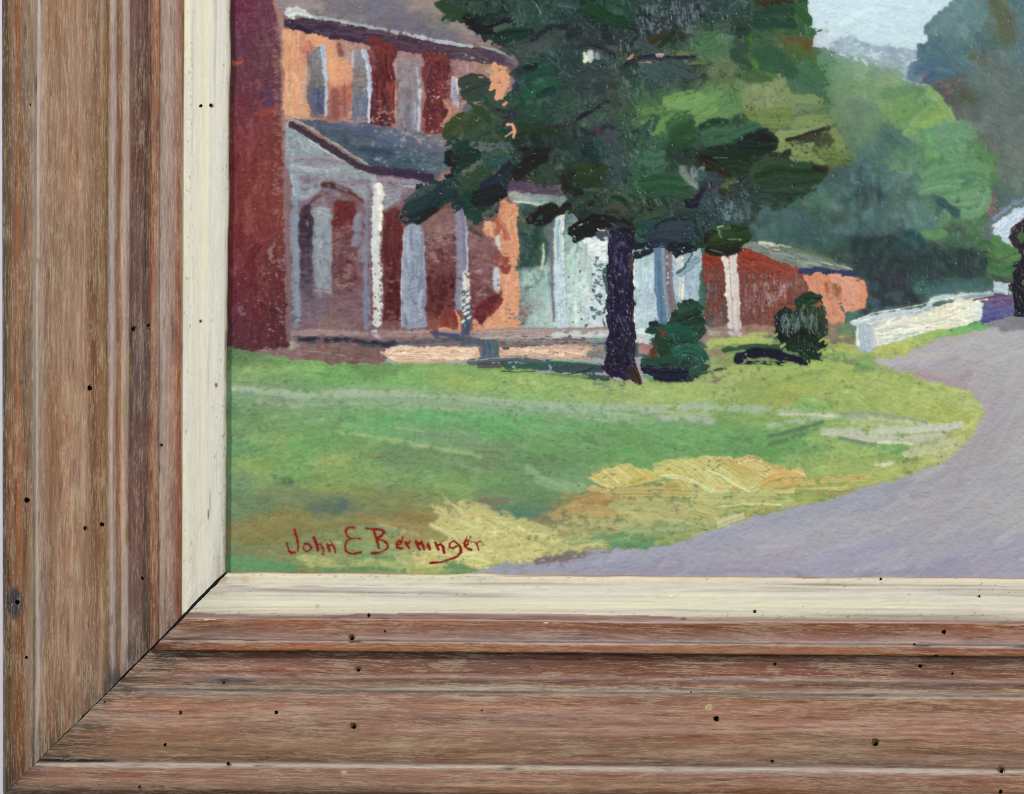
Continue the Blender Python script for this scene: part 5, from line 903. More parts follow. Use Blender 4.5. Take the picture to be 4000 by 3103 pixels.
# porch roof
use(i_prf)
T('A')
pr = [(560, 985), (1200, 1028), (1640, 1105), (1790, 1130), ('C', 560, 1165), ('C', 850, 1200), ('C', 850, 1330), (1860, 1250), (1830, 1400), (1720, 1500), (1640, 1430), (1250, 1378), (1185, 1370), (830, 1135), (620, 1010)]
prc = [(750, 1010, (82, 86, 106)), (1000, 1030, (88, 92, 112)), (1300, 1090, (94, 98, 118)), (1600, 1140, (104, 106, 118)), (1780, 1180, (112, 110, 116)), (1100, 1110, (80, 90, 110)), (1400, 1170, (80, 90, 114)), (1700, 1230, (88, 96, 112)), (950, 1110, (68, 80, 92)), (1050, 1190, (62, 78, 86)), (1300, 1250, (66, 82, 98)), (1600, 1300, (70, 88, 102)), (1250, 1330, (58, 78, 88)), (1500, 1390, (60, 84, 90)), (1750, 1380, (80, 98, 108)), ('C', 600, 1200, (110, 112, 110)), ('C', 800, 1220, (112, 114, 112))]
wash(pr, prc, 0.8)
strokes(pr, 90, (30, 60), (140, 320), 0.12, prc, 4, 0.2, 0.9, angj=0.06, streak=8); pits(pr, 2.1, (150, 140, 142))
use(i_gab)
gb = [(495, 985), (545, 985), (560, 1040), (700, 1120), (1000, 1310), (1190, 1420), (1240, 1480), (1240, 1560), (540, 1510), (500, 1400), (488, 1100)]
wash(gb, [(520, 1050, (150, 160, 164)), (600, 1150, (136, 146, 150)), (750, 1240, (138, 148, 152)), (560, 1280, (138, 146, 152)), (700, 1320, (130, 124, 130)), (900, 1330, (134, 136, 142)), (600, 1400, (140, 150, 154)), (900, 1400, (138, 144, 148)), (1100, 1420, (148, 156, 158)), (700, 1470, (128, 126, 138)), (1000, 1480, (132, 132, 140)), (1200, 1460, (142, 152, 158))], 0.8)
strokes([(495, 1000), (560, 1040), (900, 1250), (900, 1300), (520, 1290)], 30, (30, 50), (90, 180), 0.5, [(138, 148, 152), (146, 156, 160), (132, 140, 146)], 4, 0.25, 1.6, angj=0.5, streak=9); strokes([(530, 1370), (1100, 1380), (1200, 1440), (540, 1440)], 16, (30, 46), (200, 400), 0.06, [(140, 150, 152), (150, 158, 160)], 4, 0.15, 1.8, angj=0.04, streak=9)
st([(560, 1320), (800, 1310), (1000, 1350)], 40, (128, 118, 126), dry=0.35); st([(620, 1150), (720, 1180), (850, 1250)], 26, (152, 164, 164), dry=0.4)
use(i_fas)
st([(535, 1015), (700, 1118), (830, 1200), (1000, 1310), (1100, 1370), (1195, 1408)], 56, (64, 48, 60), (58, 46, 56), dry=0, h=2, rag=0.15); st([(545, 985), (620, 1020), (830, 1142), (1060, 1290), (1180, 1362)], 12, (160, 172, 160), dry=0.12, h=2.4); st([(690, 1160), (830, 1250), (1000, 1350)], 10, (176, 184, 188), dry=0.5)
st([(1215, 1405), (1450, 1432), (1600, 1460), (1715, 1485)], 76, (60, 48, 68), (48, 38, 62), dry=0.03, h=2, rag=0.2); pits([(1300, 1370), (1700, 1410), (1690, 1460), (1300, 1400)], 1.6, (150, 112, 108))
use(i_beam)
st([(1270, 1490), (1450, 1505), (1630, 1525)], 46, (138, 134, 144), (130, 122, 134), dry=0.1); st([(1300, 1540), (1450, 1545), (1600, 1555)], 34, (156, 162, 168), dry=0.2, h=2.2); st([(535, 1450), (660, 1470), (760, 1475)], 20, (140, 156, 190), dry=0.3, h=2); st([(1040, 1500), (1080, 1490), (1112, 1492)], 22, (146, 168, 206), dry=0.1, h=3)
# porch interior
use(i_house)
T('B')
por = [(540, 180), (1240, 220), (1600, 300), (1960, 380), (2118, 560), (2118, 1520), (1200, 1500), (540, 1480)]
wash(por, [(700, 300, (128, 112, 122)), (1000, 230, (130, 120, 128)), (1000, 600, (118, 74, 76)), (950, 900, (112, 74, 78)), (1050, 1100, (116, 82, 84)), (1000, 1300, (124, 94, 98)), (750, 1300, (112, 96, 108)), (1400, 350, (134, 120, 128)), (1450, 480, (120, 78, 82)), (1750, 620, (132, 98, 94)), (1800, 900, (112, 68, 68)), (1780, 1200, (106, 56, 56)), (2050, 700, (128, 84, 82)), (2050, 1000, (116, 72, 72)), (1850, 1380, (140, 84, 70)), (850, 1430, (140, 108, 104)), (1380, 1400, (120, 80, 80))], 0.8)
def brick(p, cs, n, l=(30, 80), w=(12, 22), d=0.62):
    strokes(p, n, w, l, 0.1, cs, 5, d, 1.0, angj=0.25, rag=0.8)
wash([(890, 420), (960, 370), (1070, 390), (1080, 640), (890, 620)], [(960, 440, (112, 50, 48)), (980, 560, (100, 44, 44))], 1.0); strokes([(890, 380), (1080, 380), (1080, 700), (890, 700)], 16, (30, 50), (140, 260), 1.5, [(106, 46, 46), (94, 40, 42)], 4, 0.3)
brick([(890, 640), (1090, 640), (1100, 1150), (890, 1150)], [(92, 40, 44), (86, 38, 42), (104, 56, 58)], 130); brick([(900, 600), (1090, 600), (1100, 1150), (900, 1150)], [(142, 106, 100), (134, 100, 98)], 70)
brick([(640, 1150), (1150, 1100), (1150, 1420), (640, 1440)], [(120, 92, 98), (130, 98, 100), (112, 84, 92)], 60, d=0.5)
wash([(1300, 480), (1410, 440), (1450, 560), (1470, 700), (1450, 1390), (1310, 1400)], [(1350, 560, (104, 44, 42)), (1380, 800, (90, 40, 42)), (1370, 1050, (82, 36, 40)), (1380, 1300, (88, 40, 44))], 1.0); strokes([(1305, 480), (1440, 480), (1450, 1390), (1310, 1390)], 26, (30, 50), (140, 320), 1.52, [(92, 40, 42), (82, 36, 40), (104, 50, 50)], 4, 0.3, angj=0.06); brick([(1310, 900), (1450, 900), (1450, 1390), (1310, 1390)], [(76, 34, 38), (118, 74, 74)], 50)
brick([(1650, 700), (1910, 640), (1920, 1330), (1670, 1330)], [(96, 46, 46), (86, 40, 42), (110, 60, 60)], 170); brick([(1660, 560), (1910, 560), (1910, 900), (1660, 900)], [(138, 104, 102), (146, 112, 104)], 60); strokes([(1670, 1000), (1920, 1000), (1930, 1380), (1670, 1380)], 40, (20, 36), (60, 140), 1.5, [(88, 40, 42), (96, 46, 46), (80, 36, 40)], 4, 0.4)
st([(1650, 520), (1740, 480), (1840, 430)], 26, (132, 72, 56), dry=0.2); st([(1720, 470), (1830, 440)], 14, (96, 56, 44), dry=0.2)
# arches
use(i_spn)
st([(640, 330), (720, 320), (800, 240), (830, 215)], 56, (146, 152, 158), (128, 126, 136), dry=0.25, h=2); st([(620, 250), (700, 270), (760, 230)], 34, (134, 140, 150), dry=0.3); st([(600, 370), (660, 360), (720, 330)], 40, (146, 156, 162), dry=0.25, h=2); st([(850, 230), (1000, 250), (1100, 320), (1170, 420)], 56, (134, 130, 138), (146, 144, 150), dry=0.3); st([(1050, 250), (1150, 300), (1190, 380)], 50, (138, 140, 148), dry=0.3)
st([(1310, 300), (1400, 290), (1450, 310)], 40, (140, 138, 146), dry=0.2); st([(1300, 360), (1380, 360), (1440, 330)], 40, (150, 156, 164), dry=0.2, h=2); st([(1310, 450), (1370, 400), (1440, 340)], 44, (148, 150, 160), (134, 128, 138), dry=0.25, h=2)
use(i_house)
st([(800, 262), (900, 268), (980, 300), (1060, 350), (1130, 400)], 50, (80, 48, 50), (104, 62, 62), dry=0.25); st([(700, 405), (760, 360), (830, 330), (890, 322)], 26, (104, 54, 52), dry=0.4); st([(960, 330), (1050, 360), (1130, 410)], 30, (120, 76, 76), dry=0.4)
# lower windows and shutters
use(i_lw[0])
wash([(640, 430), (690, 400), (715, 430), (722, 700), (715, 1250), (640, 1260), (606, 1000), (606, 480)], [(660, 480, (66, 44, 54)), (650, 650, (58, 44, 62)), (660, 850, (74, 60, 76)), (670, 1100, (88, 76, 92)), (660, 1230, (108, 92, 104))], 1.0); brick([(606, 560), (720, 560), (720, 1240), (606, 1240)], [(56, 44, 60), (70, 56, 72), (96, 76, 84)], 50, d=0.5)
use(i_lw[1])
wash([(715, 480), (740, 450), (840, 435), (884, 520), (884, 900), (878, 1130), (745, 1110), (725, 900)], [(780, 470, (146, 152, 154)), (800, 650, (132, 138, 144)), (800, 900, (128, 132, 140)), (800, 1080, (136, 142, 144))], 0.8, h=1.4); strokes([(720, 460), (860, 450), (880, 1120), (745, 1100)], 18, (30, 50), (160, 380), 1.55, [(134, 140, 146), (126, 132, 140), (144, 150, 152)], 4, 0.2, 1.6, angj=0.04, streak=8)
st([(740, 1135), (800, 1140), (880, 1150)], 20, (156, 148, 144), dry=0.1, h=2.2); st([(760, 1170), (830, 1190)], 50, (122, 118, 128), dry=0.5); st([(680, 560), (684, 600)], 8, (200, 196, 176), dry=0.2)
use(i_lw[2])
wash([(1484, 610), (1510, 582), (1610, 582), (1640, 660), (1662, 1000), (1670, 1430), (1500, 1440), (1458, 1430), (1456, 1150), (1470, 850)], [(1540, 620, (150, 160, 172)), (1560, 800, (134, 142, 158)), (1560, 1100, (138, 146, 164)), (1560, 1350, (144, 150, 168)), (1640, 1200, (128, 132, 150))], 0.8, h=1.6); strokes([(1480, 600), (1630, 600), (1665, 1430), (1460, 1430)], 26, (24, 44), (200, 460), 1.56, [(138, 146, 162), (146, 154, 170), (128, 136, 152), (150, 156, 172)], 4, 0.18, 1.8, angj=0.03, streak=10); st([(1482, 620), (1466, 900), (1456, 1200), (1460, 1420)], 8, (198, 206, 216), dry=0.25, h=2.6)
# columns
use(i_col[0])
st([(585, 190), (576, 500), (580, 900), (590, 1200), (596, 1440)], 58, (134, 146, 156), (122, 124, 136), dry=0.08, h=1.8, rag=0.2); st([(560, 200), (580, 260), (590, 330)], 60, (146, 158, 170), dry=0.2, h=2)
use(i_spn)
st([(1100, 500), (1090, 620), (1080, 760)], 66, (128, 138, 148), (120, 110, 122), dry=0.35); st([(1190, 400), (1180, 700), (1175, 1000), (1180, 1460)], 60, (130, 122, 136), (120, 122, 142), dry=0.15); st([(1150, 460), (1130, 700), (1120, 900)], 40, (124, 116, 128), dry=0.5); st([(1170, 1180), (1180, 1450)], 54, (120, 124, 148), dry=0.3)
use(i_col[1])
st([(1225, 180), (1230, 300)], 56, (150, 160, 166), (128, 132, 142), dry=0.15, h=1.8)
st([(1270, 265), (1262, 420), (1250, 640), (1250, 860), (1258, 1100), (1262, 1425)], 76, (212, 210, 198), (188, 192, 194), dry=0.06, h=3.6, rag=0.15, streak=10); st([(1272, 260), (1275, 330)], 50, (226, 219, 194), dry=0, h=3.4); st([(1290, 420), (1284, 640)], 20, (232, 222, 190), dry=0.05, h=3.6)
for k in range(13): y = 780 + k * 50 + random.uniform(-15, 15); st([(1290 + random.uniform(-8, 6), y), (1286 + random.uniform(-8, 8), y + 14)], 12, (104, 80, 82), dry=0.2, h=-1, keep=True)
for (x, y) in [(1240, 1000), (1238, 1190), (1265, 1170), (1270, 910), (1245, 1400), (1262, 1300), (1275, 1230)]: st([(x, y - 8), (x + 4, y + 10)], 9, (110, 96, 100), h=-1, keep=True)
st([(1215, 1485), (1255, 1488), (1295, 1490)], 50, (194, 192, 190), (140, 124, 124), dry=0.4, h=2)
use(i_col[2])
st([(1940, 430), (1950, 600), (1960, 800), (1955, 1000), (1950, 1280)], 96, (138, 138, 156), (122, 114, 134), dry=0.12, h=1.8, rag=0.2); st([(1985, 440), (1998, 700), (2000, 980)], 12, (176, 182, 196), dry=0.15, h=2.4)
T('D')
st([(462, 985), (465, 1080), (470, 1200)], 52, (214, 212, 204), (226, 218, 192), dry=0.08, h=3.2, rag=0.2)
wash([(438, 1130), (500, 1150), (508, 1500), (420, 1560), (425, 1300)], [(460, 1200, (84, 104, 126)), (460, 1350, (64, 88, 114)), (460, 1480, (58, 78, 102))], 1.2, h=1.4)
for (x, y, l) in [(485, 1160, 40), (450, 1190, 24), (490, 1200, 50), (478, 1225, 30), (450, 1250, 20), (480, 1270, 50), (490, 1310, 30), (455, 1330, 22), (492, 1360, 30), (440, 1390, 26), (462, 1430, 18), (450, 1300, 24)]: st([(x - l / 2, y + 8), (x + l / 2, y - 8)], 20, (218, 212, 188), dry=0.35, h=2.6)
st([(430, 1180), (426, 1300)], 8, (190, 186, 160), dry=0.4); st([(436, 1500), (440, 1580)], 40, (62, 82, 108), dry=0.4)
# shaded brick and sunlit pier right of it
use(i_house)
wash([(486, 640), (640, 690), (740, 660), (760, 900), (740, 1160), (620, 1380), (512, 1400)], [(560, 720, (136, 100, 98)), (650, 800, (132, 92, 92)), (560, 900, (122, 82, 84)), (600, 1000, (126, 92, 94)), (560, 1150, (114, 64, 66)), (560, 1300, (116, 58, 58)), (700, 850, (132, 76, 72))], 1.0); brick([(500, 680), (700, 680), (720, 1160), (510, 1350)], [(104, 54, 56), (112, 64, 64), (142, 112, 108), (132, 98, 96)], 120)
st([(480, 580), (560, 560), (640, 560), (700, 520)], 90, (98, 90, 82), (110, 100, 88), dry=0.35); st([(490, 620), (560, 660), (620, 690)], 30, (72, 62, 60), dry=0.4)
op = [(770, 390), (860, 405), (905, 440), (915, 500), (895, 640), (890, 760), (885, 900), (900, 1000), (905, 1150), (912, 1300), (918, 1460), (780, 1490), (640, 1495), (540, 1470), (520, 1400), (640, 1330), (760, 1200), (740, 1000), (760, 820), (720, 700), (590, 640), (640, 570), (710, 540), (730, 440)]
wash(op, [(820, 450, (214, 140, 94)), (760, 500, (190, 110, 78)), (650, 600, (190, 116, 80)), (860, 560, (222, 144, 98)), (780, 620, (176, 98, 78)), (860, 760, (220, 142, 94)), (800, 780, (212, 132, 86)), (850, 900, (216, 146, 96)), (830, 1050, (210, 146, 104)), (850, 1200, (214, 140, 90)), (830, 1350, (220, 146, 100)), (860, 1440, (206, 150, 92)), (700, 1430, (222, 146, 96)), (580, 1430, (196, 136, 98))], 1.8, h=2)
strokes(op, 60, (24, 50), (80, 200), 1.5, [(222, 148, 100), (214, 138, 90), (206, 142, 98), (228, 158, 112)], 6, 0.3, 2.0, angj=0.2, streak=12)
st([(720, 560), (780, 640), (820, 720)], 60, (172, 92, 72), dry=0.35); st([(720, 870), (790, 880), (820, 960)], 60, (146, 72, 64), dry=0.3); st([(760, 930), (800, 990)], 50, (132, 62, 58), dry=0.4); pits([(740, 780), (900, 740), (915, 1440), (800, 1440), (750, 1000)], 1.6, (132, 108, 100))
wash([(540, 1370), (540, 1280), (600, 1210), (760, 1150), (780, 1180), (760, 1250), (640, 1340), (580, 1400)], [(600, 1290, (104, 42, 42)), (720, 1200, (120, 58, 54)), (580, 1370, (96, 40, 46))], 1.6, h=1.4); strokes([(540, 1370), (600, 1210), (770, 1160), (640, 1340)], 14, (24, 40), (60, 120), -0.6, [(100, 42, 44), (116, 52, 50), (92, 38, 42)], 4, 0.3)
wash([(250, 1300), (370, 1290), (400, 1380), (405, 1490), (260, 1480)], [(310, 1340, (122, 58, 54)), (330, 1420, (132, 62, 52)), (300, 1470, (190, 118, 84))], 1.4); st([(240, 1460), (320, 1475), (400, 1488)], 40, (222, 150, 102), dry=0.3, h=2); st([(375, 1300), (402, 1360), (408, 1490)], 14, (224, 144, 92), dry=0.2, h=2); strokes([(260, 1300), (390, 1310), (390, 1440), (260, 1440)], 16, (16, 30), (50, 110), 1.2, [(116, 52, 48), (134, 66, 54)], 4, 0.4)
st([(722, 680), (735, 730), (744, 790)], 42, (200, 210, 204), (180, 192, 188), dry=0.1, h=2.6, taper=0.4); st([(722, 960), (722, 1040), (722, 1135)], 62, (190, 200, 206), (172, 184, 190), dry=0.1, h=2.4, rag=0.2); st([(720, 1140), (790, 1190), (800, 1260)], 30, (206, 140, 100), dry=0.4)
# ================= pale house seen past the porch
use(i_pale)
T('D')
wash([(900, 410), (1290, 430), (1400, 560), (1620, 600), (1640, 1540), (1280, 1470), (915, 1450), (895, 960)], [(1000, 500, (52, 78, 68)), (950, 700, (60, 82, 70)), (1050, 650, (46, 72, 64)), (1000, 880, (48, 74, 66)), (1130, 800, (88, 112, 104)), (1180, 560, (70, 92, 92)), (1000, 990, (118, 144, 136)), (1100, 980, (146, 172, 164)), (960, 1080, (118, 146, 136)), (1080, 1150, (152, 180, 170)), (1050, 1350, (160, 186, 176)), (940, 1300, (130, 128, 126)), (1320, 760, (140, 168, 158)), (1340, 900, (170, 196, 184)), (1380, 1100, (176, 202, 190)), (1380, 1300, (180, 204, 194)), (1500, 760, (202, 216, 212)), (1560, 900, (206, 218, 218)), (1500, 1150, (196, 212, 210)), (1560, 1400, (200, 212, 214)), (1600, 1200, (204, 214, 216)), (1200, 1350, (176, 198, 190))], 1.0, h=1.2)
strokes([(900, 430), (1200, 450), (1130, 930), (900, 950)], 60, (30, 60), (90, 200), 1.3, [(50, 76, 66), (58, 84, 72), (44, 68, 62), (72, 94, 80)], 4, 0.25, 1.2, angj=0.4)
strokes([(900, 960), (1190, 960), (1190, 1110), (900, 1110)], 50, (8, 14), (60, 140), 1.55, [(150, 176, 166), (170, 192, 180), (104, 132, 124)], 5, 0.4, 1.0, angj=0.04); strokes([(1290, 720), (1640, 740), (1640, 1460), (1280, 1440)], 70, (24, 44), (120, 300), 1.55, None, 5, 0.2, 1.4, angj=0.05)
pits([(910, 1060), (1010, 1060), (1010, 1440), (915, 1440)], 0.75, (128, 96, 92)); pits([(1290, 860), (1480, 880), (1480, 1450), (1290, 1430)], 1.5, (140, 96, 88)); pits([(1000, 1160), (1190, 1160), (1190, 1430), (1000, 1430)], 2.2, (130, 104, 100))
wash([(1440, 730), (1520, 712), (1620, 730), (1615, 900), (1500, 860), (1490, 780)], [(1540, 780, (214, 222, 216))], 1.5, h=2.4)
for _ in range(46): y = random.uniform(850, 1380); x = random.uniform(1505, 1595); st([(x - 12, y - 8), (x, y + 3), (x + 14, y - 6)], random.uniform(9, 16), jit((88, 104, 112), 10), dry=0.3, h=0.2, keep=True)
st([(1430, 1180), (1436, 1260)], 14, (212, 222, 196), dry=0.1, h=2)
st([(1110, 740), (1106, 860), (1094, 970)], 20, (200, 210, 176), (170, 186, 160), dry=0.2, h=2.6); st([(1180, 520), (1190, 600), (1190, 680)], 40, (84, 100, 110), dry=0.25); st([(1148, 540), (1164, 700), (1178, 900), (1186, 1150), (1196, 1390)], 22, (112, 104, 114), (98, 92, 104), dry=0.1, h=1.4)
st([(905, 540), (950, 560)], 30, (120, 92, 72), dry=0.6)
use(i_pcol[0])
st([(1250, 520), (1234, 700), (1236, 900), (1244, 1150), (1245, 1430)], 76, (200, 216, 220), (170, 194, 204), dry=0.04, h=3, rag=0.15, streak=9); st([(1236, 560), (1226, 700), (1228, 860)], 26, (140, 176, 190), dry=0.15, h=2.6); st([(1212, 540), (1200, 720), (1206, 960)], 10, (226, 226, 190), dry=0.15, h=3.4); st([(1274, 540), (1266, 760), (1280, 960)], 10, (230, 228, 190), dry=0.15, h=3.4); st([(1235, 515), (1276, 515)], 26, (226, 214, 160), dry=0.15, h=3)
for (x, y) in [(1222, 880), (1246, 890), (1270, 900), (1232, 1250), (1262, 1240), (1226, 1320), (1258, 1345), (1230, 1180), (1266, 1150)]: st([(x, y - 9), (x + 2, y + 9)], 9, (128, 152, 172), h=0, keep=True)
# flat roof of the porch end
use(i_fas2)
T('D')
wash([(790, 240), (880, 212), (960, 225), (1100, 268), (1280, 292), (1310, 345), (1100, 335), (830, 318), (800, 300)], [(860, 250, (84, 66, 90)), (1000, 290, (78, 62, 80)), (1200, 310, (84, 68, 88))], 0.8, h=1.6); strokes([(800, 240), (900, 225), (1280, 300), (1290, 340), (830, 310)], 14, (20, 34), (160, 320), 0.13, [(82, 66, 84), (74, 58, 76), (92, 76, 92)], 3, 0.2, 1.5, angj=0.04)
use(i_beam2)
wash([(815, 335), (1000, 330), (1300, 350), (1320, 390), (1240, 430), (1095, 438), (960, 410), (840, 395)], [(880, 350, (150, 154, 146)), (1000, 370, (120, 136, 132)), (1200, 370, (100, 120, 116)), (1000, 410, (176, 190, 184)), (1200, 420, (156, 172, 156))], 0.8, h=1.6); strokes([(830, 340), (1280, 360), (1220, 430), (860, 395)], 14, (18, 30), (140, 300), 0.08, None, 5, 0.2, 1.5, angj=0.04); st([(860, 396), (1000, 412), (1110, 430), (1220, 432)], 12, (206, 216, 196), dry=0.2, h=2.6)
# porch floor and steps
use(i_flo)
T('B')
st([(545, 1490), (800, 1480), (1180, 1500)], 46, (152, 126, 120), (168, 144, 134), dry=0.1, h=1.4); st([(1290, 1490), (1600, 1500), (1950, 1500)], 66, (150, 122, 120), (158, 140, 140), dry=0.1, h=1.4); st([(1340, 1480), (1500, 1470), (1700, 1470)], 26, (166, 140, 136), dry=0.25)
T('D')
st([(520, 1500), (900, 1480), (1300, 1480), (1640, 1470)], 76, (160, 138, 132), (172, 156, 148), dry=0.1, h=1.4); st([(1180, 1500), (1400, 1500), (1640, 1500)], 60, (190, 194, 186), (200, 204, 200), dry=0.3, h=1.8); st([(560, 1535), (900, 1530), (1250, 1535)], 18, (176, 168, 150), dry=0.3)
T('B')
st([(600, 1535), (700, 1540), (1000, 1545), (1180, 1565), (1360, 1585)], 42, (46, 50, 68), (36, 38, 54), dry=0.2, h=1.6); st([(700, 1560), (1000, 1575), (1300, 1600)], 24, (62, 76, 72), dry=0.4); st([(1350, 1575), (1420, 1565)], 50, (52, 52, 66), dry=0.25); st([(1420, 1580), (1700, 1560), (1950, 1545), (2118, 1560)], 56, (78, 82, 96), (110, 104, 108), dry=0.3); st([(1720, 1500), (1820, 1500), (1930, 1520)], 34, (62, 68, 100), dry=0.25); st([(1690, 1480), (1760, 1470)], 14, (90, 52, 48), dry=0.3)
T('D')
st([(440, 1560), (800, 1560), (1250, 1560), (1640, 1570)], 50, (84, 92, 104), (112, 116, 120), dry=0.35); st([(960, 1575), (1300, 1570), (1480, 1560)], 24, (58, 66, 80), dry=0.3); st([(1470, 1550), (1560, 1545), (1640, 1540)], 40, (112, 140, 128), dry=0.25)
use(i_fnd)
T('J')
wash([(520, 100), (640, 80), (900, 90), (1330, 130), (1330, 240), (1250, 255), (880, 258), (700, 225), (520, 195)], [(700, 150, (126, 96, 90)), (1100, 180, (124, 92, 88)), (560, 150, (134, 106, 100))], 1.0); st([(540, 80), (575, 110), (550, 130)], 44, (152, 146, 126), dry=0.3); st([(640, 150), (850, 170), (1050, 210)], 6, (160, 140, 130), dry=0.3); st([(440, 140), (520, 170), (560, 210)], 60, (130, 102, 98), dry=0.2)
use(i_step)
wash([(1325, 165), (1345, 130), (1440, 112), (1700, 115), (2110, 125), ('N', 160, 125), ('N', 155, 225), (2000, 230), (1800, 245), (1480, 248), (1380, 230), (1340, 200)], [(1400, 170, (226, 204, 172)), (1700, 150, (222, 192, 160)), (1700, 220, (226, 178, 144)), (2000, 180, (220, 186, 154)), ('N', 80, 190, (216, 180, 150))], 0.9, h=2.6)
strokes([(1340, 130), (2118, 125), (2050, 230), (1480, 245), (1345, 200)], 24, (18, 30), (240, 560), 0.02, [(228, 202, 170), (220, 188, 156), (226, 196, 162), (208, 166, 134)], 4, 0.12, 2.8, angj=0.02, streak=12); st([(1290, 160), (1340, 180)], 20, (206, 168, 140), dry=0.3); st([(1375, 225), (1480, 243), (1900, 240)], 8, (206, 150, 110), dry=0.3)
T('N')
wash([(315, 120), (700, 110), (1190, 110), (1190, 210), (1080, 225), (700, 215), (320, 215)], [(400, 170, (210, 170, 144)), (700, 170, (206, 168, 140)), (1000, 160, (200, 164, 138)), (1120, 190, (150, 130, 120))], 1.0, h=1.8); strokes([(320, 125), (1100, 120), (1080, 215), (320, 210)], 20, (18, 30), (200, 400), 0.0, [(212, 174, 146), (200, 162, 134), (216, 184, 156)], 4, 0.25, 1.8, angj=0.02, streak=9); pits([(330, 120), (1100, 120), (1100, 210), (330, 210)], 2.1, (132, 96, 92)); st([(1060, 190), (1130, 170), (1190, 200)], 60, (112, 112, 108), dry=0.5); st([(300, 75), (600, 80), (1100, 90)], 34, (134, 120, 118), dry=0.35)
use(i_shad)
st([(235, 90), (245, 150), (235, 215)], 130, (74, 92, 112), (88, 104, 112), dry=0.05, h=1.8, rag=0.1); st([(270, 90), (305, 140), (312, 205)], 24, (72, 96, 84), dry=0.1, h=2); st([(350, 130), (400, 130)], 20, (50, 66, 52), dry=0.4)
st([(60, 245), (300, 225), (560, 225), (760, 255)], 50, (84, 96, 104), (64, 82, 86), dry=0.08, h=2.2); st([(150, 270), (280, 275), (380, 260)], 46, (72, 74, 74), dry=0.1, h=2.4); st([(60, 238), (300, 212), (560, 206), (700, 228)], 7, (186, 160, 140), dry=0.3, h=2); st([(380, 280), (600, 280), (800, 295), (1150, 300)], 56, (58, 92, 76), (48, 76, 72), dry=0.1, h=2); st([(740, 245), (900, 250), (1160, 270)], 34, (46, 92, 68), (64, 124, 78), dry=0.1, h=2.4); st([(740, 232), (900, 236), (1160, 262)], 8, (134, 174, 104), dry=0.3, h=2.4); st([(780, 300), (1000, 290), (1180, 300)], 70, (62, 78, 80), (52, 64, 76), dry=0.15, h=1.8)
st([(335, 320), (480, 326), (620, 324)], 9, (28, 52, 40), h=2.2); st([(740, 345), (850, 352), (1000, 325), (1100, 285)], 10, (32, 48, 46), h=2.2); st([(1000, 350), (1120, 370), (1230, 380)], 44, (62, 88, 66), (46, 58, 66), dry=0.2); st([(700, 335), (900, 360), (1050, 360)], 22, (100, 138, 82), dry=0.3); st([(1500, 350), (1560, 370), (1600, 390)], 30, (92, 142, 84), dry=0.3); st([(1100, 420), (1200, 440)], 40, (110, 122, 98), dry=0.6, h=0.5); st([(1200, 430), (1240, 450)], 30, (128, 112, 112), dry=0.5, h=0.5); st([(1330, 430), (1340, 460)], 26, (130, 108, 108), dry=0.5, h=0.5)
# ================= white house right of the trunk
use(i_pale)
T('F')
wash([('D', 1840, 560), ('D', 2118, 640), (480, 560), (520, 640), (505, 740), (480, 1050), (480, 1250), ('D', 1860, 1560), ('D', 1850, 800)], [('D', 1900, 650, (44, 76, 72)), ('D', 1900, 900, (172, 198, 196)), ('D', 1960, 1050, (188, 206, 210)), ('D', 1900, 1250, (180, 200, 204)), ('D', 1990, 1300, (180, 198, 206)), ('D', 1950, 1420, (176, 202, 198)), (60, 750, (174, 196, 200)), (60, 1000, (170, 190, 200)), (380, 750, (150, 176, 182)), (420, 900, (158, 178, 188)), (400, 1000, (160, 180, 192)), (60, 1180, (184, 200, 206))], 1.0, h=1.4)
strokes([(0, 700), (480, 700), (480, 1000), (0, 1240)], 50, (26, 50), (140, 340), 1.55, None, 5, 0.2, 1.4, angj=0.04); st([(0, 1120), (60, 1110), (130, 1110)], 6, (196, 206, 210), dry=0.3)
st([('D', 1858, 880), ('D', 1856, 1150), ('D', 1862, 1450)], 10, (236, 232, 206), dry=0.1, h=3); st([('D', 1880, 1470), ('D', 1950, 1480), ('D', 2000, 1510)], 46, (208, 214, 208), dry=0.2, h=2); st([('D', 1870, 1520), ('D', 1990, 1560)], 50, (192, 192, 186), dry=0.3)
wash([('D', 1870, 1580), ('D', 2000, 1570), ('D', 1990, 1660), ('D', 1900, 1680)], [('D', 1930, 1620, (160, 112, 110))], 1.2)
use(i_pcol[1])
st([(150, 560), (160, 750), (170, 950), (190, 1180)], 80, (98, 128, 152), (72, 100, 132), dry=0.08, h=2, rag=0.2); st([(220, 550), (232, 750), (250, 950), (290, 1130)], 84, (132, 116, 122), (112, 110, 118), dry=0.05, h=2, rag=0.2, taper=0.15); st([(190, 560), (210, 900), (240, 1150)], 30, (116, 128, 136), dry=0.2)
use(i_pcol[2])
st([(300, 610), (325, 700), (335, 850), (345, 1010)], 66, (204, 210, 200), (168, 182, 186), dry=0.1, h=2.6, taper=0.5); st([(350, 640), (350, 800), (352, 1000)], 14, (232, 230, 206), dry=0.1, h=3)
use(i_pale)
st([(310, 790), (400, 730), (480, 650)], 50, (164, 190, 192), (110, 140, 148), dry=0.15, h=2.2); st([(300, 780), (360, 740), (430, 620)], 20, (70, 88, 104), dry=0.15, h=2.2)
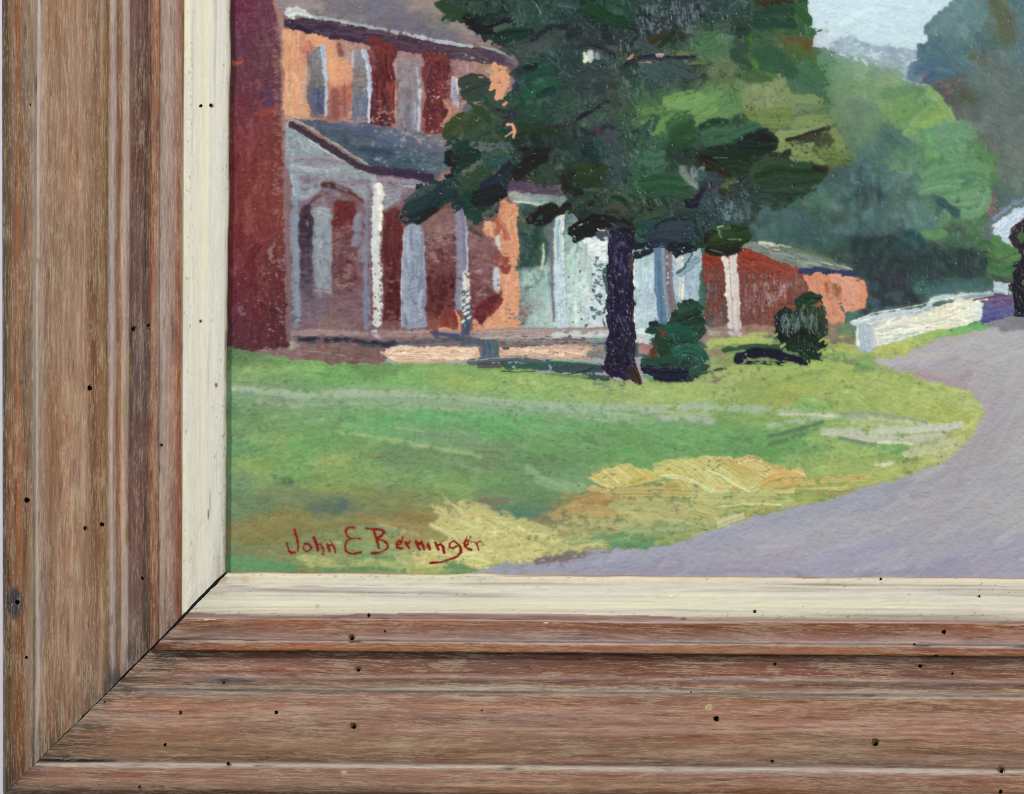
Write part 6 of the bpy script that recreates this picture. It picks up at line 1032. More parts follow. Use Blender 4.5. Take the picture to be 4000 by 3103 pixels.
# ================= shed
use(i_shed)
shp = [(515, 640), (560, 560), (850, 558), (1000, 600), (1320, 740), (1390, 800), (1400, 1000), (1280, 1200), (1100, 1220), (540, 1250), (540, 1000), (520, 740)]
wash(shp, [(560, 660, (146, 58, 44)), (700, 640, (136, 58, 44)), (900, 640, (140, 60, 44)), (1150, 720, (140, 62, 46)), (1280, 760, (148, 72, 56)), (600, 800, (112, 62, 56)), (580, 950, (88, 72, 70)), (650, 1050, (100, 66, 62)), (560, 1180, (84, 84, 82)), (650, 1180, (112, 92, 90)), (950, 850, (122, 66, 54)), (1000, 1000, (116, 68, 58)), (1250, 850, (134, 64, 50)), (1350, 850, (124, 84, 80)), (1200, 1000, (126, 68, 54)), (1000, 1150, (120, 72, 66))], 0.9, h=1.2)
strokes([(520, 620), (850, 570), (1300, 750), (1200, 760), (700, 720), (520, 740)], 26, (26, 44), (160, 300), 0.35, [(148, 60, 42), (136, 56, 42), (142, 66, 48)], 4, 0.2, 1.6, angj=0.12, streak=10); strokes([(540, 760), (1380, 780), (1360, 980), (1120, 1200), (540, 1200)], 150, (10, 26), (70, 200), 1.55, [(122, 66, 54), (110, 64, 58), (132, 72, 58), (104, 76, 72)], 5, 0.4, 1.0, angj=0.08)
pits([(530, 850), (700, 850), (700, 1200), (530, 1200)], 0.9, (76, 92, 88)); strokes([(840, 780), (1370, 780), (1200, 1080), (840, 1120)], 70, (5, 9), (60, 140), 1.55, [(160, 128, 130), (148, 112, 112)], 5, 0.6, 0.8, angj=0.05, alpha=0.6, keep=True)
use(i_srf)
wash([(860, 520), (980, 530), (1100, 540), (1300, 585), (1500, 640), (1650, 700), (1770, 740), (1760, 770), (1420, 740), (1320, 745), (1160, 680), (960, 600), (850, 562)], [(900, 550, (116, 128, 120)), (1100, 600, (120, 132, 120)), (1300, 640, (118, 128, 112)), (1300, 700, (112, 126, 118)), (1500, 690, (112, 124, 104)), (1700, 740, (110, 124, 108))], 0.8, h=1.6); strokes([(860, 525), (1100, 550), (1700, 730), (1400, 740), (900, 570)], 40, (18, 34), (180, 360), 0.3, [(122, 134, 122), (112, 126, 116), (128, 136, 122), (104, 116, 104)], 4, 0.2, 1.6, angj=0.06, streak=9)
st([(985, 525), (1080, 540), (1200, 555), (1250, 570)], 30, (214, 208, 184), (172, 172, 148), dry=0.05, h=3, rag=0.4); st([(1020, 545), (1080, 575), (1150, 585)], 14, (206, 196, 170), dry=0.15, h=3); st([(1150, 560), (1400, 610), (1600, 680)], 30, (104, 118, 88), (80, 96, 76), dry=0.3); st([(1500, 690), (1640, 720), (1760, 748)], 10, (188, 190, 162), dry=0.4, h=2.4)
st([(1320, 765), (1450, 765), (1600, 778), (1780, 790)], 50, (56, 66, 108), (44, 50, 84), dry=0.05, h=2, rag=0.3)
use(i_ssun)
wash([(1370, 810), (1440, 800), (1720, 805), (1800, 830), (1868, 850), (1865, 1070), (1780, 1090), (1700, 1080), (1700, 1180), (1660, 1220), (1550, 1215), (1530, 1100), (1480, 980), (1400, 950)], [(1420, 850, (208, 124, 86)), (1480, 900, (202, 116, 74)), (1540, 860, (192, 106, 68)), (1620, 830, (222, 148, 114)), (1610, 920, (150, 98, 66)), (1700, 900, (224, 150, 122)), (1760, 960, (222, 146, 116)), (1850, 900, (206, 116, 74)), (1840, 1040, (206, 112, 72)), (1700, 1020, (214, 138, 104)), (1560, 1020, (212, 136, 106)), (1600, 1120, (208, 130, 102)), (1660, 1170, (206, 118, 76)), (1560, 1180, (206, 130, 100))], 1.3, h=2)
strokes([(1380, 820), (1860, 840), (1860, 1060), (1680, 1100), (1540, 1180), (1420, 940)], 60, (22, 44), (60, 160), 1.5, None, 7, 0.25, 2.0, angj=0.2, streak=11); st([(1590, 820), (1660, 840), (1720, 900), (1730, 1020)], 70, (228, 158, 130), (216, 140, 108), dry=0.05, h=3, streak=12); st([(1790, 830), (1790, 1060)], 50, (224, 146, 112), dry=0.1, h=2.6); st([(1848, 845), (1850, 950), (1848, 1065)], 34, (208, 118, 78), (214, 130, 92), dry=0.1, h=2.2, rag=0.2); st([(1700, 815), (1790, 830), (1850, 845)], 30, (220, 146, 112), dry=0.15); st([(1600, 880), (1630, 950)], 50, (150, 100, 64), dry=0.2, h=1.6); st([(1640, 1000), (1670, 1060), (1690, 1100)], 24, (110, 112, 90), dry=0.5); pits([(1500, 980), (1700, 1020), (1680, 1200), (1540, 1180)], 1.5, (132, 116, 96))
# ================= grass and red soil at the foot of the shed
use(i_lawn)
wash([(470, 1230), (1100, 1190), (1140, 1300), (700, 1310), (560, 1380), (480, 1330)], [(600, 1260, (152, 118, 112)), (900, 1230, (150, 102, 96)), (1050, 1260, (146, 106, 94))], 1.2); wash([(1540, 1200), (1700, 1200), (1800, 1180), (1800, 1390), (1540, 1350)], [(1580, 1250, (140, 108, 98)), (1700, 1250, (92, 116, 84)), (1760, 1260, (80, 118, 92)), (1720, 1330, (130, 96, 86))], 1.4)
st([(560, 1270), (650, 1280)], 40, (176, 160, 156), dry=0.3); st([(900, 1285), (1000, 1278), (1060, 1285)], 20, (156, 176, 92), dry=0.3); st([(560, 1370), (700, 1340), (900, 1330), (1100, 1350)], 60, (168, 182, 88), (180, 190, 100), dry=0.15, h=2.2); st([(1640, 1310), (1740, 1300)], 12, (150, 176, 92), dry=0.3); st([(560, 1430), (640, 1440), (760, 1420)], 60, (146, 122, 96), dry=0.3); st([(620, 1500), (800, 1530), (900, 1560)], 60, (130, 140, 84), dry=0.3); st([(1540, 1400), (1650, 1390), (1800, 1420)], 70, (166, 182, 88), dry=0.2, h=2.2); st([(1500, 1330), (1560, 1340)], 24, (176, 186, 92), dry=0.2, h=2.4); st([(1560, 1470), (1700, 1480), (1850, 1450)], 34, (150, 170, 92), dry=0.35)
st([(700, 1600), (1100, 1580), (1500, 1530), (1700, 1600)], 90, (166, 186, 94), (156, 178, 84), dry=0.15, h=2); st([(560, 1650), (900, 1620), (1200, 1640)], 60, (158, 176, 94), dry=0.2, h=2); pits([(600, 1560), (1100, 1540), (1200, 1680), (500, 1680)], 1.8, (124, 104, 92))
use(i_spost)
st([(690, 650), (720, 720), (735, 900), (745, 1100), (755, 1240)], 50, (222, 216, 198), (200, 194, 182), dry=0.03, h=3.2, rag=0.2); st([(770, 600), (780, 800), (790, 1000), (800, 1245)], 66, (218, 210, 198), (176, 156, 150), dry=0.12, h=3.2, rag=0.2, streak=16); st([(735, 1275), (780, 1280), (825, 1280)], 40, (176, 168, 164), dry=0.2, h=2)
# ================= roadside wall, pier and arch
use(i_wall)
T('I')
wash([(690, 130), (1000, 50), (1400, -10), ('H', 1600, 1340), ('H', 1800, 1340), ('H', 1680, 1440), ('H', 1670, 1600), (1740, 120), (1400, 190), (900, 335), (740, 330), (740, 170)], [(800, 130, (186, 198, 198)), (1200, 60, (206, 208, 196)), (1000, 200, (224, 220, 200)), (1500, 80, (226, 220, 194))], 0.6, h=1.6)
use(i_wtop)
st([(690, 130), (820, 95), (1000, 60), (1300, 20), ('H', 1200, 1400), ('H', 1500, 1370), ('H', 1780, 1345)], 44, (196, 208, 208), (168, 186, 192), dry=0.06, h=2.6, rag=0.2); st([(700, 135), (800, 130), (900, 130)], 36, (198, 208, 206), dry=0.1, h=2.6); st([('H', 330, 1640), ('H', 600, 1540), ('H', 900, 1490), ('H', 1300, 1400), ('H', 1580, 1345)], 8, (224, 224, 196), dry=0.2, h=3); st([('H', 1500, 1390), ('H', 1650, 1360), ('H', 1800, 1350)], 36, (142, 168, 166), dry=0.3, h=2)
use(i_wall)
wash([(880, 170), (1000, 120), (1200, 85), (1500, 30), ('H', 1300, 1470), ('H', 1640, 1430), ('H', 1665, 1600), (1740, 120), (1600, 150), (1400, 185), (1150, 260), (900, 335), (890, 240)], [(950, 200, (226, 222, 200)), (1200, 150, (228, 222, 196)), (1500, 90, (230, 222, 192)), (1700, 60, (222, 222, 202)), (1000, 260, (218, 218, 204)), (1150, 230, (196, 206, 196)), (1500, 150, (222, 220, 190)), (950, 310, (214, 214, 198))], 0.8, h=2.6); strokes([(890, 170), (1500, 40), (1730, 0), (1730, 110), (1400, 170), (900, 320)], 50, (18, 36), (200, 460), -0.17, None, 4, 0.12, 2.8, angj=0.05, streak=10); st([(1050, 270), (1150, 230), (1250, 210)], 14, (174, 186, 186), dry=0.4)
st([('H', 1640, 1450), ('H', 1660, 1540), ('H', 1655, 1600)], 60, (214, 220, 214), dry=0.15, h=2.4)
use(i_wend)
st([(800, 165), (800, 250), (815, 345)], 140, (178, 194, 198), (158, 176, 182), dry=0.05, h=2.6, rag=0.12, streak=11); st([(745, 180), (742, 250), (752, 320)], 20, (212, 216, 198), dry=0.15, h=3)
use(i_purp)
T('H')
wash([(1640, 1410), (1800, 1370), (1980, 1360), (2005, 1400), (2005, 1540), (1960, 1600), (1800, 1640), (1700, 1630), (1670, 1590), (1690, 1480)], [(1720, 1410, (104, 86, 124)), (1900, 1390, (112, 84, 118)), (1800, 1500, (104, 106, 148)), (1950, 1480, (104, 102, 146)), (1850, 1560, (88, 88, 136)), (1800, 1620, (70, 70, 128)), (1680, 1580, (92, 96, 150))], 1.0, h=1.8); strokes([(1690, 1420), (1990, 1380), (1990, 1520), (1700, 1600)], 14, (40, 60), (160, 300), -0.08, None, 5, 0.2, 1.8, angj=0.06); st([(1590, 1415), (1680, 1390), (1820, 1372), (1950, 1362)], 16, (112, 58, 92), dry=0.3, h=2); st([(1690, 1630), (1800, 1630), (1960, 1590)], 26, (66, 66, 130), dry=0.15)
use(i_road)
wash([(1700, 1640), (1850, 1620), (2000, 1570), (2118, 1560), ('S', 4300, 1240), ('S', 4300, 1300), ('I', 2118, 195), ('I', 1880, 185)], [(1900, 1660, (94, 94, 106)), (2080, 1620, (86, 88, 100))], 1.0); strokes([('I', 1800, 130), ('I', 2118, 90), ('I', 2118, 190), ('I', 1900, 190)], 12, (24, 40), (120, 240), -0.1, [(96, 98, 108), (84, 86, 98)], 3, 0.25)
use(i_blue); T('H'); st([(1740, 760), (1800, 600), (1950, 470), (2118, 370), (2300, 300)], 150, (100, 106, 96), (88, 100, 88), dry=0, h=0.8)
use(i_arch)
wash([(1775, 650), (1860, 580), (1950, 510), (2118, 410), ('S', 4300, 690), ('S', 4300, 1120), (2118, 560), (2060, 620), (1990, 680), (1955, 750), (1985, 860), (1960, 870), (1880, 780), (1800, 720)], [(1830, 640, (188, 204, 214)), (1950, 580, (178, 196, 212)), (2080, 480, (176, 192, 206)), (1900, 720, (180, 194, 202)), (1950, 820, (176, 188, 198))], 0.9, h=2); strokes([(1790, 650), (2118, 430), (2100, 540), (1950, 720), (1850, 730)], 20, (30, 50), (120, 260), -0.7, [(184, 202, 214), (174, 192, 208), (196, 208, 214)], 4, 0.2, 2.2, angj=0.15, streak=9)
st([(1780, 590), (1860, 520), (1960, 440), (2060, 380), (2150, 340)], 50, (82, 100, 130), (64, 80, 116), dry=0.08, h=2); st([(1800, 560), (1930, 470), (2040, 420)], 8, (160, 128, 120), dry=0.5); wash([(1800, 1200), (1960, 1230), (1960, 1350), (1800, 1335)], [(1880, 1290, (160, 176, 186))], 1.0); st([(1810, 1290), (1950, 1320)], 40, (172, 184, 192), dry=0.3); st([(1970, 1230), (1975, 1350)], 22, (150, 144, 136), dry=0.3)
use(i_open)
wash([(1960, 740), (2030, 640), (2118, 580), ('S', 4300, 830), ('S', 4300, 1240), (2118, 1570), (2010, 1560), (2000, 1380), (1960, 1250), (2080, 1000), (2060, 900), (1985, 850)], [(2000, 740, (64, 48, 60)), (2100, 620, (58, 44, 56)), (2020, 850, (70, 52, 60)), (2090, 900, (52, 40, 52)), (2080, 1200, (42, 36, 48)), (2060, 1450, (46, 38, 52)), (2000, 1300, (60, 52, 58))], 1.0, h=1.4); strokes([(1990, 880), (2118, 860), (2118, 1560), (2010, 1550), (1990, 1250)], 26, (40, 60), (120, 260), 1.5, [(46, 38, 50), (56, 46, 58), (40, 34, 46)], 4, 0.25, 1.2, angj=0.1); st([(1985, 690), (2030, 650)], 34, (138, 82, 76), dry=0.2)
st([(2060, 770), (2100, 740), (2150, 700)], 70, (104, 136, 82), (76, 106, 66), dry=0.15, h=2); st([(2070, 800), (2118, 790)], 30, (82, 114, 66), dry=0.2); st([(1975, 800), (2000, 850)], 10, (150, 96, 76), dry=0.4)
use(i_green)
st([(1800, 760), (1900, 860), (2030, 940)], 110, (88, 132, 72), (74, 112, 62), dry=0.12, h=2.2, streak=10); st([(1760, 1060), (1900, 1110), (2030, 1070)], 90, (76, 120, 68), (60, 96, 60), dry=0.15, h=2.2, streak=10); st([(1830, 950), (1950, 990), (2080, 960)], 80, (82, 126, 66), dry=0.2, h=2); st([(1760, 1030), (1880, 990), (2050, 920)], 12, (84, 52, 44), dry=0.45); st([(1820, 1190), (1920, 1215), (2000, 1200)], 40, (62, 66, 52), dry=0.25)
# ================= the big tree
use(i_tree)
T('C')
crown = [('C', 220, -300), ('C', 240, 40), ('C', 300, 120), ('C', 440, 180), ('C', 520, 270), ('C', 690, 340), ('C', 760, 400), ('C', 860, 450), ('C', 900, 540), ('C', 830, 600), ('C', 850, 780), ('C', 760, 830), ('C', 690, 720), ('C', 600, 620), ('C', 480, 640), ('C', 420, 720), ('C', 400, 830), ('C', 470, 840), ('C', 490, 930), ('C', 400, 930), ('C', 330, 1000), ('C', 270, 1130), ('C', 350, 1170), ('C', 310, 1330), ('C', 350, 1440), ('D', 60, 300), ('D', -40, 450), ('D', -10, 570), ('D', 150, 520), ('D', 290, 440), ('D', 420, 430), ('D', 520, 540), ('D', 600, 530), ('D', 720, 430), ('D', 800, 330), ('D', 860, 210), ('D', 1050, 240), ('D', 1280, 290), ('D', 1350, 360), ('D', 1250, 430), ('D', 1130, 440), ('D', 1050, 580), ('D', 1140, 590), ('D', 1290, 480), ('D', 1400, 520), ('D', 1640, 640), ('D', 1860, 620), ('F', 60, 560), ('F', 300, 600), ('F', 440, 560), ('F', 530, 520), ('F', 560, 560), ('F', 720, 640), ('F', 870, 540), ('F', 920, 460), ('F', 900, 380), ('F', 960, 280), ('F', 1080, 240), ('F', 1300, 190), ('E', 1400, 1600), ('E', 1540, 1440), ('E', 1700, 1330), ('E', 1760, 1310), ('E', 1680, 1180), ('E', 1600, 1040), ('E', 1600, 950), ('E', 1560, 840), ('E', 1590, 700), ('E', 1560, 560), ('E', 1500, 440), ('E', 1430, 380), ('E', 1470, 280), ('E', 1400, 200), ('E', 1400, 80), ('E', 1390, -300)]
tc = [('C', 350, 60, (52, 72, 52)), ('C', 600, 60, (54, 76, 60)), ('C', 560, 160, (26, 38, 38)), ('C', 750, 130, (34, 46, 44)), ('C', 700, 280, (30, 56, 46)), ('C', 850, 300, (38, 66, 54)), ('C', 900, 120, (58, 86, 74)), ('C', 1100, 130, (50, 78, 66)), ('C', 1200, 60, (46, 66, 58)), ('C', 1450, 60, (40, 62, 50)), ('C', 1700, 100, (44, 82, 60)), ('C', 1900, 120, (52, 66, 60)), ('C', 1100, 330, (62, 70, 66)), ('C', 950, 420, (56, 68, 64)), ('C', 1350, 250, (46, 48, 52)), ('C', 1600, 280, (44, 46, 50)), ('C', 1850, 250, (46, 50, 54)), ('C', 2050, 200, (52, 58, 62)), ('C', 1700, 180, (34, 60, 44)), ('C', 1250, 470, (40, 64, 58)), ('C', 1000, 580, (48, 74, 62)), ('C', 880, 620, (60, 68, 78)), ('C', 1100, 640, (50, 94, 74)), ('C', 950, 720, (46, 74, 64)), ('C', 1300, 600, (46, 60, 58)), ('C', 1500, 640, (62, 70, 72)), ('C', 1600, 720, (66, 70, 68)), ('C', 1400, 780, (58, 74, 68)), ('C', 950, 830, (46, 88, 62)), ('C', 1150, 830, (50, 80, 64)), ('C', 1050, 950, (48, 84, 62)), ('C', 850, 950, (50, 56, 62)), ('C', 1250, 930, (54, 74, 62)), ('C', 1700, 850, (66, 78, 58)), ('C', 1950, 750, (62, 94, 70)), ('C', 2050, 640, (62, 84, 68)), ('C', 1850, 560, (44, 60, 44)),
      ('C', 1000, 1080, (40, 56, 38)), ('C', 1200, 1080, (44, 58, 42)), ('C', 900, 1150, (42, 52, 40)), ('C', 1500, 1000, (58, 78, 58)), ('C', 1450, 1150, (50, 64, 58)), ('C', 1600, 1120, (62, 72, 72)), ('C', 1250, 1200, (40, 54, 46)), ('C', 750, 1250, (62, 90, 72)), ('C', 700, 1330, (58, 86, 78)), ('C', 550, 1080, (62, 78, 50)), ('C', 650, 1000, (64, 80, 56)), ('C', 380, 1020, (74, 88, 50)), ('C', 450, 1250, (34, 60, 54)), ('C', 380, 1350, (28, 46, 42)), ('C', 550, 1430, (62, 82, 62)), ('C', 650, 1380, (58, 78, 62)), ('C', 700, 1520, (40, 48, 50)), ('C', 620, 1620, (28, 36, 40)), ('C', 500, 1560, (54, 70, 58)), ('C', 300, 1600, (52, 66, 66)), ('C', 1050, 1300, (36, 36, 26)), ('C', 950, 1420, (36, 38, 30)), ('C', 1180, 1400, (52, 62, 48)), ('C', 1400, 1300, (46, 62, 58)), ('C', 1500, 1260, (32, 44, 46)), ('C', 1450, 1420, (50, 60, 38)), ('C', 1500, 1500, (46, 58, 36)), ('C', 1680, 1300, (62, 82, 72)), ('C', 1700, 1450, (56, 70, 70)), ('C', 1350, 1500, (38, 40, 28)), ('C', 1600, 1600, (54, 70, 56)), ('C', 1900, 1450, (60, 96, 70)), ('C', 2050, 1560, (50, 88, 54)),
      ('D', 100, 400, (38, 52, 52)), ('D', 0, 500, (36, 52, 54)), ('D', 250, 350, (40, 56, 58)), ('D', 400, 300, (48, 64, 60)), ('D', 550, 420, (36, 60, 46)), ('D', 560, 500, (36, 62, 46)), ('D', 1450, 350, (56, 70, 56)), ('D', 1700, 350, (54, 76, 54)), ('D', 1700, 220, (56, 80, 66)), ('D', 1950, 300, (52, 84, 54)), ('D', 1500, 420, (54, 64, 52)), ('D', 1900, 420, (50, 68, 46)), ('D', 1250, 500, (52, 64, 52)), ('D', 1700, 480, (56, 66, 52)), ('D', 1050, 500, (18, 22, 22)), ('D', 1500, 580, (22, 26, 28)), ('D', 1900, 560, (40, 56, 52)),
      ('E', 200, 120, (60, 70, 70)), ('E', 450, 100, (58, 64, 66)), ('E', 650, 60, (52, 74, 72)), ('E', 850, 150, (58, 74, 60)), ('E', 800, 50, (54, 80, 72)), ('E', 1100, 170, (46, 76, 58)), ('E', 1300, 60, (52, 84, 56)), ('E', 1100, 20, (52, 48, 30)), ('E', 1370, 150, (62, 104, 58)), ('E', 1400, 260, (72, 116, 66)), ('E', 1250, 240, (56, 92, 52)), ('E', 800, 240, (48, 62, 52)), ('E', 300, 300, (50, 60, 46)), ('E', 600, 340, (90, 128, 84)), ('E', 700, 340, (104, 132, 92)), ('E', 550, 440, (84, 120, 68)), ('E', 850, 380, (64, 90, 56)), ('E', 1000, 340, (70, 104, 64)), ('E', 1200, 330, (92, 104, 58)), ('E', 1380, 360, (120, 92, 52)), ('E', 1100, 520, (62, 104, 66)), ('E', 1300, 480, (78, 114, 62)), ('E', 1450, 530, (70, 116, 66)), ('E', 1350, 650, (70, 112, 78)), ('E', 1500, 700, (66, 112, 72)), ('E', 1250, 620, (62, 104, 72)), ('E', 1400, 760, (78, 120, 80)), ('E', 1560, 800, (72, 108, 66)), ('E', 650, 570, (118, 134, 88)), ('E', 750, 620, (104, 122, 74)), ('E', 480, 600, (58, 62, 52)), ('E', 900, 640, (78, 110, 64)), ('E', 100, 580, (66, 80, 80)), ('E', 300, 560, (60, 76, 74)), ('E', 150, 700, (58, 78, 70)), ('E', 380, 650, (50, 64, 54)), ('E', 60, 880, (74, 106, 66)), ('E', 100, 960, (90, 132, 68)),
      ('E', 300, 850, (110, 160, 84)), ('E', 450, 850, (118, 166, 86)), ('E', 600, 780, (110, 150, 82)), ('E', 550, 930, (112, 158, 84)), ('E', 700, 820, (96, 140, 78)), ('E', 760, 880, (92, 134, 80)), ('E', 250, 1000, (90, 134, 72)), ('E', 150, 1050, (82, 128, 66)), ('E', 700, 960, (96, 140, 80)), ('E', 950, 750, (132, 146, 94)), ('E', 1100, 720, (150, 156, 108)), ('E', 1050, 850, (138, 144, 88)), ('E', 1000, 950, (116, 130, 66)), ('E', 1150, 970, (114, 130, 58)), ('E', 1200, 820, (134, 146, 86)), ('E', 1350, 850, (128, 146, 92)), ('E', 1350, 930, (108, 130, 82)), ('E', 1480, 900, (126, 146, 90)), ('E', 1450, 980, (118, 138, 80)), ('E', 1250, 1060, (136, 152, 98)), ('E', 1500, 1030, (128, 146, 84)), ('E', 1050, 1050, (116, 130, 78)),
      ('E', 60, 1060, (48, 72, 66)), ('E', 350, 1050, (52, 88, 48)), ('E', 350, 1150, (48, 80, 44)), ('E', 600, 1080, (54, 90, 62)), ('E', 600, 1180, (58, 96, 66)), ('E', 800, 1000, (62, 84, 60)), ('E', 850, 1090, (62, 98, 70)), ('E', 950, 1060, (64, 94, 64)), ('E', 1000, 1120, (36, 44, 36)), ('E', 900, 1180, (34, 44, 36)), ('E', 700, 1200, (50, 70, 54)), ('E', 300, 1260, (40, 52, 46)), ('E', 600, 1250, (36, 52, 40)), ('E', 800, 1280, (34, 50, 36)), ('E', 550, 1330, (44, 36, 22)), ('E', 700, 1400, (40, 40, 26)), ('E', 900, 1340, (36, 50, 36)), ('E', 1100, 1220, (44, 44, 36)), ('E', 1400, 1130, (50, 52, 36)), ('E', 1500, 1080, (60, 56, 40)), ('E', 1300, 1200, (140, 152, 86)), ('E', 1350, 1280, (134, 152, 84)), ('E', 1420, 1350, (132, 148, 80)), ('E', 1550, 1180, (104, 110, 62)), ('E', 1600, 1120, (136, 150, 82)), ('E', 1620, 1260, (108, 120, 60)), ('E', 1700, 1300, (112, 120, 60)), ('E', 1180, 1300, (46, 44, 30)), ('E', 1200, 1380, (50, 46, 30)), ('E', 1050, 1400, (44, 62, 42)), ('E', 1100, 1480, (44, 66, 42)), ('E', 1300, 1450, (42, 56, 36)), ('E', 1300, 1550, (44, 60, 40)), ('E', 1050, 1520, (50, 74, 48)), ('E', 1450, 1420, (46, 58, 44)),
      ('E', 60, 1300, (66, 102, 78)), ('E', 60, 1500, (54, 88, 66)), ('E', 200, 1520, (48, 86, 54)), ('E', 350, 1560, (50, 84, 56)), ('E', 150, 1650, (48, 72, 52)), ('E', 300, 1640, (56, 72, 58)), ('E', 500, 1450, (70, 90, 86)), ('E', 540, 1560, (48, 40, 54)), ('E', 620, 1500, (56, 66, 78)), ('E', 720, 1520, (66, 80, 50)), ('E', 850, 1500, (48, 62, 52)), ('E', 850, 1600, (56, 70, 68)), ('F', 250, 200, (60, 74, 60)), ('F', 80, 250, (52, 64, 46)), ('F', 600, 150, (64, 78, 88)), ('F', 800, 150, (54, 66, 58)), ('F', 900, 200, (52, 70, 62)), ('F', 300, 320, (56, 72, 70)), ('F', 550, 350, (48, 66, 66)), ('F', 700, 330, (54, 78, 74)), ('F', 600, 500, (40, 48, 30)), ('F', 800, 480, (52, 70, 40)), ('F', 750, 580, (34, 36, 26)), ('F', 450, 450, (44, 62, 64)), ('F', 150, 450, (48, 60, 66))]
wash(crown, tc, 3.2, p=3.6, h=1.2)
strokes(crown, 1500, (30, 78), (60, 170), lambda x, y: random.choice([0.9, 1.3, -0.5, 0.2, 1.57]), tc, 6, 0.28, 1.8, angj=0.5, streak=10)
# whitish hairs that paint glints of the weave into the dark passages
strokes([('C', 480, 60), ('C', 1600, 30), ('E', 900, 60), ('E', 500, 320), ('E', 400, 700), ('C', 1700, 860), ('C', 1000, 900), ('C', 900, 560)], 420, (6, 11), (34, 90), 1.5, [(112, 128, 128), (100, 116, 114), (126, 136, 140), (92, 104, 104)], 8, 0.66, 0.8, angj=0.25, curve=0.05, alpha=0.55)
strokes([('C', 880, 950), ('C', 1700, 900), ('E', 60, 1250), ('F', 300, 200), ('D', 1700, 500), ('D', 1300, 440), ('C', 700, 1500), ('C', 400, 1300)], 330, (6, 11), (30, 80), 1.4, [(112, 128, 124), (96, 112, 106), (120, 132, 134)], 8, 0.66, 0.8, angj=0.35, curve=0.05, alpha=0.5)
strokes([('E', 850, 1350), ('F', 650, 150), ('F', 900, 220), ('F', 900, 360), ('F', 680, 360), ('F', 600, 200)], 70, (6, 10), (50, 130), 1.5, [(126, 138, 144), (110, 124, 128)], 8, 0.6, 0.8, angj=0.2, alpha=0.7)
strokes([('E', 0, 20), ('E', 520, 20), ('E', 500, 280), ('E', 0, 300)], 130, (6, 10), (40, 110), 1.45, [(120, 128, 138), (104, 112, 120)], 8, 0.62, 0.8, angj=0.15, alpha=0.7)
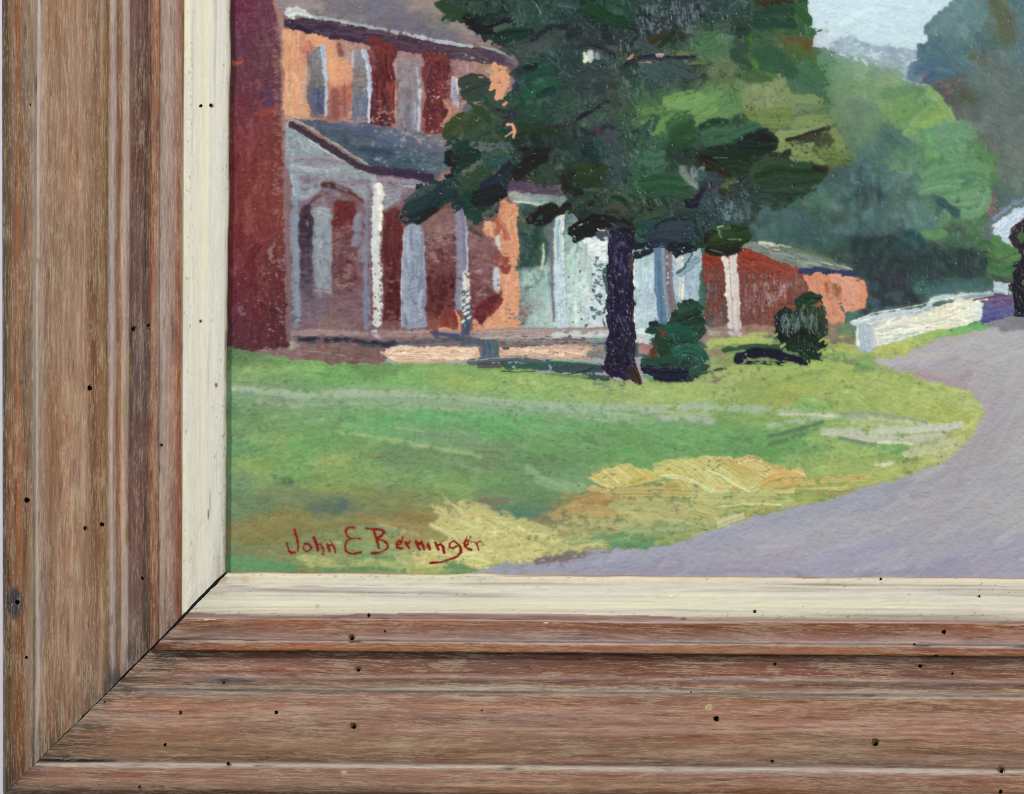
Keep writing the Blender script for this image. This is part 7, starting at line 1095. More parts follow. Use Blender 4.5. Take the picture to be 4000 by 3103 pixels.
# leaf masses, stroke by stroke: (tile, points, width, colour, dryness)
L2 = [('C', [(480, 230), (560, 260), (660, 310)], 26, (58, 62, 62), .1), ('C', [(450, 120), (560, 230), (700, 240), (830, 160)], 70, (24, 34, 34), .1), ('C', [(700, 250), (790, 220), (880, 150)], 50, (86, 96, 80), .4), ('C', [(520, 60), (650, 90), (760, 60)], 40, (50, 72, 56), .3), ('C', [(240, 20), (330, 80), (460, 110)], 90, (50, 72, 44), .3),
      ('C', [(720, 300), (850, 270), (1020, 260)], 60, (28, 56, 46), .1), ('C', [(690, 360), (820, 330), (960, 290)], 60, (30, 62, 48), .15), ('C', [(760, 400), (850, 390), (1000, 350), (1250, 280)], 70, (74, 80, 76), .35), ('C', [(900, 440), (1050, 400), (1200, 330)], 46, (84, 90, 86), .4), ('C', [(1000, 340), (1150, 240), (1300, 220)], 44, (42, 38, 50), .4), ('C', [(1250, 150), (1500, 150), (1700, 180)], 60, (40, 62, 52), .35), ('C', [(1500, 50), (1600, 130), (1700, 180), (1830, 180)], 110, (36, 70, 42), .25), ('C', [(1780, 60), (1850, 160)], 70, (44, 84, 62), .35),
      ('C', [(1020, 500), (1080, 520)], 34, (74, 86, 76), .2), ('C', [(900, 480), (1000, 490), (1180, 490)], 22, (62, 80, 72), .3), ('C', [(940, 560), (1030, 550), (1040, 580)], 60, (30, 38, 36), .15), ('C', [(930, 540), (980, 525), (1030, 540)], 10, (126, 136, 132), .1), ('C', [(960, 650), (1080, 600), (1160, 590)], 70, (46, 80, 68), .3), ('C', [(950, 780), (1100, 720), (1240, 660)], 80, (44, 92, 64), .3), ('C', [(1050, 800), (1200, 740), (1300, 690)], 50, (36, 62, 52), .35), ('C', [(880, 700), (870, 780)], 60, (58, 66, 78), .4),
      ('C', [(430, 700), (520, 660), (600, 660)], 110, (64, 70, 58), .15), ('C', [(450, 800), (560, 760), (680, 720)], 100, (62, 68, 60), .2), ('C', [(420, 840), (500, 800), (560, 800)], 26, (82, 84, 66), .3), ('C', [(600, 850), (650, 900), (690, 960)], 60, (92, 98, 90), .4), ('C', [(640, 760), (740, 860), (860, 860)], 70, (70, 84, 70), .35), ('C', [(490, 870), (460, 950)], 70, (122, 116, 118), .3), ('C', [(540, 850), (580, 860)], 34, (180, 130, 104), .4),
      ('C', [(440, 950), (370, 1030), (290, 1130)], 80, (66, 78, 40), .2), ('C', [(500, 930), (440, 1060), (400, 1110)], 70, (78, 86, 52), .3), ('C', [(640, 900), (540, 1000), (440, 1080)], 100, (62, 78, 46), .25), ('C', [(720, 1000), (600, 1080), (500, 1130)], 90, (64, 86, 62), .25), ('C', [(560, 900), (620, 960), (660, 1010)], 50, (58, 72, 42), .3), ('C', [(740, 1080), (800, 1100), (840, 1140)], 60, (44, 78, 62), .3),
      ('C', [(330, 1250), (330, 1350), (380, 1440)], 60, (24, 38, 36), .15), ('C', [(430, 1200), (500, 1260), (470, 1360)], 120, (34, 60, 52), .15), ('C', [(540, 1240), (480, 1320), (400, 1400)], 80, (30, 54, 44), .2), ('C', [(560, 1240), (580, 1270)], 40, (30, 44, 40), .2), ('C', [(600, 1350), (700, 1330), (820, 1300)], 80, (52, 84, 80), .3), ('C', [(520, 1200), (650, 1220), (830, 1220)], 70, (112, 114, 110), .3), ('C', [(680, 1250), (760, 1260)], 50, (72, 92, 66), .35), ('C', [(440, 1430), (500, 1420), (600, 1330)], 50, (108, 112, 92), .45), ('C', [(460, 1560), (560, 1470), (640, 1400)], 110, (56, 78, 52), .25), ('C', [(600, 1560), (720, 1480), (850, 1370)], 90, (46, 46, 60), .4), ('C', [(530, 1640), (640, 1600), (780, 1560)], 100, (26, 32, 38), .15), ('C', [(560, 1690), (700, 1660), (790, 1600)], 60, (24, 30, 36), .2),
      ('D', [(0, 400), (100, 330), (200, 300)], 90, (78, 88, 82), .3), ('D', [(-40, 470), (80, 420), (200, 370), (300, 280)], 110, (42, 60, 62), .2), ('D', [(-60, 540), (60, 530), (180, 450), (300, 380)], 80, (32, 50, 50), .15), ('D', [(60, 560), (140, 520), (230, 440)], 50, (28, 36, 34), .15), ('D', [(200, 420), (330, 350), (440, 340)], 100, (42, 58, 60), .2), ('D', [(420, 330), (520, 430), (600, 530)], 100, (34, 62, 46), .1), ('D', [(460, 260), (420, 330)], 60, (56, 78, 58), .3), ('D', [(380, 420), (450, 400)], 40, (40, 60, 58), .3), ('D', [(600, 520), (680, 480), (730, 420)], 50, (92, 92, 82), .4),
      ('D', [(530, 400), (640, 370), (780, 330)], 80, (26, 34, 38), .1), ('C', [(880, 1440), (1000, 1350), (1130, 1270)], 110, (38, 36, 24), .15), ('C', [(940, 1300), (1000, 1260), (1150, 1230)], 40, (44, 40, 36), .2), ('C', [(900, 1240), (1050, 1240), (1200, 1220)], 24, (24, 36, 32), .2), ('C', [(1040, 1500), (1100, 1450), (1170, 1380)], 80, (58, 72, 52), .3), ('C', [(1090, 1380), (1150, 1440), (1180, 1530)], 70, (66, 78, 66), .35), ('C', [(1380, 1400), (1480, 1400), (1600, 1400)], 110, (50, 66, 32), .2), ('C', [(1360, 1460), (1450, 1500), (1580, 1480)], 90, (46, 60, 34), .25), ('C', [(1260, 1460), (1300, 1550), (1420, 1600)], 70, (44, 40, 28), .25), ('C', [(1450, 1220), (1500, 1300), (1560, 1360)], 110, (34, 50, 52), .25), ('C', [(1540, 1180), (1560, 1280)], 50, (42, 90, 70), .35), ('C', [(1630, 1420), (1640, 1500)], 26, (104, 86, 62), .4),
      ('C', [(1660, 1300), (1700, 1270), (1740, 1300), (1740, 1480)], 110, (66, 80, 78), .35), ('C', [(1660, 1100), (1670, 1220)], 110, (74, 82, 84), .35), ('C', [(1340, 1280), (1400, 1180), (1480, 1150)], 70, (48, 66, 62), .3), ('C', [(900, 1080), (1050, 1060), (1250, 1080)], 90, (44, 58, 36), .25), ('C', [(880, 1000), (1000, 990), (1200, 980)], 70, (50, 76, 56), .3),
      ('C', [(1400, 620), (1500, 580), (1640, 620)], 110, (64, 70, 72), .4), ('C', [(1380, 720), (1500, 740), (1650, 720)], 100, (62, 68, 70), .4), ('C', [(1640, 640), (1700, 720), (1690, 860)], 90, (74, 78, 66), .4), ('C', [(1640, 480), (1560, 440), (1700, 400)], 50, (92, 104, 110), .4),
      ('E', [(-30, 360), (60, 390), (150, 440)], 80, (78, 88, 84), .15), ('E', [(20, 540), (110, 590), (210, 640)], 110, (76, 96, 92), .1), ('E', [(190, 520), (290, 570), (430, 620)], 100, (72, 90, 84), .12), ('E', [(80, 340), (180, 310), (280, 260)], 60, (66, 60, 36), .15), ('E', [(160, 390), (220, 340), (280, 270)], 40, (40, 56, 36), .2), ('E', [(250, 440), (350, 440), (480, 430)], 30, (112, 128, 78), .5), ('E', [(420, 530), (480, 520), (540, 525)], 24, (108, 124, 68), .4), ('E', [(520, 400), (600, 330), (640, 300)], 90, (84, 126, 74), .3), ('E', [(540, 440), (640, 420), (720, 360)], 80, (92, 128, 84), .3), ('E', [(640, 320), (720, 320), (790, 340)], 60, (106, 132, 100), .35), ('E', [(590, 600), (680, 570), (800, 560)], 110, (118, 134, 86), .25), ('E', [(620, 680), (740, 650), (840, 640)], 46, (110, 120, 74), .35), ('E', [(770, 420), (830, 500), (900, 580)], 100, (60, 80, 58), .35), ('E', [(880, 440), (830, 350), (780, 330)], 60, (64, 84, 68), .35), ('E', [(860, 640), (960, 640), (1080, 640)], 80, (76, 108, 56), .2), ('E', [(910, 320), (940, 400)], 24, (72, 128, 48), .1), ('E', [(930, 500), (1000, 570), (1110, 620)], 50, (98, 142, 58), .15), ('E', [(960, 460), (1080, 460), (1250, 560)], 130, (56, 96, 62), .15), ('E', [(1000, 540), (1150, 560), (1300, 620)], 100, (60, 104, 66), .2),
      ('E', [(930, 200), (1100, 190), (1280, 200)], 90, (44, 76, 54), .1), ('E', [(960, 120), (1100, 90), (1280, 90)], 80, (48, 78, 58), .15), ('E', [(1000, 30), (1130, 10), (1270, 20)], 30, (72, 58, 36), .2), ('E', [(1290, 60), (1370, 130), (1390, 220)], 70, (56, 98, 50), .3), ('E', [(1280, 280), (1380, 280), (1440, 290)], 70, (72, 116, 64), .4), ('E', [(1230, 330), (1320, 340), (1400, 390)], 90, (112, 96, 52), .45), ('E', [(1380, 400), (1420, 390)], 50, (150, 80, 48), .4), ('E', [(1200, 430), (1320, 420), (1440, 480)], 80, (92, 112, 56), .3), ('E', [(1450, 440), (1540, 440), (1620, 470)], 60, (82, 122, 98), .25), ('E', [(1530, 540), (1580, 510), (1640, 510)], 30, (76, 112, 78), .3), ('E', [(1520, 470), (1540, 620), (1580, 760), (1590, 880)], 60, (66, 112, 58), .15), ('E', [(1540, 700), (1570, 840), (1580, 910)], 14, (44, 84, 46), .1), ('E', [(1340, 560), (1440, 640), (1500, 780)], 110, (74, 120, 78), .25), ('E', [(1250, 700), (1350, 720), (1480, 800)], 90, (76, 118, 82), .25)]
for (t, p, w, c, d) in L2:
    T(t); st(p, w, jit(c, 2), (c[0] * 0.82, c[1] * 0.85, c[2] * 0.84), dry=d + 0.08, h=2.2, streak=9)
use(i_lit)
L3 = [('E', [(190, 850), (330, 820), (470, 790)], 90, (116, 164, 88), .12), ('E', [(240, 900), (400, 880), (560, 830)], 100, (122, 170, 92), .1), ('E', [(420, 980), (560, 900), (680, 800)], 120, (114, 158, 86), .12), ('E', [(580, 760), (700, 720), (840, 740)], 50, (96, 132, 80), .35), ('E', [(470, 1010), (600, 1000), (740, 960)], 80, (108, 152, 84), .2), ('E', [(650, 880), (740, 850), (840, 830)], 90, (88, 130, 78), .3), ('E', [(680, 930), (760, 920), (830, 900)], 60, (96, 138, 86), .3), ('E', [(90, 1090), (180, 1020), (330, 960)], 110, (96, 142, 74), .15), ('E', [(60, 1010), (170, 950), (300, 930)], 60, (82, 122, 62), .3), ('E', [(30, 920), (110, 920), (200, 900)], 60, (84, 122, 66), .35),
      ('E', [(900, 760), (920, 840), (900, 930)], 110, (130, 142, 88), .2), ('E', [(960, 720), (990, 820), (980, 920)], 70, (140, 150, 100), .15), ('E', [(1060, 690), (1080, 790), (1080, 900)], 80, (152, 158, 112), .15), ('E', [(1150, 640), (1180, 740), (1190, 840)], 90, (146, 154, 108), .2), ('E', [(1200, 720), (1240, 800), (1260, 880)], 60, (132, 148, 92), .25), ('E', [(900, 950), (1050, 960), (1240, 960)], 110, (114, 132, 62), .15), ('E', [(960, 1020), (1100, 1020), (1250, 1020)], 80, (118, 136, 76), .2), ('E', [(1110, 850), (1200, 860), (1290, 870)], 50, (138, 150, 88), .25), ('E', [(1260, 830), (1380, 820), (1520, 860)], 80, (132, 150, 98), .25), ('E', [(1300, 900), (1400, 890), (1520, 900)], 60, (100, 126, 88), .35), ('E', [(1300, 960), (1420, 940), (1560, 900)], 40, (72, 98, 62), .4), ('E', [(1280, 1000), (1420, 980), (1590, 980)], 60, (124, 144, 84), .25), ('E', [(1260, 1040), (1400, 1040), (1580, 1020)], 60, (138, 154, 98), .2), ('E', [(1140, 1110), (1260, 1110), (1380, 1090), (1530, 1040)], 70, (142, 160, 104), .1), ('E', [(1160, 1160), (1230, 1140), (1300, 1120)], 46, (140, 154, 96), .2),
      ('E', [(1120, 1270), (1170, 1230), (1230, 1190)], 80, (136, 150, 82), .3), ('E', [(1260, 1230), (1340, 1200), (1420, 1190)], 60, (138, 152, 84), .45), ('E', [(1250, 1300), (1330, 1320), (1400, 1370)], 90, (138, 156, 88), .25), ('E', [(1300, 1350), (1400, 1360), (1500, 1350)], 70, (136, 152, 82), .4), ('E', [(1400, 1290), (1470, 1330), (1500, 1370)], 60, (128, 146, 80), .4), ('E', [(1500, 1250), (1540, 1300)], 60, (108, 122, 66), .5), ('E', [(1560, 1160), (1630, 1230), (1740, 1320)], 90, (112, 124, 62), .2), ('E', [(1590, 1080), (1640, 1160), (1680, 1220)], 70, (134, 148, 80), .3), ('E', [(1550, 1280), (1650, 1290), (1750, 1310)], 50, (116, 124, 60), .3)]
for (t, p, w, c, d) in L3:
    T(t); st(p, w, jit(c, 2), (c[0] * 0.88, c[1] * 0.92, c[2] * 0.88), dry=d + 0.1, h=2.6, streak=10)
use(i_tree)
L4 = [('E', [(240, 1070), (330, 990), (420, 970)], 110, (58, 96, 52), .15), ('E', [(250, 1120), (350, 1060), (430, 1010)], 70, (44, 72, 40), .2), ('E', [(270, 1150), (370, 1130), (440, 1080)], 80, (50, 84, 44), .15), ('E', [(300, 1210), (400, 1190), (480, 1130)], 70, (44, 76, 42), .2), ('E', [(500, 1070), (600, 1020), (740, 1030)], 80, (40, 62, 46), .25), ('E', [(520, 1130), (620, 1090), (740, 1090)], 70, (60, 96, 66), .2), ('E', [(540, 1190), (640, 1170), (760, 1130)], 60, (56, 94, 62), .25), ('E', [(770, 1000), (820, 980), (870, 1000)], 60, (56, 76, 56), .35), ('E', [(760, 1110), (850, 1080), (960, 1050)], 90, (62, 100, 68), .15), ('E', [(820, 1150), (900, 1110), (960, 1080)], 40, (66, 106, 74), .2),
      ('E', [(840, 1200), (940, 1140), (1050, 1110)], 110, (30, 36, 32), .1), ('E', [(800, 1220), (950, 1230), (1110, 1210)], 100, (34, 42, 36), .12), ('E', [(980, 1100), (1060, 1130), (1120, 1180)], 80, (38, 42, 38), .15), ('E', [(560, 1260), (750, 1250), (1000, 1260)], 90, (32, 48, 36), .15), ('E', [(500, 1290), (700, 1310), (900, 1310)], 100, (36, 52, 34), .15), ('E', [(500, 1320), (580, 1350), (680, 1420), (740, 1450)], 60, (58, 40, 16), .1), ('E', [(500, 1300), (600, 1320), (700, 1380)], 26, (30, 28, 18), .1), ('E', [(640, 1370), (760, 1340), (900, 1360)], 80, (38, 46, 30), .2), ('E', [(600, 1310), (670, 1308), (730, 1310)], 6, (120, 134, 136), .1), ('E', [(260, 1260), (340, 1290), (420, 1330)], 80, (40, 50, 46), .25), ('E', [(240, 1200), (300, 1250), (330, 1290)], 60, (44, 58, 46), .3), ('E', [(1090, 1280), (1160, 1320), (1260, 1380)], 80, (50, 44, 30), .2), ('E', [(1210, 1160), (1330, 1130), (1450, 1090), (1560, 1055)], 34, (44, 42, 26), .1), ('E', [(1330, 1160), (1430, 1140), (1520, 1120)], 60, (60, 54, 40), .45), ('E', [(1480, 1180), (1560, 1150), (1590, 1200)], 60, (72, 70, 44), .5), ('E', [(1230, 1250), (1200, 1300)], 60, (48, 48, 34), .3),
      ('E', [(940, 1420), (1100, 1350), (1250, 1380), (1450, 1400)], 110, (48, 70, 44), .08), ('E', [(960, 1490), (1120, 1440), (1350, 1450), (1530, 1440)], 110, (42, 60, 36), .08), ('E', [(1000, 1560), (1200, 1540), (1400, 1530)], 90, (46, 66, 44), .1), ('E', [(1120, 1600), (1250, 1610), (1380, 1590)], 40, (44, 62, 46), .2), ('E', [(1440, 1380), (1490, 1400), (1540, 1410)], 60, (48, 44, 30), .2), ('E', [(820, 1450), (870, 1440)], 50, (40, 56, 50), .3), ('E', [(20, 1520), (200, 1500), (380, 1520)], 130, (46, 86, 52), .2), ('E', [(100, 1600), (250, 1580), (400, 1610)], 90, (48, 80, 52), .25), ('E', [(20, 1300), (120, 1320), (200, 1300)], 110, (66, 104, 78), .35), ('E', [(680, 1540), (730, 1510), (790, 1490)], 60, (84, 98, 60), .2), ('E', [(670, 1580), (720, 1600)], 60, (58, 48, 22), .15), ('E', [(740, 1430), (800, 1420), (840, 1450)], 50, (38, 54, 38), .25), ('E', [(120, 960), (80, 1060), (40, 1100)], 90, (50, 74, 66), .4),
      ('F', [(550, 480), (650, 440), (760, 420), (880, 440)], 90, (50, 66, 34), .08), ('F', [(540, 530), (680, 520), (820, 500), (900, 470)], 100, (44, 58, 30), .06), ('F', [(550, 570), (650, 600), (760, 590), (830, 560)], 80, (34, 38, 24), .06), ('F', [(630, 420), (680, 400), (740, 400)], 50, (58, 84, 52), .2), ('F', [(650, 420), (670, 480), (740, 500), (840, 500)], 14, (110, 140, 84), .25), ('F', [(640, 400), (690, 390)], 16, (180, 184, 130), .1), ('F', [(580, 580), (640, 600), (700, 615)], 10, (112, 116, 98), .2), ('F', [(540, 520), (560, 470), (600, 455)], 40, (38, 32, 22), .1),
      ('D', [(1340, 660), (1440, 600), (1560, 560), (1680, 570)], 110, (22, 24, 30), .05), ('D', [(1370, 700), (1440, 660), (1560, 640)], 90, (20, 22, 28), .08), ('D', [(990, 580), (1020, 520), (1080, 470), (1200, 440)], 70, (18, 20, 20), .05), ('D', [(1050, 580), (1130, 560), (1220, 480), (1330, 420)], 60, (20, 26, 24), .08), ('D', [(1000, 560), (1010, 500), (1060, 450)], 24, (92, 70, 60), .3), ('D', [(1650, 560), (1760, 560), (1850, 610)], 60, (46, 40, 42), .25), ('D', [(1600, 470), (1700, 440), (1790, 470)], 40, (74, 66, 52), .35), ('D', [(1860, 600), (1960, 560), (2060, 520)], 40, (58, 48, 34), .2), ('D', [(1870, 560), (2000, 520), (2118, 480)], 70, (54, 70, 50), .25), ('D', [(1900, 560), (1980, 600), (2050, 590)], 80, (42, 70, 70), .2), ('D', [(1860, 780), (1880, 700), (1890, 640)], 60, (54, 84, 64), .25),
      ('F', [(130, 400), (250, 360), (400, 360), (440, 380)], 80, (50, 58, 68), .05), ('F', [(80, 480), (200, 450), (360, 440), (430, 450)], 90, (52, 60, 70), .05), ('F', [(80, 540), (180, 520), (300, 530)], 60, (44, 50, 62), .06), ('F', [(230, 560), (330, 570), (420, 560)], 90, (36, 42, 48), .06), ('F', [(300, 620), (370, 600), (430, 560)], 46, (32, 36, 42), .1), ('F', [(-60, 560), (20, 550), (90, 560)], 60, (32, 34, 44), .1), ('F', [(-40, 620), (40, 600), (110, 590)], 50, (36, 42, 48), .12), ('F', [(-50, 650), (30, 630), (90, 600)], 40, (30, 36, 40), .15), ('F', [(130, 420), (135, 380), (160, 360)], 20, (20, 26, 32), .1), ('F', [(170, 550), (190, 530)], 14, (60, 70, 120), .2), ('F', [(440, 160), (420, 200), (520, 80)], 70, (44, 36, 50), .2), ('F', [(380, 180), (420, 210), (470, 200)], 50, (40, 32, 46), .2), ('F', [(400, 20), (460, 20), (490, 60)], 60, (140, 152, 138), .5), ('F', [(540, 320), (600, 330)], 46, (34, 48, 58), .3)]
for (t, p, w, c, d) in L4:
    T(t); st(p, w, jit(c, 2), (c[0] * 1.12 + 3, c[1] * 1.14 + 4, c[2] * 1.12 + 3), dry=d + 0.1, h=2.6, streak=7)
st([('E', 340, 1380), ('E', 370, 1450), ('E', 420, 1510)], 60, (150, 158, 140), (110, 124, 108), dry=0.25, h=2); st([('E', 440, 1390), ('E', 450, 1520)], 50, (146, 158, 152), (112, 126, 124), dry=0.3, h=2); st([('E', 500, 1400), ('E', 540, 1390)], 40, (124, 146, 122), dry=0.45)
pits([('E', 1240, 1180), ('E', 1560, 1080), ('E', 1540, 1340), ('E', 1260, 1340)], 0.9, (50, 54, 40)); pits([('E', 1150, 250), ('E', 1420, 260), ('E', 1440, 400), ('E', 1200, 420)], 1.3, (120, 78, 48))
pits([('E', 560, 600), ('E', 840, 560), ('E', 840, 680), ('E', 600, 690)], 1.5, (70, 86, 56))
# sky fringe, red-brown flecks by the crown edge
use(i_sky); T('E')
pits([(1400, 40), (1640, 60), (1640, 400), (1440, 410)], 2.2, (150, 82, 84))
# branches
use(i_br)
T('C')
for (p, w) in [([(1390, 380), (1500, 370), (1600, 400), (1700, 470)], 40), ([(1740, 570), (1800, 530), (1870, 490), (1980, 470), (2080, 490)], 34), ([('E', 0, 480), ('E', 150, 470), ('E', 300, 480), ('E', 460, 475)], 30), ([(1380, 990), (1480, 930), (1570, 880), (1650, 840)], 34), ([(1130, 1050), (1200, 1040), (1290, 1040), (1380, 1000)], 28), ([(1480, 1110), (1560, 1090), (1640, 1040), (1690, 1070)], 36), ([(780, 980), (900, 920)], 16)]:
    st(p, w, (40, 33, 46), (58, 50, 62), dry=0.3, h=2, rag=0.4)
st([(1540, 1095), (1580, 1085)], 30, (86, 44, 48), dry=0.3); st([(1810, 490), (1850, 455)], 26, (170, 118, 100), dry=0.2); st([(2040, 460), (2100, 450)], 30, (168, 142, 136), dry=0.5); st([(1746, 330), (1748, 520)], 8, (150, 124, 108), dry=0.4); st([(1900, 520), (1960, 510), (2000, 520)], 12, (150, 120, 100), dry=0.5)
st([(1445, 440), (1450, 480), (1445, 520)], 34, (222, 226, 200), dry=0.05, h=3); st([(1490, 430), (1500, 500)], 60, (196, 208, 196), (150, 168, 160), dry=0.15, h=2.6); st([(1550, 440), (1560, 490)], 40, (122, 142, 138), dry=0.35); st([(1500, 550), (1550, 575)], 14, (96, 74, 40), dry=0.1)
# orange wall showing through the leaves
use(i_house)
st([(700, 540), (705, 640), (700, 690)], 74, (230, 156, 104), (220, 146, 96), dry=0.06, h=3, rag=0.8, streak=12); st([(770, 545), (775, 680), (765, 760)], 80, (232, 158, 102), (222, 148, 96), dry=0.15, h=3, rag=1.0, streak=12); st([(720, 690), (725, 760), (722, 820)], 36, (226, 152, 104), dry=0.45, h=2.4); st([(800, 560), (808, 700)], 26, (222, 142, 86), dry=0.1, h=3); st([(770, 870), (800, 850)], 30, (216, 136, 82), dry=0.2, h=2.4); st([(800, 1030), (850, 1035), (870, 1080), (860, 1145)], 20, (224, 150, 104), dry=0.2, h=2.4); st([(790, 1130), (830, 1105), (865, 1080)], 12, (224, 150, 104), dry=0.1, h=2.4)
st([(640, 580), (680, 600)], 50, (170, 134, 116), dry=0.5)
# trunk
use(i_trunk)
T('D')
wash([(1640, 700), (1660, 640), (1740, 610), (1830, 620), (1862, 660), (1856, 800), (1850, 1000), (1846, 1300), (1866, 1500), ('N', 1444, 120), ('N', 1440, 230), ('N', 1470, 310), ('N', 1488, 430), ('N', 1440, 430), ('N', 1400, 390), ('N', 1345, 405), ('N', 1300, 360), ('N', 1240, 390), ('N', 1165, 285), ('N', 1200, 180), ('N', 1210, 60), (1638, 1300), (1636, 1000), (1632, 780)], [(1680, 700, (46, 40, 62)), (1800, 680, (34, 34, 42)), (1680, 900, (48, 40, 66)), (1760, 850, (38, 32, 58)), (1840, 900, (62, 48, 44)), (1680, 1100, (50, 42, 66)), (1780, 1150, (40, 34, 56)), (1840, 1200, (58, 46, 46)), (1700, 1400, (44, 36, 58)), (1800, 1400, (42, 36, 52)), (1850, 1500, (48, 42, 50)), ('N', 1250, 250, (42, 36, 56)), ('N', 1400, 250, (44, 38, 48)), ('N', 1300, 340, (46, 38, 56)), ('N', 1450, 360, (72, 56, 40))], 0.8, h=2)
strokes([(1640, 660), (1850, 640), (1845, 1500), ('N', 1440, 260), ('N', 1200, 280), (1640, 1300)], 90, (16, 34), (90, 260), 1.56, [(44, 36, 60), (36, 30, 52), (54, 46, 68), (40, 34, 48)], 4, 0.3, 2.2, angj=0.05, streak=9)
strokes([(1650, 700), (1840, 700), (1850, 1550), (1640, 1550)], 70, (6, 10), (20, 50), 1.5, [(128, 122, 144), (110, 100, 122), (140, 130, 140)], 8, 0.55, 1.0, angj=0.15, alpha=0.55, keep=True)
for (x, y) in [(1665, 1015), (1680, 1090), (1760, 1140), (1690, 1190), (1780, 1440), (1680, 1300), (1740, 1000), (1665, 1560), (1710, 1610), (1760, 1500)]: st([(x - 10, y), (x + 12, y + 2)], 11, (128, 112, 112), dry=0.4, h=-0.5, keep=True)
st([(1830, 640), (1850, 700), (1846, 780)], 36, (40, 36, 36), dry=0.2); st([(1842, 860), (1838, 960)], 22, (92, 64, 36), dry=0.35); st([('N', 1430, 300), ('N', 1460, 350), ('N', 1480, 420)], 34, (70, 52, 40), (96, 70, 36), dry=0.2); st([('N', 1240, 340), ('N', 1250, 350)], 16, (84, 40, 44), dry=0.3)
st([(1610, 640), (1640, 690)], 46, (104, 104, 96), dry=0.35); st([(1560, 660), (1600, 700)], 70, (86, 88, 92), dry=0.4)
# ================= shrubs
use(i_bush[0])
T('F')
b1 = [(300, 1030), (380, 1005), (500, 1015), (530, 1150), (540, 1260), (495, 1320), (520, 1400), (565, 1500), (570, 1580), (430, 1660), (250, 1675), (60, 1620), (20, 1560), (30, 1500), (110, 1450), (100, 1380), (130, 1290), (60, 1290), (45, 1240), (120, 1180), (200, 1210), (250, 1160)]
b1c = [(380, 1060, (48, 78, 60)), (430, 1030, (38, 58, 50)), (420, 1150, (46, 68, 50)), (480, 1200, (40, 60, 48)), (300, 1150, (34, 54, 44)), (120, 1220, (34, 62, 56)), (150, 1230, (62, 48, 36)), (250, 1280, (40, 84, 66)), (350, 1250, (42, 86, 68)), (200, 1320, (36, 58, 46)), (450, 1300, (40, 62, 50)), (250, 1400, (44, 74, 54)), (120, 1430, (70, 60, 42)), (400, 1420, (40, 82, 66)), (480, 1450, (40, 86, 70)), (350, 1500, (38, 66, 54)), (120, 1510, (42, 72, 58)), (200, 1560, (44, 64, 62)), (480, 1560, (46, 78, 60)), (100, 1590, (40, 44, 58)), (250, 1620, (44, 46, 62)), (400, 1600, (48, 58, 62)), (380, 1640, (40, 50, 54))]
wash(b1, b1c, 2.2, h=1.6); strokes(b1, 90, (30, 60), (60, 150), lambda x, y: random.choice([0.2, 1.2, -0.4]), b1c, 5, 0.2, 2.4, angj=0.4, streak=10)
for (p, w, c) in [([(310, 1090), (400, 1080), (470, 1030)], 60, (46, 80, 58)), ([(260, 1180), (360, 1150), (480, 1110)], 80, (42, 64, 48)), ([(330, 1230), (440, 1180), (530, 1170)], 60, (44, 70, 50)), ([(50, 1250), (100, 1270), (160, 1240)], 50, (36, 68, 62)), ([(80, 1200), (130, 1190), (160, 1220)], 40, (30, 58, 52)), ([(180, 1250), (280, 1230), (380, 1260), (420, 1300)], 90, (38, 84, 66)), ([(160, 1340), (200, 1380), (190, 1450)], 80, (40, 66, 46)), ([(280, 1430), (400, 1400), (500, 1430), (550, 1520)], 80, (48, 98, 78)), ([(290, 1400), (420, 1380), (520, 1420)], 30, (66, 112, 92)), ([(40, 1520), (180, 1500), (320, 1500)], 60, (44, 78, 60)), ([(30, 1570), (200, 1600), (400, 1600)], 70, (42, 44, 62)), ([(120, 1640), (260, 1660), (380, 1630)], 50, (38, 40, 58)), ([(420, 1620), (500, 1570), (560, 1540)], 50, (50, 84, 62))]:
    st(p, w, c, (c[0] * 0.7, c[1] * 0.72, c[2] * 0.74), dry=0.12, h=3, streak=11)
st([(150, 1240), (170, 1260)], 30, (92, 54, 30), dry=0.15); st([(180, 1300), (210, 1270)], 36, (92, 52, 34), dry=0.3); st([(100, 1400), (105, 1480)], 44, (100, 60, 36), dry=0.4)
st([(420, 1640), (560, 1600), (720, 1560)], 20, (72, 92, 68), dry=0.3)
use(i_bush[1])
st([(690, 1420), (900, 1390), (1200, 1390)], 50, (58, 84, 58), (44, 66, 54), dry=0.15, h=2); st([(800, 1500), (900, 1450), (1050, 1440), (1250, 1480), (1360, 1510)], 90, (30, 34, 50), (22, 26, 38), dry=0.03, h=3, streak=7, taper=0.3); st([(860, 1520), (1000, 1520), (1200, 1530)], 30, (36, 40, 52), dry=0.4, h=2)
b2 = [(1280, 1080), (1310, 990), (1390, 950), (1480, 955), (1505, 1010), (1490, 1060), (1530, 1110), (1550, 1290), (1520, 1320), (1540, 1380), (1500, 1440), (1520, 1490), (1380, 1500), (1330, 1440), (1230, 1390), (1200, 1350), (1140, 1330), (1115, 1220), (1130, 1130), (1160, 1080)]
b2c = [(1400, 1000, (36, 66, 46)), (1340, 1040, (44, 58, 44)), (1200, 1120, (30, 44, 44)), (1160, 1230, (26, 40, 40)), (1280, 1150, (48, 62, 50)), (1400, 1120, (50, 60, 44)), (1480, 1100, (62, 66, 44)), (1460, 1200, (44, 62, 44)), (1530, 1240, (46, 58, 40)), (1300, 1250, (34, 48, 44)), (1180, 1320, (24, 34, 32)), (1350, 1320, (34, 48, 40)), (1450, 1380, (36, 50, 38)), (1440, 1460, (40, 60, 42))]
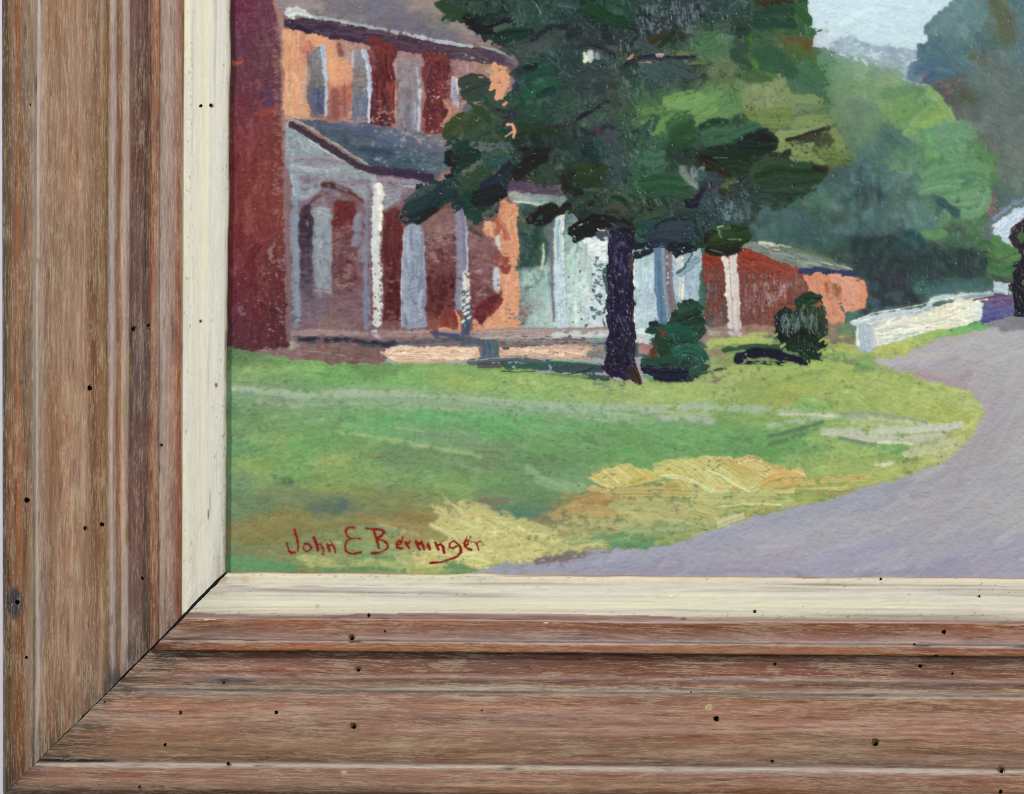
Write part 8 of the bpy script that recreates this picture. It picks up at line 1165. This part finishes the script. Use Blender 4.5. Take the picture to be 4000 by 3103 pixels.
wash(b2, b2c, 1.6, h=1.8); strokes(b2, 60, (24, 50), (70, 170), 1.4, b2c, 5, 0.2, 2.6, angj=0.25, streak=13); strokes([(1150, 1120), (1480, 1100), (1480, 1260), (1150, 1280)], 34, (5, 9), (60, 130), 1.55, [(128, 142, 146), (104, 120, 116)], 8, 0.35, 1.2, angj=0.08, alpha=0.65)
for (p, w, c) in [([(1290, 1060), (1340, 990), (1440, 960)], 70, (34, 62, 44)), ([(1440, 980), (1490, 980)], 60, (38, 68, 46)), ([(1130, 1260), (1180, 1330), (1260, 1330), (1360, 1250)], 60, (30, 38, 32)), ([(1210, 1360), (1350, 1310), (1450, 1330), (1510, 1410)], 80, (34, 52, 38)), ([(1250, 1400), (1380, 1400), (1480, 1470)], 80, (36, 56, 42)), ([(1500, 1120), (1530, 1220), (1530, 1300)], 50, (50, 62, 42))]:
    st(p, w, c, (c[0] * 0.72, c[1] * 0.74, c[2] * 0.74), dry=0.12, h=3, streak=11)
st([(1440, 1050), (1490, 1030)], 34, (160, 84, 52), dry=0.4, h=1); st([(1170, 1060), (1280, 1050)], 40, (130, 66, 48), dry=0.4)
use(i_lawn)
for (x, y) in [(1500, 1330), (1545, 1350), (1120, 1290), (1490, 1420), (1530, 1400), (1180, 1380), (580, 1400)]: st([(x - 20, y + 14), (x + 24, y - 14)], 18, (176, 188, 92), dry=0.35, h=2.6)
# ================= soft passages
T('E'); use(i_green)
for (q, w, c) in [([(1500, 480), (1600, 620), (1660, 800)], 120, (104, 134, 100)), ([(1540, 700), (1640, 840), (1700, 1000)], 110, (112, 136, 96)), ([(1600, 900), (1680, 1020), (1760, 1180)], 110, (104, 124, 90)), ([(1480, 430), (1580, 470), (1700, 500)], 60, (108, 140, 106)), ([(1700, 1100), (1760, 1250), (1700, 1340)], 90, (88, 112, 88))]:
    st(q, w, c, dry=0.5, h=0.8, alpha=0.7)
smudge([(1480, 380), (1700, 430), (1720, 900), (1640, 1300), (1560, 1000), (1500, 700)], 7.0, 0.8, 8)
smudge([(1000, 250), (1460, 250), (1560, 800), (1000, 620), (600, 420)], 2.4, 0.6, 8); smudge([(560, 560), (880, 540), (900, 720), (560, 720)], 2.5, 0.6, 6)
T('G')
smudge([(150, 560), (700, 620), (960, 760), (960, 1000), (300, 1000), (120, 800)], 4.5, 0.85, 8); smudge([(60, 380), (1000, 380), (1000, 720), (500, 640), (60, 520)], 2.2, 0.6, 6); smudge([(700, 950), (1350, 1150), (1350, 1300), (800, 1350)], 3.0, 0.6, 8); smudge([(1400, 800), (2118, 560), (2118, 2200), (1900, 2200), (1650, 1400)], 5.0, 0.7, 10); smudge([(180, 1050), (700, 1050), (1000, 1700), (300, 1650)], 3.5, 0.65, 8)
T('H')
smudge([(0, 0), (1000, 100), (1240, 500), (1000, 900), (0, 900)], 3.0, 0.55, 10); smudge([(300, 750), (1750, 750), (1750, 1350), (500, 1450)], 3.0, 0.45, 10)
T('F')
smudge([(700, 200), (1700, 150), (1800, 800), (1500, 600), (1000, 480)], 3.0, 0.5, 8)
T('A')
smudge([(640, 300), (700, 300), (705, 980), (640, 980)], 2.0, 0.6, 3); smudge([(840, 340), (1060, 360), (1050, 1000), (840, 990)], 2.2, 0.55, 4); smudge([(1410, 440), (1660, 480), (1640, 1110), (1400, 1070)], 1.8, 0.5, 4); smudge([(380, 0), (700, 0), (700, 100), (480, 100)], 3.5, 0.8, 5); smudge([(650, 0), (1700, 0), (1900, 330), (1000, 170)], 3.0, 0.6, 6); smudge([(560, 1000), (1800, 1150), (1820, 1400), (1300, 1360), (800, 1120)], 2.2, 0.5, 5)
smudge([(400, 100), (500, 100), (510, 1690), (430, 1690)], 2.0, 0.5, 4); smudge([(500, 1250), (1000, 1300), (1100, 1480), (520, 1490)], 1.8, 0.5, 4)
T('B')
smudge([(600, 180), (1210, 200), (1200, 420), (1140, 1470), (600, 1470)], 1.7, 0.55, 4); smudge([(1300, 280), (2000, 400), (1960, 1480), (1300, 1450)], 1.5, 0.35, 4); smudge([(560, 1440), (2100, 1440), (2100, 1610), (600, 1610)], 1.8, 0.45, 4)
T('D')
smudge([(500, 560), (760, 560), (760, 1400), (520, 1400)], 1.8, 0.45, 4); smudge([(890, 420), (1230, 440), (1230, 1440), (900, 1440)], 1.6, 0.5, 4); smudge([(790, 330), (1320, 340), (1300, 430), (860, 400)], 1.6, 0.5, 3)
T('C')
smudge([(760, 420), (1000, 420), (1000, 640), (850, 640)], 3.0, 0.7, 5); smudge([(900, 200), (1700, 200), (1750, 480), (1000, 480)], 2.6, 0.5, 8); smudge([(900, 560), (1700, 520), (1700, 1000), (900, 1000)], 2.4, 0.5, 8); smudge([(880, 1000), (1700, 1000), (1700, 1650), (1000, 1650)], 2.2, 0.4, 8)
T('I')
smudge([(830, 380), (1300, 330), (1700, 650), (1000, 520)], 3.0, 0.6, 5); smudge([(1640, 700), (1850, 700), (1850, 1100), (1600, 1250), (1700, 1000)], 2.5, 0.6, 4)
T('M')
smudge([(0, 850), (900, 580), (2000, 220), (2000, 420), (900, 760), (0, 1000)], 2.2, 0.5, 4)
T('J')
smudge([(40, 420), (2118, 480), (2118, 660), (40, 660)], 2.6, 0.5, 8); smudge([(40, 1250), (1300, 1280), (1900, 1600), (40, 1690)], 3.0, 0.6, 8); smudge([(1200, 760), (2118, 900), (2118, 1150), (1300, 1050)], 2.6, 0.55, 8)
T('L')
smudge([(0, 480), (1000, 440), (1900, 640), (1900, 700), (700, 720)], 2.4, 0.5, 6)
T('E')
smudge([(60, 680), (1600, 640), (1620, 1060), (1100, 1080), (700, 1060), (60, 1120)], 2.0, 0.5, 5); smudge([(200, 1000), (1120, 1040), (1120, 1260), (200, 1300)], 1.6, 0.4, 5); smudge([(1100, 1180), (1760, 1120), (1780, 1360), (1150, 1400)], 1.7, 0.5, 5); smudge([(880, 1360), (1560, 1340), (1450, 1640), (900, 1600)], 1.5, 0.35, 6); smudge([(0, 1250), (700, 1400), (800, 1650), (0, 1650)], 2.0, 0.45, 6)
T('L'); use(i_dry)
for (q, w, c) in [([(0, 560), (200, 600), (420, 680)], 60, (160, 158, 96)), ([(500, 700), (640, 760), (760, 800)], 60, (164, 164, 100)), ([(-150, 500), (-60, 620), (-60, 760)], 60, (160, 150, 88)), ([(1080, 330), (1240, 250), (1400, 230)], 24, (150, 164, 92)), ([(1600, 300), (1760, 210), (1950, 180)], 24, (160, 172, 98)), ([(700, 930), (950, 900), (1200, 890)], 50, (166, 172, 102))]:
    st(q, w, c, dry=0.5, h=1.6, alpha=0.6)
smudge([(-180, 440), (200, 520), (560, 680), (760, 760), (1200, 880), (700, 1010), (-200, 1000)], 1.8, 0.5, 4); smudge([(1000, 320), (1400, 210), (1900, 150), (2100, 170), (1700, 300), (1100, 400)], 1.5, 0.4, 3); smudge([(700, 560), (2000, 480), (2100, 760), (1300, 860), (760, 800)], 1.4, 0.35, 4)
T('J'); smudge([(40, 250), (2118, 280), (2118, 480), (40, 440)], 1.8, 0.45, 6); smudge([(40, 640), (1300, 640), (1300, 1250), (40, 1250)], 1.6, 0.35, 8)
# ================= signature
use(i_sig)
T('K')
RED, RED2 = (150, 48, 36), (128, 40, 30)
SIGN = [[(572, 358), (586, 410), (600, 470), (602, 540)], [(585, 548), (550, 552), (525, 530), (514, 500), (510, 466)], [(664, 468), (650, 490), (652, 520), (670, 540), (696, 534), (712, 510), (704, 488), (686, 478), (664, 482)],
        [(728, 416), (746, 456), (762, 500), (768, 538)], [(764, 486), (786, 476), (800, 500), (812, 530), (806, 566)], [(846, 478), (856, 510), (862, 546)], [(862, 502), (884, 480), (898, 496), (906, 524), (910, 552)],
        [(1074, 346), (1050, 332), (1020, 340), (998, 366), (1000, 398), (1026, 424), (1060, 434), (1120, 438)], [(1050, 432), (1012, 452), (994, 490), (996, 530), (1024, 554), (1070, 558), (1126, 542)],
        [(1164, 348), (1200, 352), (1250, 362), (1300, 362), (1316, 380), (1298, 404), (1250, 430)], [(1222, 362), (1240, 410), (1258, 470), (1268, 520)], [(1250, 436), (1300, 444), (1338, 470), (1346, 502), (1320, 534), (1270, 552), (1204, 554)],
        [(1412, 492), (1446, 478), (1454, 454), (1430, 450), (1414, 474), (1420, 504), (1446, 518), (1470, 518)], [(1486, 456), (1504, 490), (1522, 522)], [(1504, 484), (1516, 464), (1532, 450)],
        [(1576, 450), (1592, 486), (1612, 528)], [(1602, 486), (1626, 468), (1640, 490), (1650, 530)], [(1676, 474), (1686, 500), (1698, 528)], [(1732, 460), (1750, 496), (1766, 532)], [(1752, 496), (1780, 480), (1800, 504), (1816, 552)],
        [(1922, 474), (1890, 450), (1858, 472), (1854, 506), (1886, 514), (1916, 494)], [(1922, 476), (1946, 510), (1948, 548), (1916, 584), (1850, 610), (1770, 626), (1692, 636)],
        [(1974, 492), (2004, 480), (2012, 456), (1992, 448), (1976, 470), (1984, 500), (2008, 518), (2044, 526)], [('L', 116, 880), ('L', 132, 912), ('L', 154, 950)], [('L', 132, 900), ('L', 146, 884), ('L', 166, 878)]]
RED, RED2 = (142, 36, 26), (126, 30, 22)
WID = [24, 18, 15, 22, 20, 19, 18, 17, 20, 20, 22, 18, 18, 20, 16, 20, 20, 26, 22, 22, 18, 19, 20, 15, 14]
for p, w in zip(SIGN, WID):
    st(p, w * 0.98, RED, RED2, dry=0.02, h=1.2, rag=0.15, streak=6)

# ------------------------------------------------------------------ paint relief becomes a mesh, one piece per painted thing
def blur(a, s):
    k = np.exp(-0.5 * (np.arange(-3, 4) / s) ** 2); k /= k.sum(); o = a
    for ax in (0, 1): o = sum(np.roll(o, d, ax) * k[d + 3] for d in range(-3, 4))
    return o
def build_painting():
    # round the coat a little and add the weave
    h = blur(HT, 0.55)
    cvs = blur(CV, 0.35)
    soft = np.full((GH, GW), 0.2, np.float32); hs = np.full((GH, GW), 0.62, np.float32)
    for i, (s_, k_) in SOFT.items(): soft[ID == i] = s_; hs[ID == i] = k_
    soft = np.clip(blur(soft, 1.5), 0, 1)[..., None]; hs = blur(blur(hs, 2.0), 2.0)
    cvs = cvs * (1 - soft) + blur(blur(CV, 1.5), SB) * soft
    weave = 0.6 * TOOTH + 0.13 * VSTR
    cov = np.clip(h / 3.0, 0, 1)
    z = 47.0 + h * hs + weave * RELIEF * (1 - 0.6 * cov)
    ids = ID.copy()
    while (ids == 0).any():            # bare ground belongs to whatever is painted next to it
        pad = np.pad(ids, 1, mode='edge')
        for dy, dx in ((-1, 0), (1, 0), (0, -1), (0, 1)):
            n = pad[1 + dy:1 + dy + GH, 1 + dx:1 + dx + GW]; ids = np.where(ids == 0, n, ids)
    # tidy the borders so that each piece stays whole (colour is left as it is)
    best = np.zeros((GH, GW), np.float32); out = ids.copy()
    for i in np.unique(ids):
        w_ = blur((ids == i).astype(np.float32), 1.6 if i != i_sig else 0.8) * (1.5 if i == i_sig else 1.0)
        k = w_ > best; best[k] = w_[k]; out[k] = i
    ids = out
    for i in (i_green, i_beam2):       # keep the main piece, hand cut-off scraps to their surroundings
        m = ids == i; ys, xs = np.nonzero(m); a, b, c, d = ys.min(), ys.max() + 1, xs.min(), xs.max() + 1
        sub = m[a:b, c:d]; core = blur(blur(sub.astype(np.float32), 3.0), 3.0) * sub
        seed = np.zeros_like(sub); seed[np.unravel_index(np.argmax(core), core.shape)] = True
        while True:
            g = seed.copy(); g[1:] |= seed[:-1]; g[:-1] |= seed[1:]; g[:, 1:] |= seed[:, :-1]; g[:, :-1] |= seed[:, 1:]; g &= sub
            if (g == seed).all(): break
            seed = g
        scrap = np.zeros_like(m); scrap[a:b, c:d] = sub & ~seed
        ids = np.where(scrap, -1, ids)
        while (ids == -1).any():
            pad = np.pad(ids, 1, mode='edge')
            for dy, dx in ((-1, 0), (1, 0), (0, -1), (0, 1)):
                n = pad[1 + dy:1 + dy + GH, 1 + dx:1 + dx + GW]; ids = np.where((ids == -1) & (n != i), n, ids)
    x = X0 + xx.astype(np.float64) * Q; y = Y0 + yy.astype(np.float64) * Q
    x = np.where(x > 4060, 4060 + (x - 4060) * 12, x); y = np.where(y < -50, -50 + (y + 50) * 12, y)      # the picture runs on, coarser, beyond the view
    px, py, pz = P(x, y, z)
    V = np.stack([px, py, pz], -1).reshape(-1, 3)
    grit = np.where(ID == i_sig, 0.0, np.where((ID == i_sky) | (ID == i_road), 0.4, 1.0)).astype(np.float32)
    cvs = cvs * (1 + 0.028 * (grit * (0.35 * VSTR + 0.9 * TOOTH))[..., None])
    for i, (mul, mix, am) in TINT.items():
        k = ID == i; cvs[k] = (cvs[k] * (1 - am) + np.array(mix, np.float32) * am) * np.array(mul, np.float32)
    hot = np.clip((cvs[..., 0] - 175) / 30, 0, 1) * np.clip((cvs[..., 0] - cvs[..., 2] - 60) / 30, 0, 1) * np.isin(ID, [i_house, i_ssun])
    cvs = cvs + (np.array([208, 150, 120], np.float32) - cvs) * (0.5 * hot[..., None])
    lum = (cvs @ np.array([0.3, 0.55, 0.15], np.float32))[..., None]
    cvs = cvs * 0.89 + lum * 0.11 + np.array([-0.5, 0.0, 0.5], np.float32)
    CL = np.clip((lin(np.clip(cvs, 10, 248)) - 0.012) * 1.09, 0.0035, 0.93).reshape(-1, 3)
    idx = np.arange(GH * GW).reshape(GH, GW)
    q = np.stack([idx[:-1, :-1], idx[1:, :-1], idx[1:, 1:], idx[:-1, 1:]], -1).reshape(-1, 4)
    qi = ids[:-1, :-1].ravel()
    root = empty("oil_painting", P(900, 2240, 30), "thickly brushed oil painting of brick house, big tree and curving road", "painting")
    objs = {}
    remap = np.full(GH * GW, -1, np.int64)
    for i, (name, parent, label) in enumerate(PARTS):
        sel = np.nonzero(qi == i)[0]
        if len(sel) < 12: print("few cells", name, len(sel)); 
        if len(sel) == 0: continue
        qq = q[sel]; u = np.unique(qq.ravel()); remap[u] = np.arange(len(u))
        o = mesh_np(name, V[u], remap[qq], PAINT, root if parent is None else objs[parent], CL[u], None, smooth=False)
        if label: o['label'] = label
        if parent is None: objs[name] = o
    # canvas board behind the paint
    c = []
    for z0 in (42.0, 28.0):
        for (a, b) in ((X0 + 6, Y1 - 6), (4800, Y1 - 6), (4800, -700), (X0 + 6, -700)): c.append(P(a, b, z0))
    f = [(0, 1, 2, 3), (7, 6, 5, 4), (0, 4, 5, 1), (1, 5, 6, 2), (2, 6, 7, 3), (3, 7, 4, 0)]
    mesh_np("canvas_board", np.array(c), f, BOARD, root)
RELIEF = 0.75
SB = 1.0
SOFT = {i_road: (0.85, 0.2), i_sky: (0.9, 0.2), i_hill: (0.7, 0.25), i_blue: (0.85, 0.25), i_green: (0.65, 0.32), i_lawn: (0.72, 0.32), i_path: (0.6, 0.3),
        i_side: (0.4, 0.25), i_roof: (0.45, 0.3), i_prf: (0.4, 0.3), i_house: (0.3, 0.42), i_dry: (0.35, 0.6), i_tree: (0.15, 0.42), i_lit: (0.25, 0.42), i_sig: (0.0, 0.4)}
N1 = (1, 1, 1)
TINT = {i_tree: ((0.92, 0.95, 0.97), (44, 62, 58), 0.14), i_lit: ((0.97, 0.97, 0.97), (110, 134, 84), 0.34), i_side: ((1.0, 1.02, 1.0), (112, 54, 56), 0.12), i_lawn: ((1.0, 0.995, 0.97), (144, 166, 122), 0.2), i_path: (N1, (150, 170, 130), 0.1), i_sky: ((0.99, 1.02, 1.0), (198, 216, 226), 0.4),
        i_blue: ((0.97, 1.02, 1.0), (88, 116, 116), 0.28), i_green: ((0.97, 1.0, 1.0), (94, 122, 106), 0.2), i_dry: (N1, (188, 184, 126), 0.3), i_road: ((1.02, 1.02, 1.0), (166, 163, 168), 0.45), i_open: ((0.82, 0.9, 0.86), (40, 40, 46), 0.2), i_arch: ((1.05, 1.05, 1.05), (190, 204, 214), 0.2), i_trunk: ((0.9, 0.9, 0.98), (40, 34, 56), 0.1), i_roof: (N1, (110, 105, 115), 0.45)}
build_painting()
